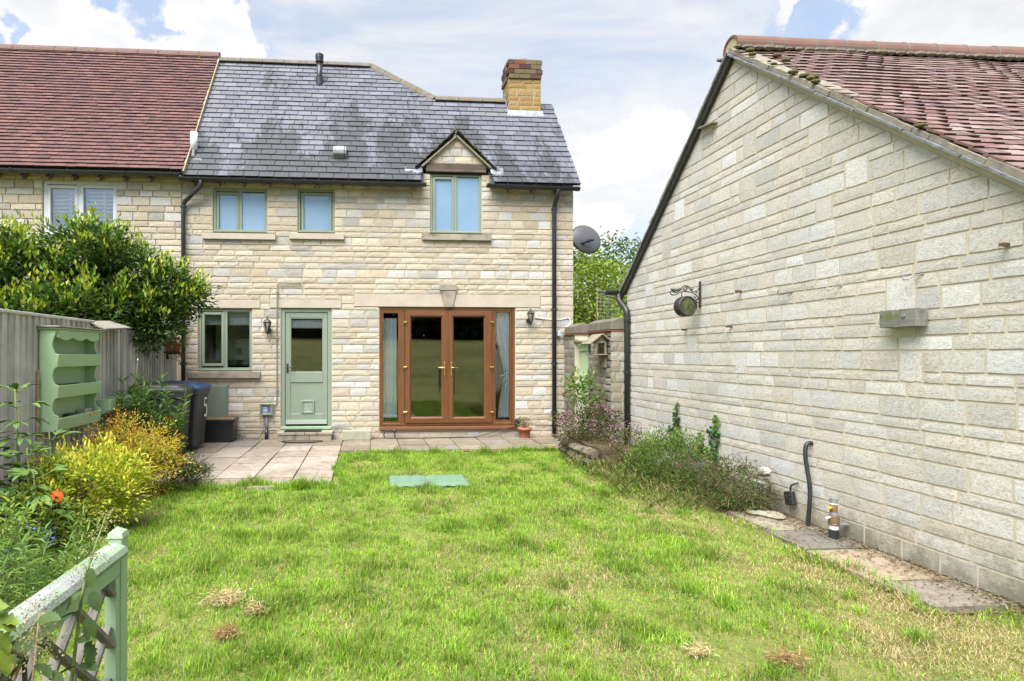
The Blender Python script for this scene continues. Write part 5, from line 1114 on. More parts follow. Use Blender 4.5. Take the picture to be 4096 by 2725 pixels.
# ------------------------------------------------------------------ grass
def lown(x, y, f, s):
    r2 = np.random.default_rng(s); v = np.zeros_like(x)
    for k in range(7):
        a = r2.uniform(0, 6.28); ff = f * r2.uniform(.5, 1.7); v += np.sin((x * np.cos(a) + y * np.sin(a)) * ff * 6.28 + r2.uniform(0, 6.28)) * r2.uniform(.5, 1)
    return v / 2.8
DRY = [(on_z(x, y), r_, a) for x, y, r_, a in ((2150, 1850, .30, .7), (2350, 1930, .35, .8), (2650, 2020, .45, .9), (2900, 2130, .40, 1.0), (2980, 2250, .35, .8), (2250, 2160, .40, .6), (2350, 2320, .5, .65), (1650, 1885, .4, .5), (1460, 1860, .3, .6), (3300, 2290, .25, .9), (3700, 2480, .35, 1.0), (3950, 2540, .45, 1.3), (3500, 2420, .25, .9), (2450, 2080, .4, .6), (1900, 2230, .35, .5), (1300, 2560, .3, .4), (1750, 2000, .35, .5), (2000, 2330, .3, .4), (2300, 2560, .35, .6), (2650, 2640, .4, .6), (3300, 2650, .4, .8), (3650, 2650, .4, .7), (560, 2080, .25, .9), (480, 2600, .3, .6), (1050, 2100, .3, .3), (2750, 1900, .3, .6))]
def dryness(x, y):
    d = 0.26 * lown(x, y, .9, 3) + 0.26 * lown(x, y, 2.6, 4) - 0.02
    for p, r_, a in DRY: d = d + a * 0.8 * np.exp(-((x - p.x) ** 2 + (y - p.y) ** 2 * .8) / (r_ * r_))
    return np.clip(d, 0, 1)
MAN = [on_z(x, y) for x, y in ((1556, 1907), (1850, 1902), (1852, 1938), (1562, 1955))]
MX0, MX1, MY0, MY1 = MAN[0].x, MAN[1].x, (MAN[2].y + MAN[3].y) / 2, (MAN[0].y + MAN[1].y) / 2
def lawn_ok(x, y):
    ok = (x > -2.32 + .10 * np.sin(y * 2.3) - np.maximum(0, y - 6.2) * .45) & (x < 3.7)
    edge = 8.38 + .07 * np.sin(x * 3.1) + .04 * np.sin(x * 8.3); ok &= y < edge
    pe = 6.26 + .06 * np.sin(x * 4.0) + .04 * np.sin(x * 9); px_ = -.36 + .06 * np.sin(y * 5); ok &= ~((x < px_) & (y > pe) & (x > -3))
    ok &= ~((x > 3.25 + .06 * np.sin(y * 6) + .04 * np.sin(y * 17)) & (y > 3.06 + .05 * np.sin(x * 9)) & (y < 4.95)); ok &= ~((x > MX0 + .02) & (x < MX1 - .02) & (y > MY0 + .02) & (y < MY1 - .02))
    ok &= ~((x > 3.3 - .03 * y) & (y > 4.9))
    return ok
G = {k: [] for k in ('P', 'L', 'W', 'D', 'C')}
def grass_zone(x0, x1, y0, y1, dens, hgt, wid, oktest=True, yell=None):
    n = int((x1 - x0) * (y1 - y0) * dens); x = rng.uniform(x0, x1, n); y = rng.uniform(y0, y1, n)
    # clump the blades
    n3 = n // 3; cx = rng.uniform(x0, x1, n3 // 9 + 1); cyy = rng.uniform(y0, y1, n3 // 9 + 1); k = rng.integers(0, len(cx), n3); x[:n3] = cx[k] + rng.normal(0, .016, n3); y[:n3] = cyy[k] + rng.normal(0, .016, n3)
    if oktest: m = lawn_ok(x, y); x, y = x[m], y[m]
    z = y * CY + x * SY; uu = (x * CY - y * SY) / np.maximum(z, .01); pxx = PX + FPX * uu; pyy = PY + FPX * CAMZ / np.maximum(z, .01)
    m = (pxx > -160) & (pxx < 4260) & (pyy < 2950); x, y = x[m], y[m]; n = len(x)
    d = dryness(x, y) if yell is None else np.full(n, yell); lush = np.clip(.45 + .55 * lown(x, y, 1.1, 9) + .35 * lown(x, y, 3.4, 10), 0, 1.4)
    isdry = rng.random(n) < (0.06 + 0.9 * d)
    h = hgt * rng.uniform(.45, 1.3, n) * (.6 + .6 * lush) * (1 - .35 * isdry)
    az = rng.uniform(0, 6.283, n); lean = np.abs(rng.normal(.55, .5, n)) + isdry * rng.uniform(0, .9, n)
    D = np.stack([np.cos(az) * lean, np.sin(az) * lean, np.ones(n)], 1); D = unit(D)
    green = np.array([.175, .355, .035]) * (1.10 - lush[:, None] * .40) + np.array([.17, .12, .01]) * (rng.random((n, 1)) ** 1.5) * (1.15 - .5 * lush[:, None])
    straw = np.array([.52, .43, .23]) * rng.uniform(.55, 1.2, (n, 1)); brown = rng.random(n) < .18; straw[brown] *= np.array([.6, .5, .45])
    c = np.where(isdry[:, None], straw, green * rng.uniform(.6, 1.35, (n, 1)))
    G['P'].append(np.stack([x, y, np.full(n, -.022)], 1)); G['L'].append(h); G['W'].append(wid * rng.uniform(.6, 1.3, n)); G['D'].append(D); G['C'].append(np.clip(c, .01, .9))
grass_zone(-1.9, 3.75, 1.7, 3.2, 12500, .046, .0034)
grass_zone(-2.4, 3.75, 3.2, 5.0, 8500, .048, .0042)
grass_zone(-2.5, 3.6, 5.0, 8.5, 5200, .050, .0056)
# taller tufts through the lawn
for k in range(330):
    x = random.uniform(-1.9, 3.1); y = random.uniform(1.9, 8.2); w = random.uniform(.025, .07)
    if lawn_ok(np.array([x]), np.array([y]))[0]: grass_zone(x - w, x + w, y - w, y + w, 9000, random.uniform(.06, .10), .0042, True, random.choice((.0, .0, .0, .35)))
# ragged edge tufts: patio edge, path edge, manhole rim
for k in range(260):
    q = random.random()
    if q < .45: x = random.uniform(-2.3, -.4); y = 6.26 + .06 * math.sin(x * 4) + .04 * math.sin(x * 9) + random.uniform(-.06, .06)
    elif q < .62: y = random.uniform(6.5, 8.3); x = -.33 + .06 * math.sin(y * 5)
    elif q < .85: x = random.uniform(-.3, 3.1); y = 8.36 + .07 * math.sin(x * 3.1)
    else: y = random.uniform(2.9, 4.9); x = 3.22 + .05 * math.sin(y * 6)
    grass_zone(x - .06, x + .06, y - .05, y + .05, 4200, random.uniform(.07, .13), .006, False, None if q < .85 else .75)
# weeds in the slab joints
for k in range(150):
    i = random.randint(-3, 9); j = random.randint(-4, 4); x = PXG + i * PS; y = PYG + j * PS
    if random.random() < .5: x += random.uniform(-.2, .2)
    else: y += random.uniform(-.2, .2)
    if not (y > 8.45 or (x < -.5 and y > 6.5)) or y > YF - .06 or (y < 8.3 and random.random() < .75): continue
    grass_zone(x - .035, x + .035, y - .035, y + .035, 5200, random.uniform(.025, .07), .006, False, .1)
P, L, W, D, Cc = (np.concatenate(G[k]) for k in ('P', 'L', 'W', 'D', 'C'))
n = len(P); S = unit(np.cross(D, np.array([0, 0, 1.0]) + 1e-3 * sph(n))); L_, W_ = L[:, None], W[:, None]
tipd = unit(D * 1.0 + np.stack([D[:, 0], D[:, 1], -.15 * np.ones(n)], 1) * .9)
mid = P + D * L_ * .55
v = np.stack([P + S * W_ * .5, P - S * W_ * .5, mid + S * W_ * .42, mid - S * W_ * .42, mid + tipd * L_ * .55], 1)
f = (np.arange(n)[:, None, None] * 5 + np.array([[0, 1, 3], [0, 3, 2], [2, 3, 4]])[None]).reshape(-1, 3)
gm = fast_mesh('grass', v.reshape(-1, 3), f, MT['grass'], np.repeat(Cc, 5, 0)); go = bpy.data.objects.new('grass', gm); C.objects.link(go)
tag(go, 'short rough lawn grass with yellow and straw coloured patches', 'grass', kind='stuff')
print('grass blades', n)

# clover and other small round leaved weeds in the turf
n = 5200; cx, cy = rng.uniform(-1.8, 3.0, 70), rng.uniform(1.9, 8.0, 70); ci = rng.integers(0, 70, n); x = cx[ci] + rng.normal(0, .09, n); y = cy[ci] + rng.normal(0, .07, n); m = lawn_ok(x, y); x, y = x[m], y[m]; n = len(x)
o = leaf_obj('clover', np.stack([x, y, rng.uniform(.004, .03, n)], 1), sph(n) * np.array([1, 1, .25]), np.tile([0, 0, 1.0], (n, 1)) + sph(n) * .35, .016, .013, pal(n, [(.10, .21, .035), (.14, .26, .05), (.085, .17, .03), (.2, .27, .06)]), MT['softleaf'], None, .1, .1); tag(o, 'clover and small broad leaved weeds scattered through the lawn', 'weeds', kind='stuff')
# dead leaves and litter along the barn wall, the path and the foot of the cottage
n1, n2, n3 = 1500, 700, 420
x = np.concatenate([XB - np.abs(rng.normal(0, .10, n1)) - .02, rng.uniform(3.15, XB - .05, n2), rng.uniform(-2.2, 3.3, n3)]); y = np.concatenate([rng.uniform(2.7, 5.4, n1), rng.uniform(2.8, 5.0, n2), YF - .03 - np.abs(rng.normal(0, .06, n3))]); n = len(x)
o = leaf_obj('leaf_litter', np.stack([x, y, np.full(n, .016) + rng.random(n) * .008], 1), sph(n) * np.array([1, 1, .12]), np.tile([0, 0, 1.0], (n, 1)) + sph(n) * .3, rng.uniform(.015, .05, n), rng.uniform(.004, .012, n), pal(n, [(.16, .11, .065), (.24, .18, .10), (.09, .065, .04), (.32, .26, .16)]), MT['softleaf'], None, .1, .05); tag(o, 'dead leaves and dry stalks littered along the foot of the walls', 'leaf litter', kind='stuff')
# ------------------------------------------------------------------ things on and by the cottage
def lantern(px, top, bot, label, side):
    c = on_y(px, (top + bot) / 2, YF - .13); z1 = on_y(px, top, YF - .13).z; z0 = on_y(px, bot, YF - .13).z; h = z1 - z0; x, y = c.x, YF - .13
    t = thing('wall_lantern', label, 'wall lamp', (x, YF, z0), 'black wall lanterns'); M = Matrix.Translation((x, y, 0)); s = h / 0.36
    hexa = lambda prof, n=6: MB().lathe(prof, M, n)
    hexa([(.028 * s, z0 + .05 * s), (.040 * s, z0 + .075 * s)]).build('base', MT['iron'], t)
    MB().lathe([(.004, z0), (.012 * s, z0 + .012 * s), (.006, z0 + .03 * s), (.02 * s, z0 + .05 * s)], M, 10).build('finial', MT['iron'], t)
    zb, zt = z0 + .075 * s, z0 + .235 * s; r0, r1 = .040 * s, .066 * s
    mb = MB(); gl = MB()
    for k in range(6):
        a = k * math.pi / 3; p0 = Vector((x + r0 * math.cos(a), y + r0 * math.sin(a), zb)); p1 = Vector((x + r1 * math.cos(a), y + r1 * math.sin(a), zt)); mb.bar(p0, p1, .007 * s, .007 * s)
        a2 = a + math.pi / 3; q0 = Vector((x + r0 * math.cos(a2), y + r0 * math.sin(a2), zb)); q1 = Vector((x + r1 * math.cos(a2), y + r1 * math.sin(a2), zt))
        mb.bar(p0.lerp(p1, .5), p0.lerp(p1, .5) + Vector((0, 0, .001)), .004, .004)
        g = MB().add([p0, q0, q1, p1], [(0, 1, 2, 3)]); g.build('pane', MT['lampglass'], t)
    mb.build('cage', MT['iron'], t)
    hexa([(.074 * s, zt), (.078 * s, zt + .014 * s), (.05 * s, zt + .05 * s), (.028 * s, zt + .072 * s), (.012 * s, zt + .08 * s)]).build('cap', MT['iron'], t)
    MB().lathe([(.016 * s, zt + .08 * s), (.006, zt + .092 * s), (.012 * s, zt + .105 * s), (.003, z1)], M, 10).build('top_finial', MT['iron'], t)
    MB().lathe([(.012, zb + .01), (.014, zb + .09 * s), (.003, zb + .12 * s)], M, 8).build('bulb', MT['whitep'], t)
    mb = MB(); mb.tube(bend([(x, YF - .01, z0 + .10 * s), (x + side * .02, YF - .06, z0 + .05 * s), (x, y, z0 + .045 * s)], 5, .03), .010, 8); mb.build('arm', MT['iron'], t, True)
    MB().lathe([(.045 * s, 0), (.045 * s, .012), (.02, .02)], Matrix.Translation((x + side * .015, YF - .024, z0 + .11 * s)) @ Matrix.Rotation(R(90), 4, 'X'), 14).build('wall_plate', MT['iron'], t)
lantern(1069, 1265, 1344, 'black wall lantern between kitchen window and green back door', 1)
lantern(2123, 1231, 1303, 'black wall lantern at the downpipe side of the brown french doors', -1)
# conduit from the small meter box up the wall
c = [on_y(*p, YF - .04) for p in ((1206, 1136), (1110, 1135), (1107, 1300), (1108, 1618), (1092, 1619))]
t = thing('conduit', 'pale green conduit bent up the wall beside the back door', 'conduit', (c[2].x, YF, .6)); mb = MB(); mb.tube(bend(c, 6, .05), .011, 8); mb.build('pipe', MT['meter'], t, True)
for yy in (1170, 1352, 1562): p = on_y(1108, yy, YF - .04); MB().box(p.x - .022, p.x + .022, YF - .054, YF - .022, p.z - .01, p.z + .01).build('clip', MT['meter'], t, bevel=.003)
e = FR(1039, 1092, 1614, 1662, YF - .1); t = thing('meter_box', 'small grey green box with purple sticker beside the back door', 'utility box', ((e[0] + e[1]) / 2, YF, e[2]))
MB().box(e[0] + .012, e[1] - .012, YF - .09, YF - .015, e[2] + .01, e[3] - .01).build('body', MT['meter'], t, bevel=.008)
mb = MB(); ring(mb, e[0], e[1], e[2], e[3], .03, YF - .115, YF - .0905); mb.build('cover', MT['meter'], t, bevel=.008)
MT['purple'] = plain('purple_print', (0.085, 0.05, 0.24), (0.10, 0.06, 0.28), 5, .4, .4, 0); MT['print'] = plain('white_print', (0.75, 0.75, 0.78), (0.7, 0.7, 0.74), 5, .5, .3, 0)
st = MB().box(e[0] + .045, e[1] - .06, YF - .0935, YF - .0915, e[2] + .05, e[3] - .06).build('sticker', MT['purple'], t)
for k in range(5): z = e[3] - .082 - k * .021; MB().box(e[0] + .055, e[1] - (.08 if k % 2 else .10), YF - .095, YF - .0937, z, z + (.009 if k in (0, 2) else .005)).build('print_line', MT['print'], st)
pp = on_y(1066, 1665, YF - .06); mb = MB(); mb.tube([(pp.x, YF - .06, e[2] + .012), (pp.x, YF - .06, .14)], .022, 10); mb.build('riser', MT['lead'], t, True); mb = MB(); mb.tube([(pp.x, YF - .06, .18), (pp.x, YF - .06, .0)], .029, 10); mb.build('duct', MT['black'], t, True)
e = FR(800, 911, 1539, 1673, YF - .06); t = thing('meter_cabinet', 'large flat green meter cabinet on the wall behind the bins', 'cabinet', ((e[0] + e[1]) / 2, YF, e[2]))
MB().box(e[0], e[1], YF - .045, YF - .004, e[2], e[3]).build('body', MT['meter'], t, bevel=.004); MB().box(e[0] + .012, e[1] - .03, YF - .062, YF - .046, e[2] + .012, e[3] - .02).build('door', MT['meter'], t, bevel=.004)
for yy in (1606, 1662): p = on_y(896, yy, YF); MB().lathe([(.011, 0), (.011, .008)], Matrix.Translation((e[1] - .045, YF - .0622, p.z)) @ Matrix.Rotation(R(90), 4, 'X'), 10).build('lock', MT['lead'], t)
# step, mat, drain plate
MT['concrete'] = plain('concrete', (0.36, 0.31, 0.235), (0.25, 0.22, 0.17), 8, .95, .1, .5, 60, c3=(0.13, 0.12, 0.09), lo=.3, hi=.58)
s0, s1 = on_y(1107, 1750, YF - .33).x, on_y(1330, 1750, YF - .33).x
t = thing('door_step', 'two course concrete slab step below the green back door', 'step', ((s0 + s1) / 2, YF - .2, 0)); m = (s0 + s1) / 2
for (xa, xb) in ((s0, m - .003), (m + .003, s1)): MB().box(xa, xb, YF - .34, YF - .03, .115, .16).build('slab', MT['concrete'], t, bevel=.006)
for (xa, xb) in ((s0 + .02, m + .07), (m + .076, s1 - .02)): MB().box(xa, xb, YF - .325, YF - .05, .012, .113).build('block', MT['concrete'], t, bevel=.005)
t = thing('door_mat', 'black ribbed rubber mat on the back door step', 'mat', (m, YF - .2, .16)); xa, xb = on_y(1138, 1725, YF - .2).x, on_y(1287, 1725, YF - .2).x
MB().box(xa, xb, YF - .33, YF - .06, .162, .168).build('sheet', MT['black'], t)
for k in range(34): x = xa + .01 + k * (xb - xa - .02) / 34; MB().box(x, x + .006, YF - .32, YF - .07, .1682, .176).build('rib', MT['black'], t)
MT['rust'] = plain('rusty_iron', (0.13, 0.075, 0.045), (0.09, 0.055, 0.04), 16, .85, .3, .4, 60, c3=(.24, .18, .14))
p = on_z(1205, 1772); t = thing('drain_cover', 'rusty oval drain plate on the paving below the step', 'drain cover', (p.x, p.y, .0))
MB().lathe([(.24, .016), (.24, .024), (.225, .028)], Matrix.Translation((p.x + .02, p.y, 0)) @ Matrix.Diagonal((1.35, .45, 1, 1)), 28).build('plate', MT['rust'], t)
mb = MB()
for k in range(28): a, b = 2 * math.pi * k / 28, 2 * math.pi * (k + 1) / 28; mb.bar((p.x + .02 + .325 * math.cos(a), p.y + .109 * math.sin(a), .022), (p.x + .02 + .325 * math.cos(b), p.y + .109 * math.sin(b), .022), .02, .02)
mb.build('rim', MT['iron'], t)
e = (on_y(1370, 1740, YF - .2).x, on_y(1482, 1740, YF - .2).x); t = tag(MB().box(e[0], e[1], YF - .27, YF - .1, .014, .165).build('concrete_block', plain('mossy_concrete', (.33, .33, .25), (.25, .26, .19), 12, .95, .1, .4, 90, c3=(.2, .19, .12)), None, bevel=.004), 'long grey green concrete block on the paving between the two doors', 'block')
# black tub of soil
e0, e1 = on_y(806, 1720, YF - .3).x, on_y(940, 1720, YF - .3).x; t = thing('planter_tub', 'black rectangular plastic tub of soil under the meter cabinet', 'planter', ((e0 + e1) / 2, YF - .22, 0))
mb = MB(); mb.add([(e0 + .04, YF - .36, .012), (e1 - .03, YF - .36, .012), (e1 - .03, YF - .09, .012), (e0 + .04, YF - .09, .012), (e0, YF - .40, .36), (e1, YF - .40, .36), (e1, YF - .07, .36), (e0, YF - .07, .36)], [(3, 2, 1, 0), (0, 1, 5, 4), (1, 2, 6, 5), (2, 3, 7, 6), (3, 0, 4, 7)]); mb.build('body', MT['black'], t, bevel=.01)
mb = MB(); 
for a in (0,): mb.box(e0 - .012, e1 + .012, YF - .412, YF - .39, .345, .40); mb.box(e0 - .012, e1 + .012, YF - .08, YF - .06, .345, .40); mb.box(e0 - .012, e0 + .012, YF - .389, YF - .081, .345, .40); mb.box(e1 - .012, e1 + .012, YF - .389, YF - .081, .345, .40)
mb.build('rim', MT['black'], t, bevel=.006)
MT['compost'] = plain('dry_compost', (0.20, 0.115, 0.06), (0.14, 0.08, 0.04), 30, .95, .1, .8, 80); MB().box(e0 + .013, e1 - .013, YF - .388, YF - .082, .355, .402).build('soil', MT['compost'], t)

# ------------------------------------------------------------------ wheelie bins
def digit5(parent, name, M, h, w, mat, rough=0.0):
    """a '5' laid flat on a plane given by M (x right, y up, z out)"""
    pts = [(.92, 1.0), (.22, 1.0), (.14, .56), (.45, .64), (.74, .60), (.92, .42), (.90, .18), (.66, .02), (.34, .0), (.05, .12)]
    P = [Vector((a * h * .55 + random.uniform(-rough, rough), b * h + random.uniform(-rough, rough), 0)) for a, b in pts]
    Q = [P[0]] + [P[1], P[2]]; sm = bend(P[2:], 3, .5 * h * .12); P = [P[0], P[1]] + sm; vs = []
    for i, p in enumerate(P):
        d = (P[min(i + 1, len(P) - 1)] - P[max(i - 1, 0)]).normalized(); s = Vector((-d.y, d.x, 0)) * w * (.5 + random.uniform(-rough, rough) * 12)
        vs += [M @ (p + s), M @ (p - s)]
    mb = MB(); mb.add(vs, [(2 * i, 2 * i + 1, 2 * i + 3, 2 * i + 2) for i in range(len(P) - 1)]); mb.build(name, mat, parent, label='white house number 5')
MT['binb'] = plain('bin_plastic', (0.030, 0.031, 0.034), (0.04, 0.041, 0.044), 40, .5, .4, .08, 200); MT['binblue'] = plain('blue_lid_plastic', (0.03, 0.07, 0.165), (0.035, 0.08, 0.185), 10, .42, .45, .05, 200)
MT['numw'] = plain('white_number', (0.75, .75, .75), (.6, .6, .6), 30, .6, .3, 0)
def bin_(x, y, rz, lidmat, label):
    """front towards local +x; x, y is the near front bottom corner region"""
    t = thing('wheelie_bin', label, 'wheelie bin', (x, y, 0.0), 'wheelie bins by the fence'); M = Matrix.Translation((x, y, .01)) @ Matrix.Rotation(rz, 4, 'Z')
    mb = MB(); lo, hi = (-.64, -.06, .02, .50), (-.70, -.0, -.02, .54)      # x0 x1 y0 y1 bottom / top
    z0, z1 = .05, .93
    def lev(k): q = k; return [lo[i] + (hi[i] - lo[i]) * q for i in range(4)]
    rows = []
    for q, ins in ((0, .01), (.04, 0), (.90, 0), (.905, -.018), (1.0, -.022)):
        a = lev(q); z = z0 + (z1 - z0) * q; a = [a[0] + ins, a[1] - ins, a[2] + ins, a[3] - ins]; ch = .035
        rows.append([(a[0], a[2] + ch, z), (a[0] + ch, a[2], z), (a[1] - ch, a[2], z), (a[1], a[2] + ch, z), (a[1], (a[2] + a[3]) / 2 - .11, z), (a[1] - .018 * (q < .9), (a[2] + a[3]) / 2 - .09, z), (a[1] - .018 * (q < .9), (a[2] + a[3]) / 2 + .09, z), (a[1], (a[2] + a[3]) / 2 + .11, z), (a[1], a[3] - ch, z), (a[1] - ch, a[3], z), (a[0] + ch, a[3], z), (a[0], a[3] - ch, z)])
    n = 12; vs = [M @ Vector(p) for r_ in rows for p in r_]; mb.add(vs, [(j * n + i, j * n + (i + 1) % n, (j + 1) * n + (i + 1) % n, (j + 1) * n + i) for j in range(len(rows) - 1) for i in range(n)] + [tuple(range(n - 1, -1, -1))]); mb.build('body', MT['binb'], t, bevel=.006)
    # lid: stepped, overhanging, slightly domed
    mb = MB(); lr = [(-.74, .03, -.045, .565, .925), (-.74, .03, -.045, .565, .965), (-.72, .01, -.025, .545, .985), (-.70, -.04, .005, .515, .99), (-.68, -.07, .03, .49, 1.02), (-.5, -.25, .15, .37, 1.035)]
    vs = []
    for a in lr:
        ch = .03; zz = a[4]
        vs += [M @ Vector(p) for p in ((a[0], a[2] + ch, zz + .012), (a[0] + ch, a[2], zz + .012), (a[1] - ch, a[2], zz), (a[1], a[2] + ch, zz), (a[1], a[3] - ch, zz), (a[1] - ch, a[3], zz), (a[0] + ch, a[3], zz + .012), (a[0], a[3] - ch, zz + .012))]
    mb.add(vs, [(j * 8 + i, j * 8 + (i + 1) % 8, (j + 1) * 8 + (i + 1) % 8, (j + 1) * 8 + i) for j in range(5) for i in range(8)] + [tuple(range(7, -1, -1)), tuple(40 + i for i in range(8))]); mb.build('lid', lidmat, t, bevel=.006)
    mb = MB(); mb.tube([M @ Vector((-.77, .04, .95)), M @ Vector((-.77, .48, .95))], .016, 8); mb.build('handle', MT['binb'], t, True)
    for yy in (-.005, .525): MB().lathe([(.1, -.025), (.1, .025)], M @ Matrix.Translation((-.62, yy, .10)) @ Matrix.Rotation(R(90), 4, 'X'), 16).build('wheel', MT['black'], t)
    return t, M
FRONT = Matrix(((0, 0, 1, 0), (1, 0, 0, 0), (0, 1, 0, 0), (0, 0, 0, 1)))
b1, M1 = bin_(-2.49, 7.88, R(7), MT['binb'], 'black wheelie bin with black lid and small white 5, nearer the lawn')
digit5(b1, 'number', M1 @ Matrix.Translation((-.002, .06, .70)) @ FRONT, .12, .026, MT['numw'])
b2, M2 = bin_(-2.50, 8.52, R(-2), MT['binblue'], 'black wheelie bin with blue lid and large painted 5, nearer the house')
digit5(b2, 'number', M2 @ Matrix.Translation((-.010, .30, .50)) @ FRONT, .27, .034, MT['numw'], .003)

# ------------------------------------------------------------------ fence on the left
XFN = -3.2
MT['fence'] = timber('silvered_fence_board', (0.42, 0.41, 0.395), (0.54, 0.53, 0.515), (1, 1, 0.035), 34, (0.22, 0.21, 0.20))
fence = thing('timber_fence', 'weathered grey close board fence along the flower bed', 'fence', (XFN, 7, 0)); y = YF - .1; k = 0
while y > 3.6:
    w = random.uniform(.095, .118); top = 1.80 + (0.02 if y < 6.8 else -.01) + random.uniform(-.006, .006)
    mb = MB(); a = random.uniform(-.004, .004); mb.add([(XFN + .004, y, 0), (XFN + .022, y - w, 0), (XFN - .006, y - w, 0), (XFN - .004, y, 0), (XFN + .004 + a, y, top), (XFN + .022 + a, y - w, top), (XFN - .006, y - w, top), (XFN - .004, y, top)], [(0, 1, 5, 4), (1, 2, 6, 5), (2, 3, 7, 6), (3, 0, 4, 7), (4, 5, 6, 7)])
    o = mb.build('board', MT['fence'], fence); g = random.uniform(.74, 1.12); o.color = (g, g * random.uniform(.96, 1.0), g * random.uniform(.92, 1.0), 1); y -= w - .008; k += 1
for z in (.35, 1.0, 1.6): MB().box(XFN - .06, XFN - .008, 3.6, YF - .1, z, z + .07).build('rail', MT['fence'], fence)
for yy in (6.82, 8.9, 4.2): MB().box(XFN - .12, XFN - .062, yy - .05, yy + .05, 0, 1.86).build('post', MT['fence'], fence)
MB().box(XFN - .04, XFN + .04, 3.6, 6.78, 1.822, 1.85).build('cap_rail', MT['fence'], fence, bevel=.004)
MB().box(XFN - .03, XFN + .03, 6.84, YF - .12, 1.80, 1.822).build('cap_rail', MT['fence'], fence, bevel=.004)
bd = MB(); M = Matrix.Translation((XFN + .05, 7.05, 1.80)) @ Matrix.Rotation(R(18), 4, 'Y') @ Matrix.Rotation(R(4), 4, 'X'); bd.box(-.14, .14, -.30, .36, 0, .02, M); tag(bd.build('loose_board', MT['fence'], None, bevel=.003), 'small tilted weathered board lying on top of the fence under the bush', 'board').color = (.45, .43, .38, 1)

# green scalloped plate rack on the fence
RY0, RY1, RXF = 5.70, 6.58, -3.005; xb = XFN + .028
rack = thing('plate_rack', 'tall green painted shelf rack with scalloped top hung on the fence', 'shelf rack', (XFN, 6.1, .71)); z0, z1 = .70, 1.70
# side panels with a wavy front edge
def wavy(z):
    for s in (1.40, 1.10, .79):
        if s - .07 < z < s + .06: return 0.0
    return .035 + .02 * math.cos((z - 1.24) * 2 * math.pi / .31)
for yy in (RY0, RY1 - .022):
    zs = list(np.linspace(z0, z1, 61)); prof = [(xb, z0)] + [(RXF - wavy(z), z) for z in zs] + [(xb, z1)]
    mb = MB(); mb.prism(prof, lambda a, b: (a, yy, b), lambda a, b: (a, yy + .022, b)); mb.build('side_panel', MT['green'], rack)
MB().box(xb - .005, xb + .008, RY0 + .023, RY1 - .023, z0, z1).build('back_panel', MT['green'], rack)
sc = [(RY0 + .023, z1)] + [(RY0 + .023 + (RY1 - RY0 - .046) * u, z1 - .075 - .028 * abs(math.sin(u * math.pi * 3)) + (.03 if False else 0)) for u in np.linspace(0, 1, 37)] + [(RY1 - .023, z1)]
mb = MB(); mb.prism(sc, lambda a, b: (RXF - .025, a, b), lambda a, b: (RXF - .006, a, b)); mb.build('scalloped_rail', MT['green'], rack)
MB().box(xb - .01, RXF + .02, RY0 - .025, RY1 + .025, z1 + .001, z1 + .018).build('cornice', MT['green'], rack, bevel=.005); MB().box(xb - .01, RXF + .035, RY0 - .04, RY1 + .04, z1 + .019, z1 + .034).build('top', MT['barge'], rack, bevel=.004)
for z in (1.336, 1.03, .71):
    MB().box(xb + .009, RXF - .03, RY0 + .024, RY1 - .024, z, z + .018).build('shelf', MT['green'], rack)
    mb = MB(); mb.add([(RXF - .022, RY0 - .004, z - .006), (RXF - .004, RY0 - .004, z - .006), (RXF + .012, RY0 - .004, z + .12), (RXF - .006, RY0 - .004, z + .12), (RXF - .022, RY1 + .004, z - .006), (RXF - .004, RY1 + .004, z - .006), (RXF + .012, RY1 + .004, z + .12), (RXF - .006, RY1 + .004, z + .12)], [(0, 1, 2, 3), (7, 6, 5, 4), (0, 4, 5, 1), (1, 5, 6, 2), (2, 6, 7, 3), (3, 7, 4, 0)]); mb.build('shelf_front', MT['green'], rack, bevel=.004)
mb = MB(); MB().box(xb + .03, RXF - .04, RY0 + .06, RY1 - .30, 1.049, 1.155).build('soil_mound', MT['soil'], None, bevel=.03); o = bpy.data.objects['soil_mound']; tag(o, 'dark soil heaped on the middle shelf of the green rack', 'soil')
o = MB().box(RXF - .14, RXF - .05, RY1 - .24, RY1 - .10, .73, .86).build('tin', plain('faded_tin', (.30, .33, .35), (.42, .38, .28), 20, .6, .4, .1), None, bevel=.004); tag(o, 'faded rusty tin standing on the lowest rack shelf', 'tin')
o = MB().lathe([(.05, .0), (.07, .10), (.06, .11)], Matrix.Translation((RXF - .09, RY0 + .42, .73)), 12).build('black_pot', MT['black'], None, True); tag(o, 'small black flower pot on the lowest rack shelf', 'flower pot')
o = MB(); o.tube([(XFN + .05, 5.62, .3), (XFN + .035, 5.66, 1.30)], .012, 7); tag(o.build('cane', MT['twig'], None), 'thin brown cane leaning on the fence beside the rack', 'cane')
# trough on the fence
tr = thing('fence_trough', 'long green wooden planter trough on the fence behind the bins', 'planter', (XFN + .1, 7.3, .8))
for (xa, xc) in ((-3.01, -2.99), (XFN + .03, XFN + .05)): MB().box(xa, xc, 6.76, 8.1, .80, .93).build('side_board', MT['green'], tr, bevel=.004)
for yy in (6.76, 8.08): MB().box(XFN + .051, -3.011, yy, yy + .02, .80, .93).build('end_board', MT['green'], tr)
MB().box(XFN + .05, -3.01, 6.78, 8.08, .80, .91).build('soil', MT['compost'], tr)
MB().box(XFN + .02, -2.995, 6.60, 8.2, .775, .799).build('bracket_plank', MT['barge'], tr)
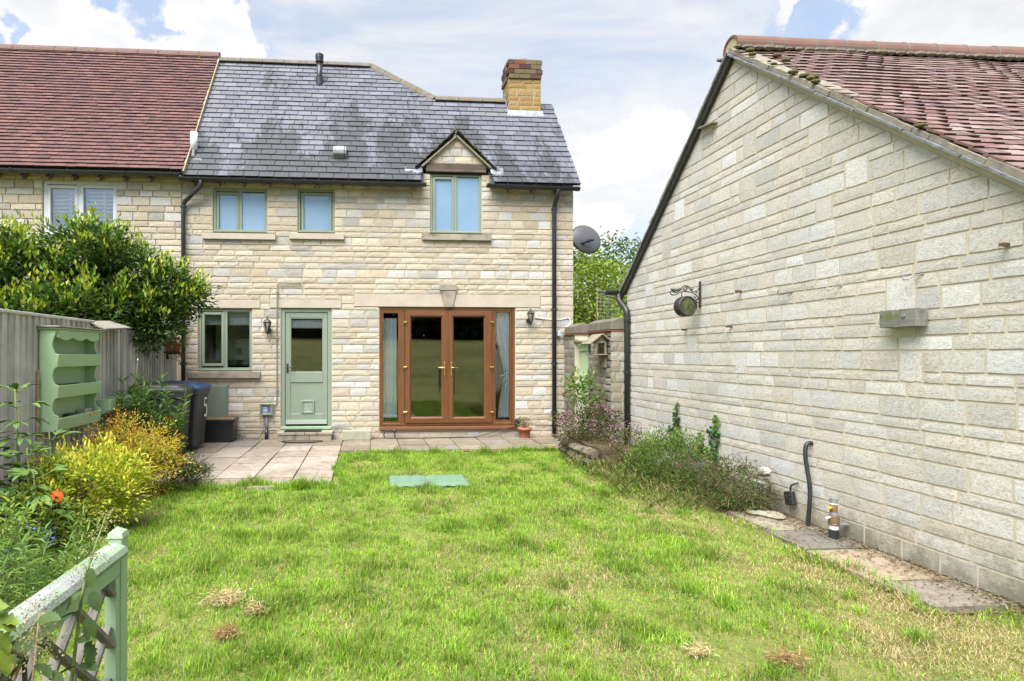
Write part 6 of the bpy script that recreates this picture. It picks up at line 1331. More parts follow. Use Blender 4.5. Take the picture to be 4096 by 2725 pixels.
# pot on a bracket by the downpipe
bp = on_y(702, 1392, 9.2); t = thing('bracket_shelf', 'dark slate shelf bracket at the house end of the fence', 'shelf', (bp.x, 9.2, bp.z))
zz = on_y(690, 1412, 9.2).z; xx = on_y(690, 1412, 9.2).x; mb = MB(); M = Matrix.Translation((xx, 9.2, zz)) @ Matrix.Rotation(R(-6), 4, 'X'); mb.box(-.16, .13, -.12, .12, -.012, .006, M); mb.build('plate', MT['felt'], t); mb = MB(); mb.bar((xx - .1, 9.2, zz - .012), (XFN + .03, 9.2, zz - .10), .02, .04); mb.build('strut', MT['felt'], t)
t = thing('trough_pot', 'small terracotta trough with a straggly plant on the fence bracket', 'flower pot', (xx, 9.2, zz)); MT['terra'] = plain('terracotta', (.36, .155, .085), (.29, .12, .07), 10, .85, .2, .2, 60, c3=(.42, .28, .2))
mb = MB(); mb.add([(xx - .085, 9.12, zz + .008), (xx + .085, 9.12, zz + .008), (xx + .085, 9.28, zz + .008), (xx - .085, 9.28, zz + .008), (xx - .105, 9.10, zz + .135), (xx + .105, 9.10, zz + .135), (xx + .105, 9.30, zz + .135), (xx - .105, 9.30, zz + .135)], [(3, 2, 1, 0), (0, 1, 5, 4), (1, 2, 6, 5), (2, 3, 7, 6), (3, 0, 4, 7)]); mb.build('pot', MT['terra'], t, bevel=.006)
MB().box(xx - .112, xx + .112, 9.09, 9.31, zz + .136, zz + .155).build('rim', MT['terra'], t, bevel=.005)
n = 260; P = np.array([xx + .05, 9.2, zz + .17]) + rng.normal(0, 1, (n, 3)) * np.array([.085, .06, .055]); leaf_obj('foliage', P, sph(n) + np.array([.2, -.2, .3]), sph(n), .045, .018, pal(n, [(.09, .16, .05), (.14, .22, .06), (.24, .13, .08)]), MT['softleaf'], t)['kind'] = 'stuff'
n = 120; P = np.array([xx + .12, 9.12, zz + .03]) + rng.normal(0, 1, (n, 3)) * np.array([.04, .04, .09]); leaf_obj('dead_trails', P, sph(n) * .5 + np.array([.1, 0, -1.0]), sph(n), .06, .01, pal(n, [(.24, .14, .08), (.33, .22, .13)]), MT['softleaf'], t)['kind'] = 'stuff'

# terracotta pot by the french doors
p = on_y(2098, 1742, YF - .22); t = thing('flower_pot', 'round terracotta flower pot with a small plant beside the french doors', 'flower pot', (p.x, YF - .22, 0))
MB().lathe([(.078, .012), (.105, .15), (.118, .15), (.122, .195), (.108, .195), (.10, .165), (.01, .165)], Matrix.Translation((p.x, YF - .22, 0)), 24, False).build('pot', MT['terra'], t, True); MB().lathe([(.104, .168), (.02, .176)], Matrix.Translation((p.x, YF - .22, 0)), 16).build('soil', MT['soil'], t)
n = 150; a = rng.uniform(0, 6.28, n); P = np.stack([p.x + rng.normal(0, .075, n), YF - .22 + rng.normal(0, .05, n), .19 + rng.random(n) * .17], 1); leaf_obj('foliage', P, sph(n) + np.array([0, 0, .4]), sph(n), .05, .014, pal(n, [(.11, .17, .06), (.17, .19, .09), (.2, .12, .07)]), MT['softleaf'], t)['kind'] = 'stuff'
mb = MB()
for k in range(12): d = Vector((random.uniform(-.12, .12), random.uniform(-.07, .07), random.uniform(.12, .2))); mb.tube([(p.x, YF - .22, .17), Vector((p.x, YF - .22, .17)) + d], .002, 4)
mb.build('stems', MT['twig'], t)['kind'] = 'stuff'
# black cables and lights at the foot of the wall
def cable(name, pts, r_, mat, label, cat='cable', rad=.06): mb = MB(); mb.tube(bend(pts, 4, rad), r_, 6); return tag(mb.build(name, mat, None, True), label, cat)
P = lambda x, y, o=.03: on_y(x, y, YF - o)
cable('black_cable', [P(938, 1722, .045), P(1050, 1724, .05), P(1105, 1722, .06)], .007, MT['black'], 'thin black cable along the wall between tub and step')
cable('loose_cable', [P(938, 1735), P(985, 1752, .08), P(1040, 1756, .1), P(1062, 1690, .05)], .006, MT['black'], 'thin looped black cable hanging behind the small meter box duct')
cable('wall_cable', [P(1330, 1714), P(1400, 1716), P(1415, 1722, .1)], .006, MT['black'], 'short black cable beside the back door threshold')
cable('floor_cable', [(on_y(1490, 1738, YF - .15).x, YF - .15, .03), (on_y(1580, 1748, YF - .2).x, YF - .2, .02), (on_y(1900, 1742, YF - .12).x, YF - .12, .02), P(1990, 1725, .06), P(2058, 1708, .09)], .007, MT['black'], 'long black cable on the paving under the french doors')
t = thing('ground_light', 'small round black spotlight under the french doors', 'light', (on_y(1577, 1724, YF - .16).x, YF - .16, 0)); q = on_y(1577, 1724, YF - .16); MB().lathe([(.03, -.03), (.036, .0), (.034, .035), (.012, .04)], Matrix.Translation(q) @ Matrix.Rotation(R(75), 4, 'X'), 14).build('head', MT['black'], t, True); mb = MB(); mb.tube(bend([q + Vector((0, .02, 0)), q + Vector((-.11, .03, .02)), q + Vector((-.19, .03, -.06)), q + Vector((-.15, .03, -.13))], 4, .06), .009, 6); mb.build('lead', MT['black'], t, True); mb = MB(); mb.bar(q, q + Vector((.02, .03, -.14)), .012, .012); mb.build('spike', MT['black'], t)
t = thing('flood_light', 'small black floodlight box at the corner of the french doors', 'light', P(2072, 1690, .05)); q = P(2070, 1690, .08); mb = MB(); mb.box(-.045, .045, -.03, .03, -.06, .06, Matrix.Translation(q) @ Matrix.Rotation(R(14), 4, 'Y')); mb.build('housing', MT['black'], t, bevel=.008); mb = MB(); mb.bar(q, q + Vector((.0, .06, .0)), .02, .02); mb.build('bracket', MT['black'], t)
cable('corner_cable', [P(2140, 1700), P(2200, 1701), P(2262, 1706, .01)], .007, MT['black'], 'black cable from the pot to the cottage corner')
cable('white_cable', [P(2140, 1268), P(2175, 1276), P(2208, 1278), P(2250, 1278), P(2278, 1268), P(2283, 1300), P(2262, 1308)], .008, MT['whitep'], 'white cable running from the lantern past the downpipe')
t = MB().box(*[v for v in (P(2232, 1, .05).x - .02, P(2232, 1, .05).x + .04)], YF - .1, YF - .04, P(1, 1325, .05).z - .06, P(1, 1325, .05).z + .03); tag(t.build('junction_cover', plain('pale_blue_plastic', (.34, .44, .52), (.3, .4, .47), 5, .5, .3, 0), None, bevel=.005), 'small pale blue cover beside the downpipe at the cottage corner', 'cover')
# satellite dish behind the corner
q = on_y(2345, 958, 10.7); t = thing('satellite_dish', 'dark mesh satellite dish mounted past the cottage corner', 'satellite dish', q)
t_ = NT('dish_mesh'); MT['dish'] = t_.out(t_.principled((.13, .135, .14), .45, .4, .4)); M = Matrix.Translation(q) @ Matrix.Rotation(R(14), 4, 'Z') @ Matrix.Rotation(R(78), 4, 'X') 
MB().lathe([(.002, .06), (.12, .052), (.21, .034), (.29, .008), (.33, -.01), (.338, -.006), (.29, .014), (.21, .040), (.12, .058), (.002, .066)], M @ Matrix.Scale(.88, 4, (0, 1, 0)), 32, False).build('dish', MT['dish'], t, True)
mb = MB(); mb.bar(M @ Vector((-.30, -.03, -.12)), M @ Vector((.03, -.03, -.02)), .03, .045); mb.build('arm', MT['black'], t, bevel=.004); mb = MB(); mb.tube([M @ Vector((0, -.05, .06)), M @ Vector((0, -.1, .22)), (XR + .02, 10.9, q.z - .2)], .02, 8); mb.build('mast', MT['black'], t, True)

# ------------------------------------------------------------------ things on the barn and garden wall
# bird table on the wall by the gate
MT['oldwood'] = timber('old_grey_wood', (.17, .145, .11), (.25, .22, .17), (1, .2, .1), 26, moss=(.24, .22, .12))
q = on_x(2392, 1418, XW - .12); bx, by, bz = q.x, q.y, q.z; t = thing('bird_table', 'small wooden bird table with pitched roof fixed on the garden wall', 'bird table', (XW, by, bz)); rz = R(0)
MB().box(bx - .13, bx + .10, by - .13, by + .13, bz - .012, bz + .006).build('platform', MT['oldwood'], t, bevel=.003)
for dx in (-.10, .05):
    for dy in (-.105, .105): MB().box(bx + dx, bx + dx + .028, by + dy - .014, by + dy + .014, bz + .007, bz + .17).build('post', MT['oldwood'], t)
for s in (-1, 1):
    a, b = Vector((bx - .01, 0, bz + .285)), Vector((bx - .01 + s * .18, 0, bz + .14)); d = (b - a).normalized(); nn = Vector((-d.z * s, 0, d.x * s)); nn = nn if nn.z > 0 else -nn
    mb = MB(); A = [a + nn * .0, b, b + nn * .018, a + nn * .018]; mb.add([v + Vector((0, by - .19, 0)) for v in A] + [v + Vector((0, by + .16, 0)) for v in A], [(0, 1, 2, 3), (7, 6, 5, 4), (0, 4, 5, 1), (1, 5, 6, 2), (2, 6, 7, 3), (3, 7, 4, 0)]); mb.build('roof', MT['oldwood'], t, bevel=.003)
for yy in (by - .12, by + .11): mb = MB(); mb.prism([(bx - .11, bz + .165), (bx + .09, bz + .165), (bx - .01, bz + .265)], lambda a, b: (a, yy, b), lambda a, b: (a, yy + .014, b)); mb.build('gable', MT['oldwood'], t)
MB().box(XW - .05, XW - .022, by - .08, by + .05, bz - .19, bz - .013).build('back_board', MT['oldwood'], t)
# double sided clock on an iron scroll bracket
CY_ = on_x(2804, 1180, XB - .01).y; c = on_y(2741, 1226, CY_); t = thing('bracket_clock', 'round mossy garden clock on a scrolled iron bracket with a bird', 'clock', (XB, CY_, c.z)); RC = .112
t_ = NT('mossy_dial'); f = t_.noise(7, 6, .7, (3, 3, .8)); g = t_.noise(40, 5, .7); cc = t_.ramp(f, [(.34, (.17, .20, .17)), (.45, (.085, .10, .03)), (.58, (.035, .038, .015)), (.75, (.14, .16, .12))]); cc = t_.mix(t_.rng(g, .55, .7, 0, .6), cc, (.05, .05, .03)); MT['dial'] = t_.out(t_.principled(cc, .35, .5))
M = Matrix.Translation(c) @ Matrix.Rotation(R(6), 4, 'Z') @ Matrix.Rotation(R(90), 4, 'X')
MB().lathe([(RC * .86, -.055), (RC, -.05), (RC * 1.04, -.03), (RC * .98, 0), (RC * 1.04, .03), (RC, .05), (RC * .88, .056), (RC * .86, .048)], M, 36, False).build('case', MT['iron'], t, True)
for s in (-1, 1): MB().lathe([(RC * .87, s * .046), (.001, s * .049)], M, 36, False).build('dial', MT['dial'], t)
for a, L in ((R(60), .05), (R(200), .07)): mb = MB(); mb.bar(M @ Vector((0, 0, .051)), M @ Vector((L * math.sin(a), L * math.cos(a), .051)), .005, .002, M.to_3x3() @ Vector((0, 0, 1))); mb.build('hand', MT['iron'], t)
def curvy(pts, r_=.006, n=6):
    P = [Vector(p) for p in pts]; out = []
    for i in range(len(P) - 1):
        p0, p1, p2, p3 = P[max(i - 1, 0)], P[i], P[i + 1], P[min(i + 2, len(P) - 1)]
        for k in range(n): u = k / n; out.append(.5 * ((2 * p1) + (-p0 + p2) * u + (2 * p0 - 5 * p1 + 4 * p2 - p3) * u * u + (-p0 + 3 * p1 - 3 * p2 + p3) * u ** 3))
    return MB().tube(out + [P[-1]], r_, 7)
B = lambda x, y: on_y(x, y, CY_)
MB().box(XB - .03, XB - .018, CY_ - .012, CY_ + .012, B(2804, 1232).z, B(2804, 1126).z).build('wall_plate', MT['iron'], t)
curvy([B(2800, 1205), B(2792, 1190), B(2775, 1174), B(2750, 1167), B(2725, 1168), B(2705, 1178), B(2688, 1180), B(2681, 1170), B(2688, 1163), B(2697, 1168)]).build('arm_scroll', MT['iron'], t, True)
curvy([B(2695, 1172), B(2715, 1166), B(2728, 1150), B(2738, 1143), B(2748, 1150), B(2745, 1160), B(2736, 1160), B(2734, 1153), B(2742, 1150)]).build('scroll', MT['iron'], t, True)
curvy([B(2738, 1143), B(2755, 1148), B(2765, 1163), B(2785, 1166), B(2803, 1140)]).build('scroll', MT['iron'], t, True)
curvy([B(2796, 1192), B(2803, 1202), B(2797, 1212), B(2786, 1208), B(2786, 1198), B(2793, 1197)]).build('scroll', MT['iron'], t, True)
mb = MB(); mb.tube([B(2727, 1168), B(2727, 1186)], .006, 6); mb.build('hanger', MT['iron'], t)
bc = B(2700, 1158); mb = MB(); mb.tube([bc + Vector((-.055, 0, .004)), bc + Vector((-.04, 0, .008)), bc + Vector((-.01, 0, .0)), bc + Vector((.025, 0, -.002)), bc + Vector((.06, 0, .012)), bc + Vector((.085, 0, .02))], [.004, .015, .024, .020, .010, .003], 8); mb.build('bird', plain('verdigris', (.16, .19, .15), (.10, .12, .09), 30, .6, .4, .2), t, True, label='small cast iron bird on the bracket')
for (x, y, a) in ((2768, 1158, 40), (2783, 1168, -30), (2742, 1166, 200), (2779, 1190, 150)):
    q = B(x, y); d = Vector((math.cos(R(a)), 0, math.sin(R(a)))); s = Vector((-d.z, 0, d.x)); mb = MB(); mb.add([q - d * .02, q + s * .012 + Vector((0, -.005, 0)), q + d * .024, q - s * .012 + Vector((0, -.005, 0)), q + Vector((0, .006, 0))], [(0, 1, 4), (1, 2, 4), (2, 3, 4), (3, 0, 4), (3, 2, 1, 0)]); mb.build('iron_leaf', MT['rust'], t)
# timber block on the barn wall
ya, yb = on_x(3519, 1270, XB - .10).y, on_x(3667, 1270, XB - .10).y; zc, zd = on_x(3590, 1309, XB - .10).z, on_x(3590, 1238, XB - .10).z; t = thing('timber_block', 'short weathered mossy timber block bolted on the barn wall', 'timber block', (XB, ya, zc))
MT['blockwood'] = timber('weathered_block', (.14, .137, .125), (.23, .225, .21), (1, .08, 1), 30, moss=(.10, .13, .03)); m = (ya + yb) / 2
MB().box(XB - .105, XB - .02, m + .03, ya, zc, zd).build('end', MT['blockwood'], t, bevel=.003); MB().box(XB - .105, XB - .02, yb, m - .012, zc, zd).build('end', MT['blockwood'], t, bevel=.003); MB().box(XB - .105, XB - .021, m - .011, m + .029, zc, zd - .05).build('middle', MT['blockwood'], t)
MB().lathe([(.014, 0), (.014, .008), (.006, .009)], Matrix.Translation((XB - .106, m - .05, (zc + zd) / 2 + .015)) @ Matrix.Rotation(R(-90), 4, 'Y'), 12).build('bolt', MT['lead'], t)
for i, (x, y) in enumerate(((2955, 1166), (2917, 1307), (2737, 1320), (4018, 980))):
    q = on_x(x, y, XB - .03); names = ('upper middle of the barn wall right of the clock', 'barn wall right below the clock', 'barn wall directly below the clock', 'barn wall high near the roof edge'); mb = MB(); mb.bar(q + Vector((.03, 0, 0)), q + Vector((-.04, -.012, 0)), .02, .02); tag(mb.build('iron_peg', MT['rust'], None), 'rusty iron peg in the ' + names[i], 'peg', 'iron pegs in the barn wall')
q = on_x(3140, 1175, XB - .03); curvy([q + Vector((.02, -.06, 0)), q, q + Vector((-.03, .03, -.01)), q + Vector((-.035, .045, .02)), q + Vector((-.02, .05, .03))], .004).build('iron_hook', MT['iron'], None, True); tag(bpy.data.objects['iron_hook'], 'thin bent iron hook in the barn wall mortar', 'hook')
for i, (x, y) in enumerate(((3655, 1105), (3340, 1150))):
    q = on_x(x, y, XB - .03); o = curvy([q + Vector((.02, -.05, .01)), q, q + Vector((-.03, .02, -.02)), q + Vector((-.03, .05, -.01)), q + Vector((-.02, .05, .02))], .005).build('eye_bolt', MT['lead'], None, True); tag(o, ('bright metal eye bolt in the upper barn wall nearer the frame edge', 'bright metal eye bolt in the barn wall above the timber block')[i], 'bolt', 'eye bolts in the barn wall')
# putlog hole with slates high in the gable
q = on_x(2835, 505, XB - .03); mb = MB(); M = Matrix.Translation(q) @ Matrix.Rotation(R(8), 4, 'X'); mb.box(-.05, .02, -.13, .13, .0, .014, M); tag(mb.build('slate_ledge', MT['barge'], None), 'thin broken slate ledge projecting high on the barn gable', 'ledge')
# black hose, junction box, gas riser
q0, q1, q2, q3 = on_x(3245, 1775, XB - .015), on_x(3222, 1830, XB - .07), on_x(3240, 1960, XB - .07), on_x(3232, 2100, XB - .09)
o = curvy([q0 + Vector((.03, 0, 0)), q0 + Vector((-.03, .01, -.005)), q1, q2, q3, Vector((q3.x, q3.y, .0))], .017, 8).build('black_hose', MT['black'], None, True); tag(o, 'thick black hose rising from the path into the barn wall', 'hose')
q = on_x(3160, 1993, XB - .05); t = thing('socket_box', 'small black outdoor socket box hanging low on the barn wall', 'socket box', q); mb = MB(); M = Matrix.Translation(q) @ Matrix.Rotation(R(-14), 4, 'X'); mb.box(-.02, .022, -.05, .05, -.06, .06, M); mb.build('box', MT['black'], t, bevel=.008)
for dy in (-.022, .022): MB().lathe([(.012, 0), (.012, .012), (.007, .012)], M @ Matrix.Translation((-.0205, dy, .02)) @ Matrix.Rotation(R(-90), 4, 'Y'), 10).build('socket', MT['iron'], t)
mb = MB(); mb.tube(bend([M @ Vector((0, -.02, .06)), M @ Vector((0, -.035, .11)), M @ Vector((.03, -.09, .13))], 4, .03), .008, 6); mb.build('lead', MT['black'], t, True)
q = on_x(3335, 2135, XB - .13); gx, gy_ = q.x, q.y; t = thing('gas_riser', 'brass and black gas riser pipe with yellow tap by the barn wall', 'gas pipe', (gx, gy_, 0)); M = Matrix.Translation((gx, gy_, 0)); zt = on_x(3335, 1993, gx).z; k = zt / .30
MT['bronze'] = plain('dull_bronze', (.20, .13, .07), (.28, .19, .10), 25, .5, .5, .2, 60, .5); MT['yellow'] = plain('yellow_plastic', (.62, .33, .03), (.52, .27, .03), 10, .5, .4, 0)
def seg(nm, z0, z1, r_, m): MB().lathe([(r_ * .96, z0 * k), (r_, z0 * k + .004), (r_, z1 * k - .004), (r_ * .96, z1 * k)], M, 14).build(nm, MT[m], t)
seg('sleeve', .0, .075, .034, 'black'); seg('tape', .076, .108, .032, 'whitep'); seg('flange', .109, .122, .040, 'bronze'); seg('body', .123, .175, .038, 'bronze'); seg('union', .176, .20, .028, 'lead'); seg('valve', .201, .255, .026, 'bronze'); seg('ring', .256, .264, .028, 'whitep'); seg('cap', .265, .30, .027, 'lead')
mb = MB(); mb.bar((gx - .02, gy_ - .0, .235 * k), (gx - .075, gy_ - .035, .235 * k), .026, .014); mb.build('tap_handle', MT['yellow'], t, bevel=.004); mb = MB(); mb.bar((gx, gy_, .115 * k), (XB - .02, gy_, .112 * k), .05, .006); mb.build('bracket', MT['lead'], t); mb = MB(); mb.tube([(gx - .03, gy_, .165 * k), (gx - .075, gy_ - .02, .165 * k)], .010, 8); mb.build('test_nipple', MT['whitep'], t)

# ------------------------------------------------------------------ raised bed edge by the gate
rbd = thing('raised_bed', 'low rough stone edging of the raised bed in front of the gate', 'raised bed', (3.1, 8.3, 0)); rr = random.Random(9); pts = [(3.42, 8.62), (3.12, 8.60), (3.0, 8.40), (2.92, 8.0), (2.88, 7.5), (2.92, 7.0)]
for lv in range(2):
    for i in range(len(pts) - 1):
        a, b = Vector((*pts[i], 0)), Vector((*pts[i + 1], 0)); L = (b - a).length; u = 0
        while u < L - .05:
            l = min(rr.uniform(.14, .26), L - u); p = a + (b - a).normalized() * (u + l / 2); ang = math.atan2((b - a).y, (b - a).x) + rr.uniform(-.08, .08)
            if not (lv == 2 and rr.random() < .3): inst('stone', rr.choice(SV['rubble']), rbd, (p.x + .03, p.y, .06 + lv * .115), ang + 0.0, (l - .01, .14, .11 * rr.uniform(.85, 1.1)), rr.choice([(.17, .145, .10), (.20, .17, .12), (.14, .12, .09)]))
            u += l
mb = MB(); mb.prism([(3.46, 8.56), (3.14, 8.54), (3.04, 8.36), (2.98, 8.0), (2.95, 7.5), (3.0, 7.0), (3.46, 6.9)], lambda a, b: (a, b, 0), lambda a, b: (a, b, .24)); mb.build('soil', MT['soil'], rbd)
# turf coloured manhole board
mc = thing('manhole_board', 'pale green sheet covered manhole board sunk in the lawn', 'manhole cover', ((MX0 + MX1) / 2, (MY0 + MY1) / 2, 0)); nx, ny = 22, 10
t_ = NT('torn_green_sheet'); f = t_.noise(6, 7, .7, (1, 2.5, 1)); g = t_.noise(22, 7, .75, (.5, 2, 1), .8); cc = t_.mix(t_.rng(f, .4, .65), (.105, .19, .125), (.135, .21, .15)); cc = t_.mix(t_.rng(g, .60, .64, 0, .8), cc, (.21, .19, .14)); cc = t_.mix(t_.rng(g, .66, .68, 0, .8), cc, (.07, .07, .05)); MT['sheet'] = t_.out(t_.principled(cc, .6, .3, 0, t_.bump(f, .4, .01)))
for (xa, xb) in ((MX0, (MX0 + MX1) / 2 - .01), ((MX0 + MX1) / 2 + .012, MX1)):
    vs = [(xa + (xb - xa) * i / nx, MY0 + (MY1 - MY0) * j / ny, .024 + .004 * math.sin(i * .9 + j) * math.cos(j * 1.1) - .02 * ((i in (0, nx)) or (j in (0, ny)))) for j in range(ny + 1) for i in range(nx + 1)]
    mb = MB(); mb.add(vs, [(j * (nx + 1) + i, j * (nx + 1) + i + 1, (j + 1) * (nx + 1) + i + 1, (j + 1) * (nx + 1) + i) for j in range(ny) for i in range(nx)]); mb.build('sheet', MT['sheet'], mc, True)
MB().box(MX0 + .02, MX1 - .02, MY0 + .02, MY1 - .02, -.02, .005).build('board', MT['barge'], mc)

# ------------------------------------------------------------------ green railing in the left foreground
def railing(name, label, x, y0, y1, zr, end_post, seedv, px_, tilt=0.0):
    t = thing(name, label, 'railing', (x, y1, 0), 'mint green garden railings'); ps = .023
    mb = MB(); z = zr + .045; xo = px_; mb.box(xo - ps, xo + ps, y1 - ps, y1 + ps, -.03, z); pst = mb.build('post', MT['mint'], t, bevel=.003)
    mb = MB(); zt = z + .0012; mb.add([(xo - ps - .004, y1 - ps - .004, zt), (xo + ps + .004, y1 - ps - .004, zt), (xo + ps + .004, y1 + ps + .004, zt), (xo - ps - .004, y1 + ps + .004, zt), (xo - ps, y1 - ps, zt + .016), (xo + ps, y1 - ps, zt + .016), (xo + ps, y1 + ps, zt + .016), (xo - ps, y1 + ps, zt + .016), (xo, y1, zt + .034)], [(3, 2, 1, 0), (0, 1, 5, 4), (1, 2, 6, 5), (2, 3, 7, 6), (3, 0, 4, 7), (4, 5, 8), (5, 6, 8), (6, 7, 8), (7, 4, 8)]); mb.build('post_cap', MT['mint'], t)
    if end_post: mb = MB(); mb.box(x - ps, x + ps, y0 - ps, y0 + ps, -.03, zr + .08); mb.build('post', MT['mint'], t, bevel=.003)
    prof = [(-.040, -.012), (-.046, .004), (-.036, .020), (-.012, .030), (.012, .030), (.036, .020), (.046, .004), (.040, -.012)]
    mb = MB(); mb.prism(prof, lambda a, b: (x + a, y0, zr + b), lambda a, b: (xo + a, y1 - ps - .001, zr + b)); mb.build('hand_rail', MT['mintrail'], t)
    mb = MB(); mb.prism([(-.018, -.075), (-.018, -.013), (.018, -.013), (.018, -.075)], lambda a, b: (x + a, y0, zr + b), lambda a, b: (xo + a, y1 - ps - .002, zr + b)); mb.build('under_rail', MT['mint'], t)
    mb = MB(); mb.box(xo - .018, xo + .018, y1 - ps - .034, y1 - ps - .003, -.02, zr - .077); mb.build('stile', MT['mint'], t)
    mb = MB(); mb.prism([(-.018, 0), (-.018, .06), (.018, .06), (.018, 0)], lambda a, b: (x + a, y0, .10 + b), lambda a, b: (xo + a, y1 - ps - .042, .10 + b)); mb.build('bottom_rail', MT['mint'], t)
    lat = timber('lattice_lath', (.10, .105, .10), (.26, .24, .21), (1, .3, .3), 22) if 'lattice' not in MT else MT['lattice']; MT['lattice'] = lat
    L = y1 - y0; hgt = zr - .08 - .16; step = .17; k = -hgt
    while k < L:
        for s, off in ((1, -.008), (-1, .008)):
            a0, a1 = max(0, k), min(L - .06, k + hgt)
            if a1 - a0 > .03:
                q0, q1 = (a0 - k) / hgt, (a1 - k) / hgt; yy0, yy1 = (y0 + a0, y0 + a1); za, zb = .16 + hgt * (q0 if s > 0 else 1 - q0), .16 + hgt * (q1 if s > 0 else 1 - q1)
                mb = MB(); mb.bar((x + (xo - x) * a0 / L + off, yy0, za), (x + (xo - x) * a1 / L + off, yy1, zb), .012, .030, (1, 0, 0)); mb.build('lath', lat, t)
        k += step
    return t
railing('garden_railing', 'mint green wooden railing with lattice in the near corner of the lawn', -.885, .55, 1.985, .785, False, 1, -.85)
MB().box(-1.02, -.955, 1.60, 1.66, -.03, .70).build('timber_stake', timber('brown_stake', (.20, .125, .075), (.30, .20, .12), (1, 1, .05), 30), None, bevel=.003); tag(bpy.data.objects['timber_stake'], 'short brown timber stake behind the mint green railing', 'stake')
railing('far_railing', 'green railing behind the viewpoint seen mirrored in the doors', 2.9, -3.0, -1.7, .92, True, 2, 3.3)
# pulled dead grass lying on the lawn
for i, (x, y, rx, ry, n, lab) in enumerate(((905, 2395, .058, .045, 700, 'largest clump of pulled straw lying on the lawn'), (1020, 2440, .026, .022, 260, 'small round clump of straw right beside the largest one'), (905, 2530, .034, .024, 300, 'dark brown clump of dead grass nearest the railing post'), (3150, 2640, .042, .026, 330, 'brown torn turf clump near the bottom edge of the lawn'), (2790, 2605, .028, .02, 160, 'small pale straw clump in the near lawn towards the barn'))):
    p = on_z(x, y, .02); P = np.array([p.x, p.y, .012]) + rng.normal(0, 1, (n, 3)) * np.array([rx, ry, .018]); P[:, 2] = np.abs(P[:, 2]) + .012; dark = i in (2, 3)
    o = leaf_obj('straw_clump', P, sph(n) * np.array([1, 1, .35]), sph(n) + np.array([0, 0, 1.2]), rng.uniform(.02, .055, n), .004, pal(n, [(.40, .22, .10), (.28, .15, .07), (.5, .36, .2)] if dark else [(.62, .50, .30), (.52, .40, .22), (.44, .31, .16), (.68, .58, .4)]), MT['grass'], None, 0, .1); tag(o, lab, 'straw', 'straw clumps on the lawn')
# ------------------------------------------------------------------ plants
DG = [(.052, .105, .027), (.075, .145, .034), (.038, .08, .022), (.098, .17, .042)]
YG = [(.27, .38, .03), (.36, .43, .035), (.20, .34, .035), (.42, .43, .04)]

t = shrub('evergreen_bush', 'large glossy evergreen bush with yellow green tips hanging over the fence', 'bush', (-3.9, 8.3, 0), (-4.55, 8.2, 2.28), (1.35, .75, .72), 190, 46, .11, .10, .045, DG, None, 'leaf', None, None, 26, .022, (.55, 16), YG, .85, 'bark')
for (c, rad, k) in (((-3.35, 8.3, 2.38), (.70, .6, .58), 60), ((-2.85, 8.45, 2.28), (.50, .5, .36), 34), ((-3.05, 8.2, 1.88), (.48, .42, .36), 34), ((-3.9, 7.7, 1.98), (.75, .45, .35), 50), ((-4.6, 7.6, 1.95), (.6, .4, .30), 34), ((-3.75, 8.0, 2.84), (.55, .4, .28), 30), ((-4.85, 7.7, 2.75), (.5, .4, .25), 24)):
    shrub('', '', '', (-3.6, 8.4, 1.2), c, rad, int(k * 1.35), 44, .10, .095, .043, DG, None, 'leaf', t, None, 5, .014, (.5, 15), YG, .9)
# golden and bronze spireas
shrub('golden_spirea', 'bright yellow leafed spirea bush in the flower bed by the railing', 'bush', (-2.4, 4.8, 0), (-2.33, 4.85, .32), (.44, .42, .34), 130, 38, .050, .052, .021, [(.50, .54, .06), (.43, .50, .055), (.58, .58, .08), (.30, .40, .04)], None, 'softleaf', None, None, 20, .005, (.5, 10), [(.66, .60, .09), (.60, .56, .07)], .95, 'twig')
shrub('bronze_spirea', 'orange and yellow leafed spirea bush in front of the wheelie bins', 'bush', (-2.45, 6.0, 0), (-2.45, 6.0, .38), (.55, .5, .40), 170, 40, .050, .034, .016, [(.56, .40, .06), (.46, .42, .05), (.26, .31, .04), (.40, .17, .04), (.64, .48, .10)], [.28, .24, .22, .10, .16], 'softleaf', None, None, 22, .004, (.35, 8), [(.42, .13, .04), (.5, .36, .06)], .95, 'twig')
shrub('grey_herb', 'low grey green lavender clump at the corner of the paving', 'plant', (-2.0, 6.3, 0), (-2.02, 6.35, .13), (.27, .26, .17), 60, 40, .045, .055, .006, [(.075, .11, .035), (.10, .14, .05), (.06, .085, .03)], None, 'softleaf', None, None, 8, .003, None, None, .9, 'twig', upbias=1.3)
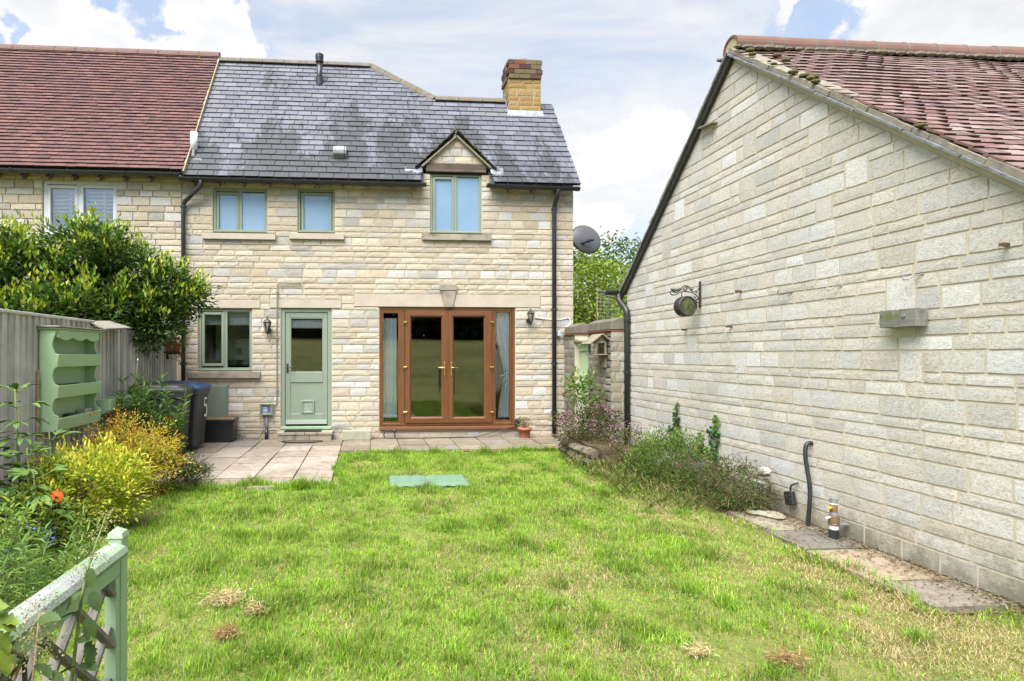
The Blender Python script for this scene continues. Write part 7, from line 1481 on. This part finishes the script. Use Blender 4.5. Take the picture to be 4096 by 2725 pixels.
def stems_plant(name, label, cat, spots, hmin, hmax, lean, L, W, per, cols, group=None, mat='softleaf', up=.5, stem='stemg', top=None, parent=None, sr=.005):
    t = thing(name, label, cat, (spots[0][0], spots[0][1], 0), group) if parent is None else parent; mb = MB(); Ps, Ds = [], []
    for (x, y) in spots:
        h = random.uniform(hmin, hmax); e = Vector((x + random.uniform(-lean, lean), y + random.uniform(-lean, lean), h)); m = Vector((x, y, h * .5)) + Vector((random.uniform(-.03, .03), random.uniform(-.03, .03), 0)); mb.tube([(x, y, 0), m, e], [sr, sr * .8, sr * .4], 5)
        for k in range(per):
            q = .15 + .85 * (k + random.random()) / per; p = Vector((x, y, 0)).lerp(m, q * 2) if q < .5 else m.lerp(e, q * 2 - 1); a = k * 2.4 + random.random(); Ps.append(p); Ds.append((math.cos(a), math.sin(a), up + random.uniform(-.3, .4) + (.9 if q > .93 else 0)))
    n = len(Ps); leaf_obj('foliage', np.array([tuple(p) for p in Ps]), np.array(Ds), np.tile([0, 0, 1.0], (n, 1)) + sph(n) * .3, L * rng.uniform(.6, 1.2, n), W * rng.uniform(.7, 1.2, n), pal(n, cols), MT[mat], t, .2, .22)['kind'] = 'stuff'
    mb.build('stems', MT[stem], t)['kind'] = 'stuff'; return t
stems_plant('willow_herb', 'tall leafy green weeds growing in front of the wheelie bins', 'plant', [(random.uniform(-3.0, -2.42), random.uniform(6.9, 7.6)) for k in range(46)], .5, 1.2, .14, .115, .026, 40, [(.10, .19, .035), (.14, .24, .05), (.075, .15, .03)])
# elder-like plant by the fence: single large leaves
el = thing('elder_plant', 'tall green plant with large drooping leaves against the fence', 'plant', (-2.75, 4.65, 0)); mb = MB()
MT['elderleaf'] = plain('elder_leaf', (.085, .165, .035), (.12, .21, .05), 9, .45, .4, .1, 60); big = []
for k in range(4):
    v = []; n_ = 6; rr = random.Random(k); ms = MB()
    for i in range(n_ + 1):
        u = i / n_; w = .5 * math.sin(math.pi * min(1, u * .93 + .07)) ** .8 * (1 if u < 1 else 0); z = -.55 * u * u * (.5 + .3 * k / 3); v += [(u, -w * .34, z + .05 * w + rr.uniform(-.01, .01)), (u, 0, z - .02), (u, w * .34, z + .05 * w + rr.uniform(-.01, .01))]
    ms.add(v, [(i * 3 + j, i * 3 + j + 1, i * 3 + j + 4, i * 3 + j + 3) for i in range(n_) for j in range(2)]); big.append(ms.mesh('leaf', MT['elderleaf'], True))
def aim(p, d, s, roll=0.0):
    d = Vector(d).normalized(); sd = Vector((0, 0, 1)).cross(d).normalized(); u = d.cross(sd); return Matrix.Translation(p) @ Matrix((( d.x, sd.x, u.x, 0), (d.y, sd.y, u.y, 0), (d.z, sd.z, u.z, 0), (0, 0, 0, 1))) @ Matrix.Rotation(roll, 4, 'X') @ Matrix.Scale(s, 4)
for (sx, sy, h) in ((-2.74, 4.62, 1.22), (-2.58, 4.50, .74), (-2.66, 4.95, .80), (-2.86, 4.40, .86), (-2.45, 4.35, .6)):
    mb.tube([(sx, sy, 0), (sx + .01, sy, h * .5), (sx - .02, sy, h)], [.013, .010, .005], 7); lv = max(3, int(h / .17))
    for i in range(lv):
        z = h * (.28 + .72 * (i + .5) / lv)
        for s in range(3):
            a = s * 2.1 + i * 1.2 + random.random() * .6; stalk = Vector((math.cos(a), math.sin(a), .45)); b = Vector((sx, sy, z)); e = b + stalk * random.uniform(.05, .14) * (1.25 - .6 * i / lv); mb.tube([b, e], .004, 5)
            for q in (-.7, 0, .7): inst('leaf', random.choice(big), el, None, M=aim(e, (math.cos(a + q), math.sin(a + q), random.uniform(-.15, .35) + (.5 if i == lv - 1 else 0)), random.uniform(.12, .20) * (1 - .35 * i / lv), random.uniform(-.4, .4)))
mb.build('stems', MT['stemg'], el, True)['kind'] = 'stuff'
# feathery foreground foliage with blue flowers
t = stems_plant('love_in_a_mist', 'feathery green plants with small blue flowers at the near end of the bed', 'plant', [(random.uniform(-2.45, -1.72), random.uniform(2.2, 3.8)) for k in range(130)], .26, .52, .10, .075, .012, 26, [(.13, .24, .05), (.19, .30, .06), (.10, .19, .05), (.16, .26, .09)], sr=.003)
n = 150; P = np.stack([rng.uniform(-2.25, -1.6, n), rng.uniform(2.3, 3.4, n), rng.uniform(.36, .52, n)], 1); cl = rng.integers(0, 16, n); cen = np.stack([rng.uniform(-2.2, -1.7, 16), rng.uniform(2.4, 3.3, 16), rng.uniform(.38, .54, 16)], 1); P = cen[cl] + rng.normal(0, .02, (n, 3))
leaf_obj('blue_flowers', P, sph(n), sph(n), .014, .012, pal(n, [(.08, .12, .62), (.12, .16, .7), (.16, .2, .66)]), MT['softleaf'], t)['kind'] = 'stuff'
stems_plant('yellow_weed', 'pale yellow green weeds low in the bed beside the golden spirea', 'plant', [(random.uniform(-2.7, -2.2), random.uniform(3.8, 4.5)) for k in range(50)], .25, .48, .08, .07, .026, 18, [(.30, .36, .05), (.22, .31, .05), (.14, .23, .04)], sr=.003)
stems_plant('bed_undergrowth', 'dark green low foliage at the foot of the fence', 'plant', [(random.uniform(-3.12, -2.5), random.uniform(3.6, 7.2)) for k in range(170)], .18, .50, .12, .09, .035, 14, [(.05, .10, .03), (.08, .15, .035), (.11, .19, .05)], sr=.003)
# poppy
p = on_y(228, 1985, 4.25); pop = thing('poppy', 'single orange red poppy flower in front of the golden spirea', 'flower', (p.x, 4.25, 0)); MT['poppy'] = plain('poppy_petal', (.72, .11, .025), (.60, .08, .02), 20, .6, .2, 0)
mb = MB(); mb.tube([(p.x - .05, 4.3, .0), (p.x - .02, 4.28, p.z * .6), (p.x, 4.25, p.z - .01)], .003, 5); mb.build('stem', MT['stemg'], pop)
for a in (20, 110, 200, 290):
    mb = MB(); v = []; ca, sa = math.cos(R(a)), math.sin(R(a))
    for i in range(4):
        for j in range(5): r_ = .045 * i / 3; b = (j - 2) * .33; x = r_ * math.cos(b) ; y = r_ * math.sin(b); v.append((p.x + (x * ca - y * sa), 4.25 + .012 * i * (1 - i / 5) - .015, p.z + (x * sa + y * ca) * .95))
    mb.add(v, [(i * 5 + j, i * 5 + j + 1, (i + 1) * 5 + j + 1, (i + 1) * 5 + j) for i in range(3) for j in range(4)]); mb.build('petal', MT['poppy'], pop, True)
MB().lathe([(.002, -.008), (.009, 0), (.002, .008)], Matrix.Translation((p.x, 4.232, p.z)), 8).build('centre', MT['iron'], pop, True)
p = on_y(551, 1440, 7.2); al = thing('allium_stalk', 'single thin green stalk with white bud rising from the fence trough', 'flower', (p.x, 7.2, .9)); mb = MB(); mb.tube([(p.x - .03, 7.2, .9), (p.x - .02, 7.2, 1.15), (p.x, 7.2, p.z)], [.009, .007, .004], 6); mb.build('stem', MT['stemg'], al, True); MB().lathe([(.002, -.01), (.012, 0), (.003, .014)], Matrix.Translation((p.x, 7.2, p.z)), 8).build('bud', MT['whitep'], al, True)
# plants by the gate and the barn
shrub('maple_sapling', 'young lobed leaf sapling in front of the green gate', 'sapling', (3.18, 8.15, .24), (3.16, 8.1, .86), (.24, .22, .26), 30, 13, .06, .062, .045, [(.12, .20, .045), (.17, .26, .06), (.09, .16, .04)], None, 'softleaf', None, None, 16, .006, (.3, 5), [(.24, .32, .08)], .9, 'stemg')
def flowers(parent, c, rad, n, cols, s=.016, name='flowers'):
    d = sph(n); d[:, 2] = np.abs(d[:, 2]) * .9; P = np.array(c) + d * np.array(rad) * rng.uniform(.9, 1.08, (n, 1)); P = np.repeat(P, 4, 0); m = len(P); leaf_obj(name, P, sph(m) + np.array([0, -.4, .2]), sph(m) + np.array([0, -1, .6]), s, s * .8, pal(m, cols), MT['softleaf'], parent, .05, 0)['kind'] = 'stuff'
g1 = shrub('pink_geranium', 'rounded bush of tiny pink flowers on the raised bed by the gate', 'bush', (3.1, 7.75, .24), (3.12, 7.75, .42), (.44, .40, .34), 110, 30, .05, .032, .022, [(.06, .09, .028), (.08, .115, .032), (.11, .055, .04), (.045, .07, .022)], None, 'softleaf', None, None, 14, .004, None, None, .7, 'twig'); flowers(g1, (3.12, 7.73, .44), (.46, .42, .36), 210, [(.52, .22, .42), (.6, .30, .5), (.45, .18, .36)], .015)
g2 = shrub('purple_geranium', 'sprawling dull purple weeds at the foot of the barn downpipe', 'plant', (3.35, 7.1, .1), (3.35, 7.05, .28), (.36, .45, .26), 70, 28, .055, .03, .018, [(.10, .13, .04), (.14, .08, .055), (.08, .11, .035)], None, 'softleaf', None, None, 10, .004, None, None, .8, 'twig'); flowers(g2, (3.3, 7.0, .3), (.36, .42, .28), 60, [(.5, .24, .42), (.55, .32, .5)], .014)
g3 = shrub('bedstraw_mound', 'green mound of sprawling weeds against the barn wall under the ivy', 'plant', (3.35, 6.0, 0), (3.36, 6.05, .24), (.36, .62, .34), 150, 34, 0.06, .042, .016, [(.10, .19, .035), (.075, .14, .028), (.15, .25, .045), (.11, .13, .04)], None, 'softleaf', None, None, 18, .003, (.3, 8), [(.22, .32, .07), (.16, .26, .05)], .85, 'stemg', upbias=.9); flowers(g3, (3.3, 6.1, .3), (.38, .6, .38), 22, [(.5, .26, .44)], .013)
g4 = shrub('weed_heap', 'tangled heap of cut weeds and dry stems by the barn wall', 'weed heap', (3.42, 5.15, 0), (3.45, 5.2, .17), (.28, .42, .25), 80, 28, .06, .055, .012, [(.09, .15, .035), (.12, .17, .05), (.17, .13, .07), (.065, .10, .03)], None, 'softleaf', None, None, 10, .003, None, None, .7, 'twig', upbias=.2)
mb = MB()
for k in range(170):
    a = Vector((random.uniform(3.05, 3.7), random.uniform(4.75, 5.75), random.uniform(.04, .45))); d = Vector((random.uniform(-.25, .2), random.uniform(-.35, .2), random.uniform(-.2, .12))); m = a + d * .5 + Vector((0, 0, .05)); e = a + d; e.z = max(.02, e.z); mb.tube([a, m, e], .0018, 4)
mb.build('dry_stems', MT['bark'], g4)['kind'] = 'stuff'
for i, (x, y, s) in enumerate(((3052, 2055, .06), (3095, 2062, .085), (3010, 2050, .05))):
    q = on_z(x, y, .03); mb = MB(); mb.lathe([(.01, -.5), (.8, -.4), (1, .0), (.75, .42), (.1, .55)], Matrix.Translation((q.x, q.y, .03)) @ Matrix.Diagonal((s, s * 1.25, s * .6, 1)), 9); tag(mb.build('loose_stone', MT['bstone_o'], None, False), ('small rounded stone beside the weed heap', 'largest pale stone at the end of the barn path', 'smallest stone half under the weed heap')[i], 'stone', 'loose stones by the weed heap').color = (.42, .38, .30, 1)
bag = MB(); vs = []; q = on_x(3060, 1868, XB - .2)
for j in range(7):
    for i in range(12): a = 2 * math.pi * i / 12; r_ = .05 * math.sin(math.pi * (j + .4) / 7) * random.uniform(.75, 1.2); vs.append((q.x + r_ * math.cos(a) * .9, q.y + r_ * math.sin(a) * 1.6, q.z - .09 + .016 * j))
bag.add(vs, [(j * 12 + i, j * 12 + (i + 1) % 12, (j + 1) * 12 + (i + 1) % 12, (j + 1) * 12 + i) for j in range(6) for i in range(12)]); tag(bag.build('plastic_bag', plain('crumpled_plastic', (.34, .32, .29), (.24, .21, .18), 14, .35, .5, .4, 30, c3=(.5, .12, .08)), None), 'crumpled pale plastic bag on top of the weed heap', 'bag')
# straggly long grass between lawn and bed
stems_plant('rough_grass', 'rough long grass and weeds along the edge of the raised bed', 'grass', [(random.uniform(2.55, 3.35) , random.uniform(5.0, 7.4)) for k in range(200)], .05, .14, .10, .09, .007, 12, [(.16, .24, .05), (.26, .26, .09), (.36, .30, .16), (.13, .20, .04)], up=1.4, sr=.002)
# ivy sprigs climbing the barn
for i, (x, y0, y1, lab, nn) in enumerate(((2703, 1612, 1730, 'tallest ivy sprig on the barn wall, nearest the downpipe', 70), (2800, 1728, 1790, 'smallest ivy sprig on the barn wall, between the two taller ones', 30), (2858, 1672, 1810, 'broad ivy sprig on the barn wall, farthest from the downpipe', 80))):
    a, b = on_x(x, y1 + 30, XB - .03), on_x(x + 4, y0, XB - .03); t = thing('ivy_sprig', lab, 'ivy', (XB, a.y, a.z), 'ivy sprigs on the barn wall'); mb = MB(); mb.tube([a, (a + b) / 2 + Vector((0, .02, 0)), b], .005, 5); mb.build('stem', MT['stemg'], t)
    q = rng.random(nn) ** .8; P = np.outer(1 - q, np.array(a)) + np.outer(q, np.array(b)) + rng.normal(0, 1, (nn, 3)) * np.array([.012, .05, .03]) * (1.15 - q[:, None] * .8); D = np.stack([rng.uniform(-.6, .0, nn), rng.normal(0, 1, nn), rng.normal(-.3, .6, nn)], 1); N = np.stack([-np.ones(nn), rng.normal(0, .3, nn), rng.normal(.4, .3, nn)], 1)
    cc = pal(nn, [(.035, .075, .025), (.05, .10, .03)]); cc[q > .7] = pal(int((q > .7).sum()), [(.14, .26, .05), (.1, .2, .04)]); leaf_obj('foliage', P, D, N, .06 * (1.2 - .5 * q), .055 * (1.2 - .5 * q), cc, MT['leaf'], t, .1, .1)['kind'] = 'stuff'
# nettle in front of the railing, each leaf its own
nt = thing('nettle', 'tall nettle with drooping toothed leaves in front of the railing', 'plant', (-.80, 1.55, 0)); MT['nettle'] = plain('nettle_leaf', (.032, .065, .014), (.055, .09, .022), 30, .6, .3, .3, 80); MT['seed'] = plain('nettle_seed', (.32, .34, .13), (.24, .27, .10), 40, .9, .1, 0)
ms = MB(); v = []; n_ = 12
for i in range(n_ + 1):
    u = i / n_; w = .30 * math.sin(math.pi * min(1, u * .9 + .1)) * (1 + (.18 if i % 2 else -.10)) * (u < 1); z = -.25 * u * u; v += [(u, -w, z + .06 * w / .3), (u, 0, z - .03), (u, w, z + .06 * w / .3)]
ms.add(v, [(i * 3 + j, i * 3 + j + 1, i * 3 + j + 4, i * 3 + j + 3) for i in range(n_) for j in range(2)]); nl = ms.mesh('leaf', MT['nettle'], True)
A = [on_y(285, 2740, 1.62), on_y(305, 2560, 1.62), on_y(325, 2400, 1.62), on_y(350, 2280, 1.63), on_y(390, 2160, 1.66), on_y(425, 2060, 1.70)]; mb = MB(); mb.tube([Vector((A[0].x - .02, 1.60, -.02))] + A, [.006, .0055, .005, .0045, .004, .003, .002], 6); mb.build('stem', MT['stemg'], nt, True)
for (x, y, a, d, s) in ((360, 2275, -80, -.9, .05), (325, 2370, 210, -.7, .055), (365, 2370, -40, -1.3, .055), (345, 2475, -50, -1.3, .065), (322, 2450, 170, .1, .05), (345, 2570, -45, -1.4, .07), (310, 2560, 30, .3, .05), (320, 2660, 0, .1, .06), (300, 2665, 180, -.2, .05), (335, 2720, -20, -.4, .07)):
    inst('leaf', nl, nt, None, M=aim(on_y(x, y, 1.6), (math.cos(R(a)), -.35, d), s, random.uniform(-.5, .5)))
ss = []; 
for q in (A[5], A[4], A[3], (A[4] + A[5]) / 2, (A[3] + A[4]) / 2): ss += [np.array(q) + np.array([random.uniform(-1, 1) * .045, random.uniform(-.02, .02), random.uniform(-.03, .025)]) * s for s in np.linspace(.1, 1.1, 9) for k in range(8)]
ss = np.array(ss); n = len(ss); leaf_obj('seed_tassels', ss + rng.normal(0, .003, ss.shape), sph(n), sph(n), .007, .005, pal(n, [(.36, .36, .15), (.28, .30, .12), (.40, .36, .2)]), MT['softleaf'], nt)['kind'] = 'stuff'
nt2 = thing('seeding_nettle', 'broken nettle top with seed heads at the near left corner', 'plant', (-1.0, 1.3, 0)); q = on_y(140, 2560, 1.35); mb = MB(); mb.tube([(q.x - .03, 1.3, 0), (q.x - .02, 1.33, .45), q + Vector((.01, 0, .06))], [.005, .004, .002], 6); mb.build('stem', MT['twig'], nt2, True)
n = 420; P = np.array(q) + rng.normal(0, 1, (n, 3)) * np.array([.028, .02, .045]); leaf_obj('seed_tassels', P, sph(n), sph(n), .008, .005, pal(n, [(.36, .36, .15), (.28, .30, .12), (.40, .36, .2)]), MT['softleaf'], nt2)['kind'] = 'stuff'
for (x, y, a, d, s) in ((150, 2480, 20, .3, .06), (60, 2560, 250, -.9, .07), (90, 2640, 200, -1.2, .07), (140, 2660, -30, -.2, .055), (190, 2690, -10, -.3, .05)): inst('leaf', nl, nt2, None, M=aim(on_y(x, y, 1.34), (math.cos(R(a)), -.3, d), s, random.uniform(-.5, .5)))
cv = thing('currant_shoot', 'bright yellow green leaf shoot at the left frame edge', 'plant', (-1.1, 1.3, 0)); MT['lime'] = plain('lime_leaf', (.13, .175, .014), (.08, .13, .014), 8, .5, .3, .1, 60); ml = MB(); v = []
for i in range(13): u = i / 12; w = .38 * math.sin(math.pi * min(1, u * .85 + .15)) * (1 + .22 * math.sin(i * 2.1)) * (u < 1); zz = -.35 * u * u; v += [(u, -w, zz + .45 * w + .05 * math.sin(i * 1.7)), (u, 0, zz - .03), (u, w, zz + .45 * w + .05 * math.cos(i * 1.9))]
ml.add(v, [(i * 3 + j, i * 3 + j + 1, i * 3 + j + 4, i * 3 + j + 3) for i in range(12) for j in range(2)]); ll = ml.mesh('leaf', MT['lime'], True)
for (x, y, a, d, s) in ((-30, 2480, 10, -.1, .055), (-20, 2540, 0, -.6, .05), (-20, 2610, -10, -.8, .055), (-40, 2440, 30, .4, .04), (20, 2490, -30, .2, .035)): inst('leaf', ll, cv, None, M=aim(on_y(x, y, 1.25), (math.cos(R(a)), -.25, d), s, random.uniform(-.3, .9)))
mb = MB(); q = on_y(-30, 2500, 1.26); mb.tube([(q.x - .02, 1.26, 0), q + Vector((-.02, .02, -.1)), q], .004, 5); mb.build('stem', MT['twig'], cv)
mb = MB(); a = [on_y(x, y, 1.36) for x, y in ((30, 2600), (105, 2635), (98, 2660), (100, 2740))]; mb.tube(a[:2], .006, 6); mb.tube(a[1:], .006, 6); tag(mb.build('dead_branch', MT['bark'], None), 'bare forked brown twig behind the near end of the railing', 'twig')

# ------------------------------------------------------------------ trees
def tree(name, label, x, y, h, cz, rad, k, per, size, L, W, cols, trunk=.12, group=None, gap=.0):
    t = thing(name, label, 'tree', (x, y, gz(x, y)), group); z0 = gz(x, y); cc, dd = clumps((x, y, z0 + cz), rad, k, shell=.78); mb = MB()
    top = Vector((x, y, z0 + cz)); mb.tube([(x, y, z0 - .1), (x + .05, y, z0 + cz * .5), top], [trunk, trunk * .75, trunk * .4], 9)
    for j in rng.choice(k, min(k, 34), replace=False):
        e = Vector(cc[j]); b = Vector((x, y, z0 + cz * random.uniform(.35, .95))); mb.tube([b, (b + e) / 2 + Vector((0, 0, .15 * rad[2])), e], [trunk * .28, trunk * .16, trunk * .05], 5)
    mb.build('trunk', MT['bark'], t, True); n = k * per; ci = np.repeat(np.arange(k), per); sp = rng.normal(0, 1, (n, 3)) * np.array([size, size, size * .6]); P = cc[ci] + sp
    D = unit(dd[ci] * .5 + sph(n) + np.array([0, 0, -.1])); leaf_obj('crown', P, D, sph(n) * .6 + np.array([0, 0, 1.0]), L * rng.uniform(.6, 1.2, n), W * rng.uniform(.7, 1.2, n), pal(n, cols), MT['softleaf'], t); return t
tree('lime_tree', 'bright yellow green leafy tree just behind the garden wall', 6.15, 15.0, 4, 2.7, (1.5, 1.3, 1.55), 150, 44, .22, .13, .07, [(.17, .27, .04), (.24, .33, .05), (.12, .21, .035), (.30, .36, .07)], .09)
tree('oak_tree', 'taller darker green tree rising behind the bright one and the barn', 10.9, 26.0, 7, 4.6, (3.2, 2.6, 2.55), 170, 40, .36, .20, .12, [(.075, .13, .03), (.10, .17, .04), (.055, .10, .025)], .2)
for i, (x, y, s) in enumerate(((-38, -60, 1.0), (-29, -64, 1.2), (-20, -61, .95), (-11, -66, 1.25), (-3, -62, 1.0), (5, -65, 1.2), (13, -61, 1.05), (22, -66, 1.3), (31, -62, 1.0), (40, -65, 1.2))):
    tree('meadow_tree', ('leftmost', 'second', 'third', 'fourth', 'fifth', 'sixth', 'seventh', 'eighth', 'ninth', 'rightmost')[i] + ' dark tree along the top of the meadow, mirrored in the glass', x, y, 8, 3.6 * s, (6.0 * s, 4.0, 4.4 * s), 70, 50, 1.1, 1.4, 1.0, [(.035, .055, .018), (.05, .075, .024)], .4, 'trees at the top of the meadow')
print('script done')
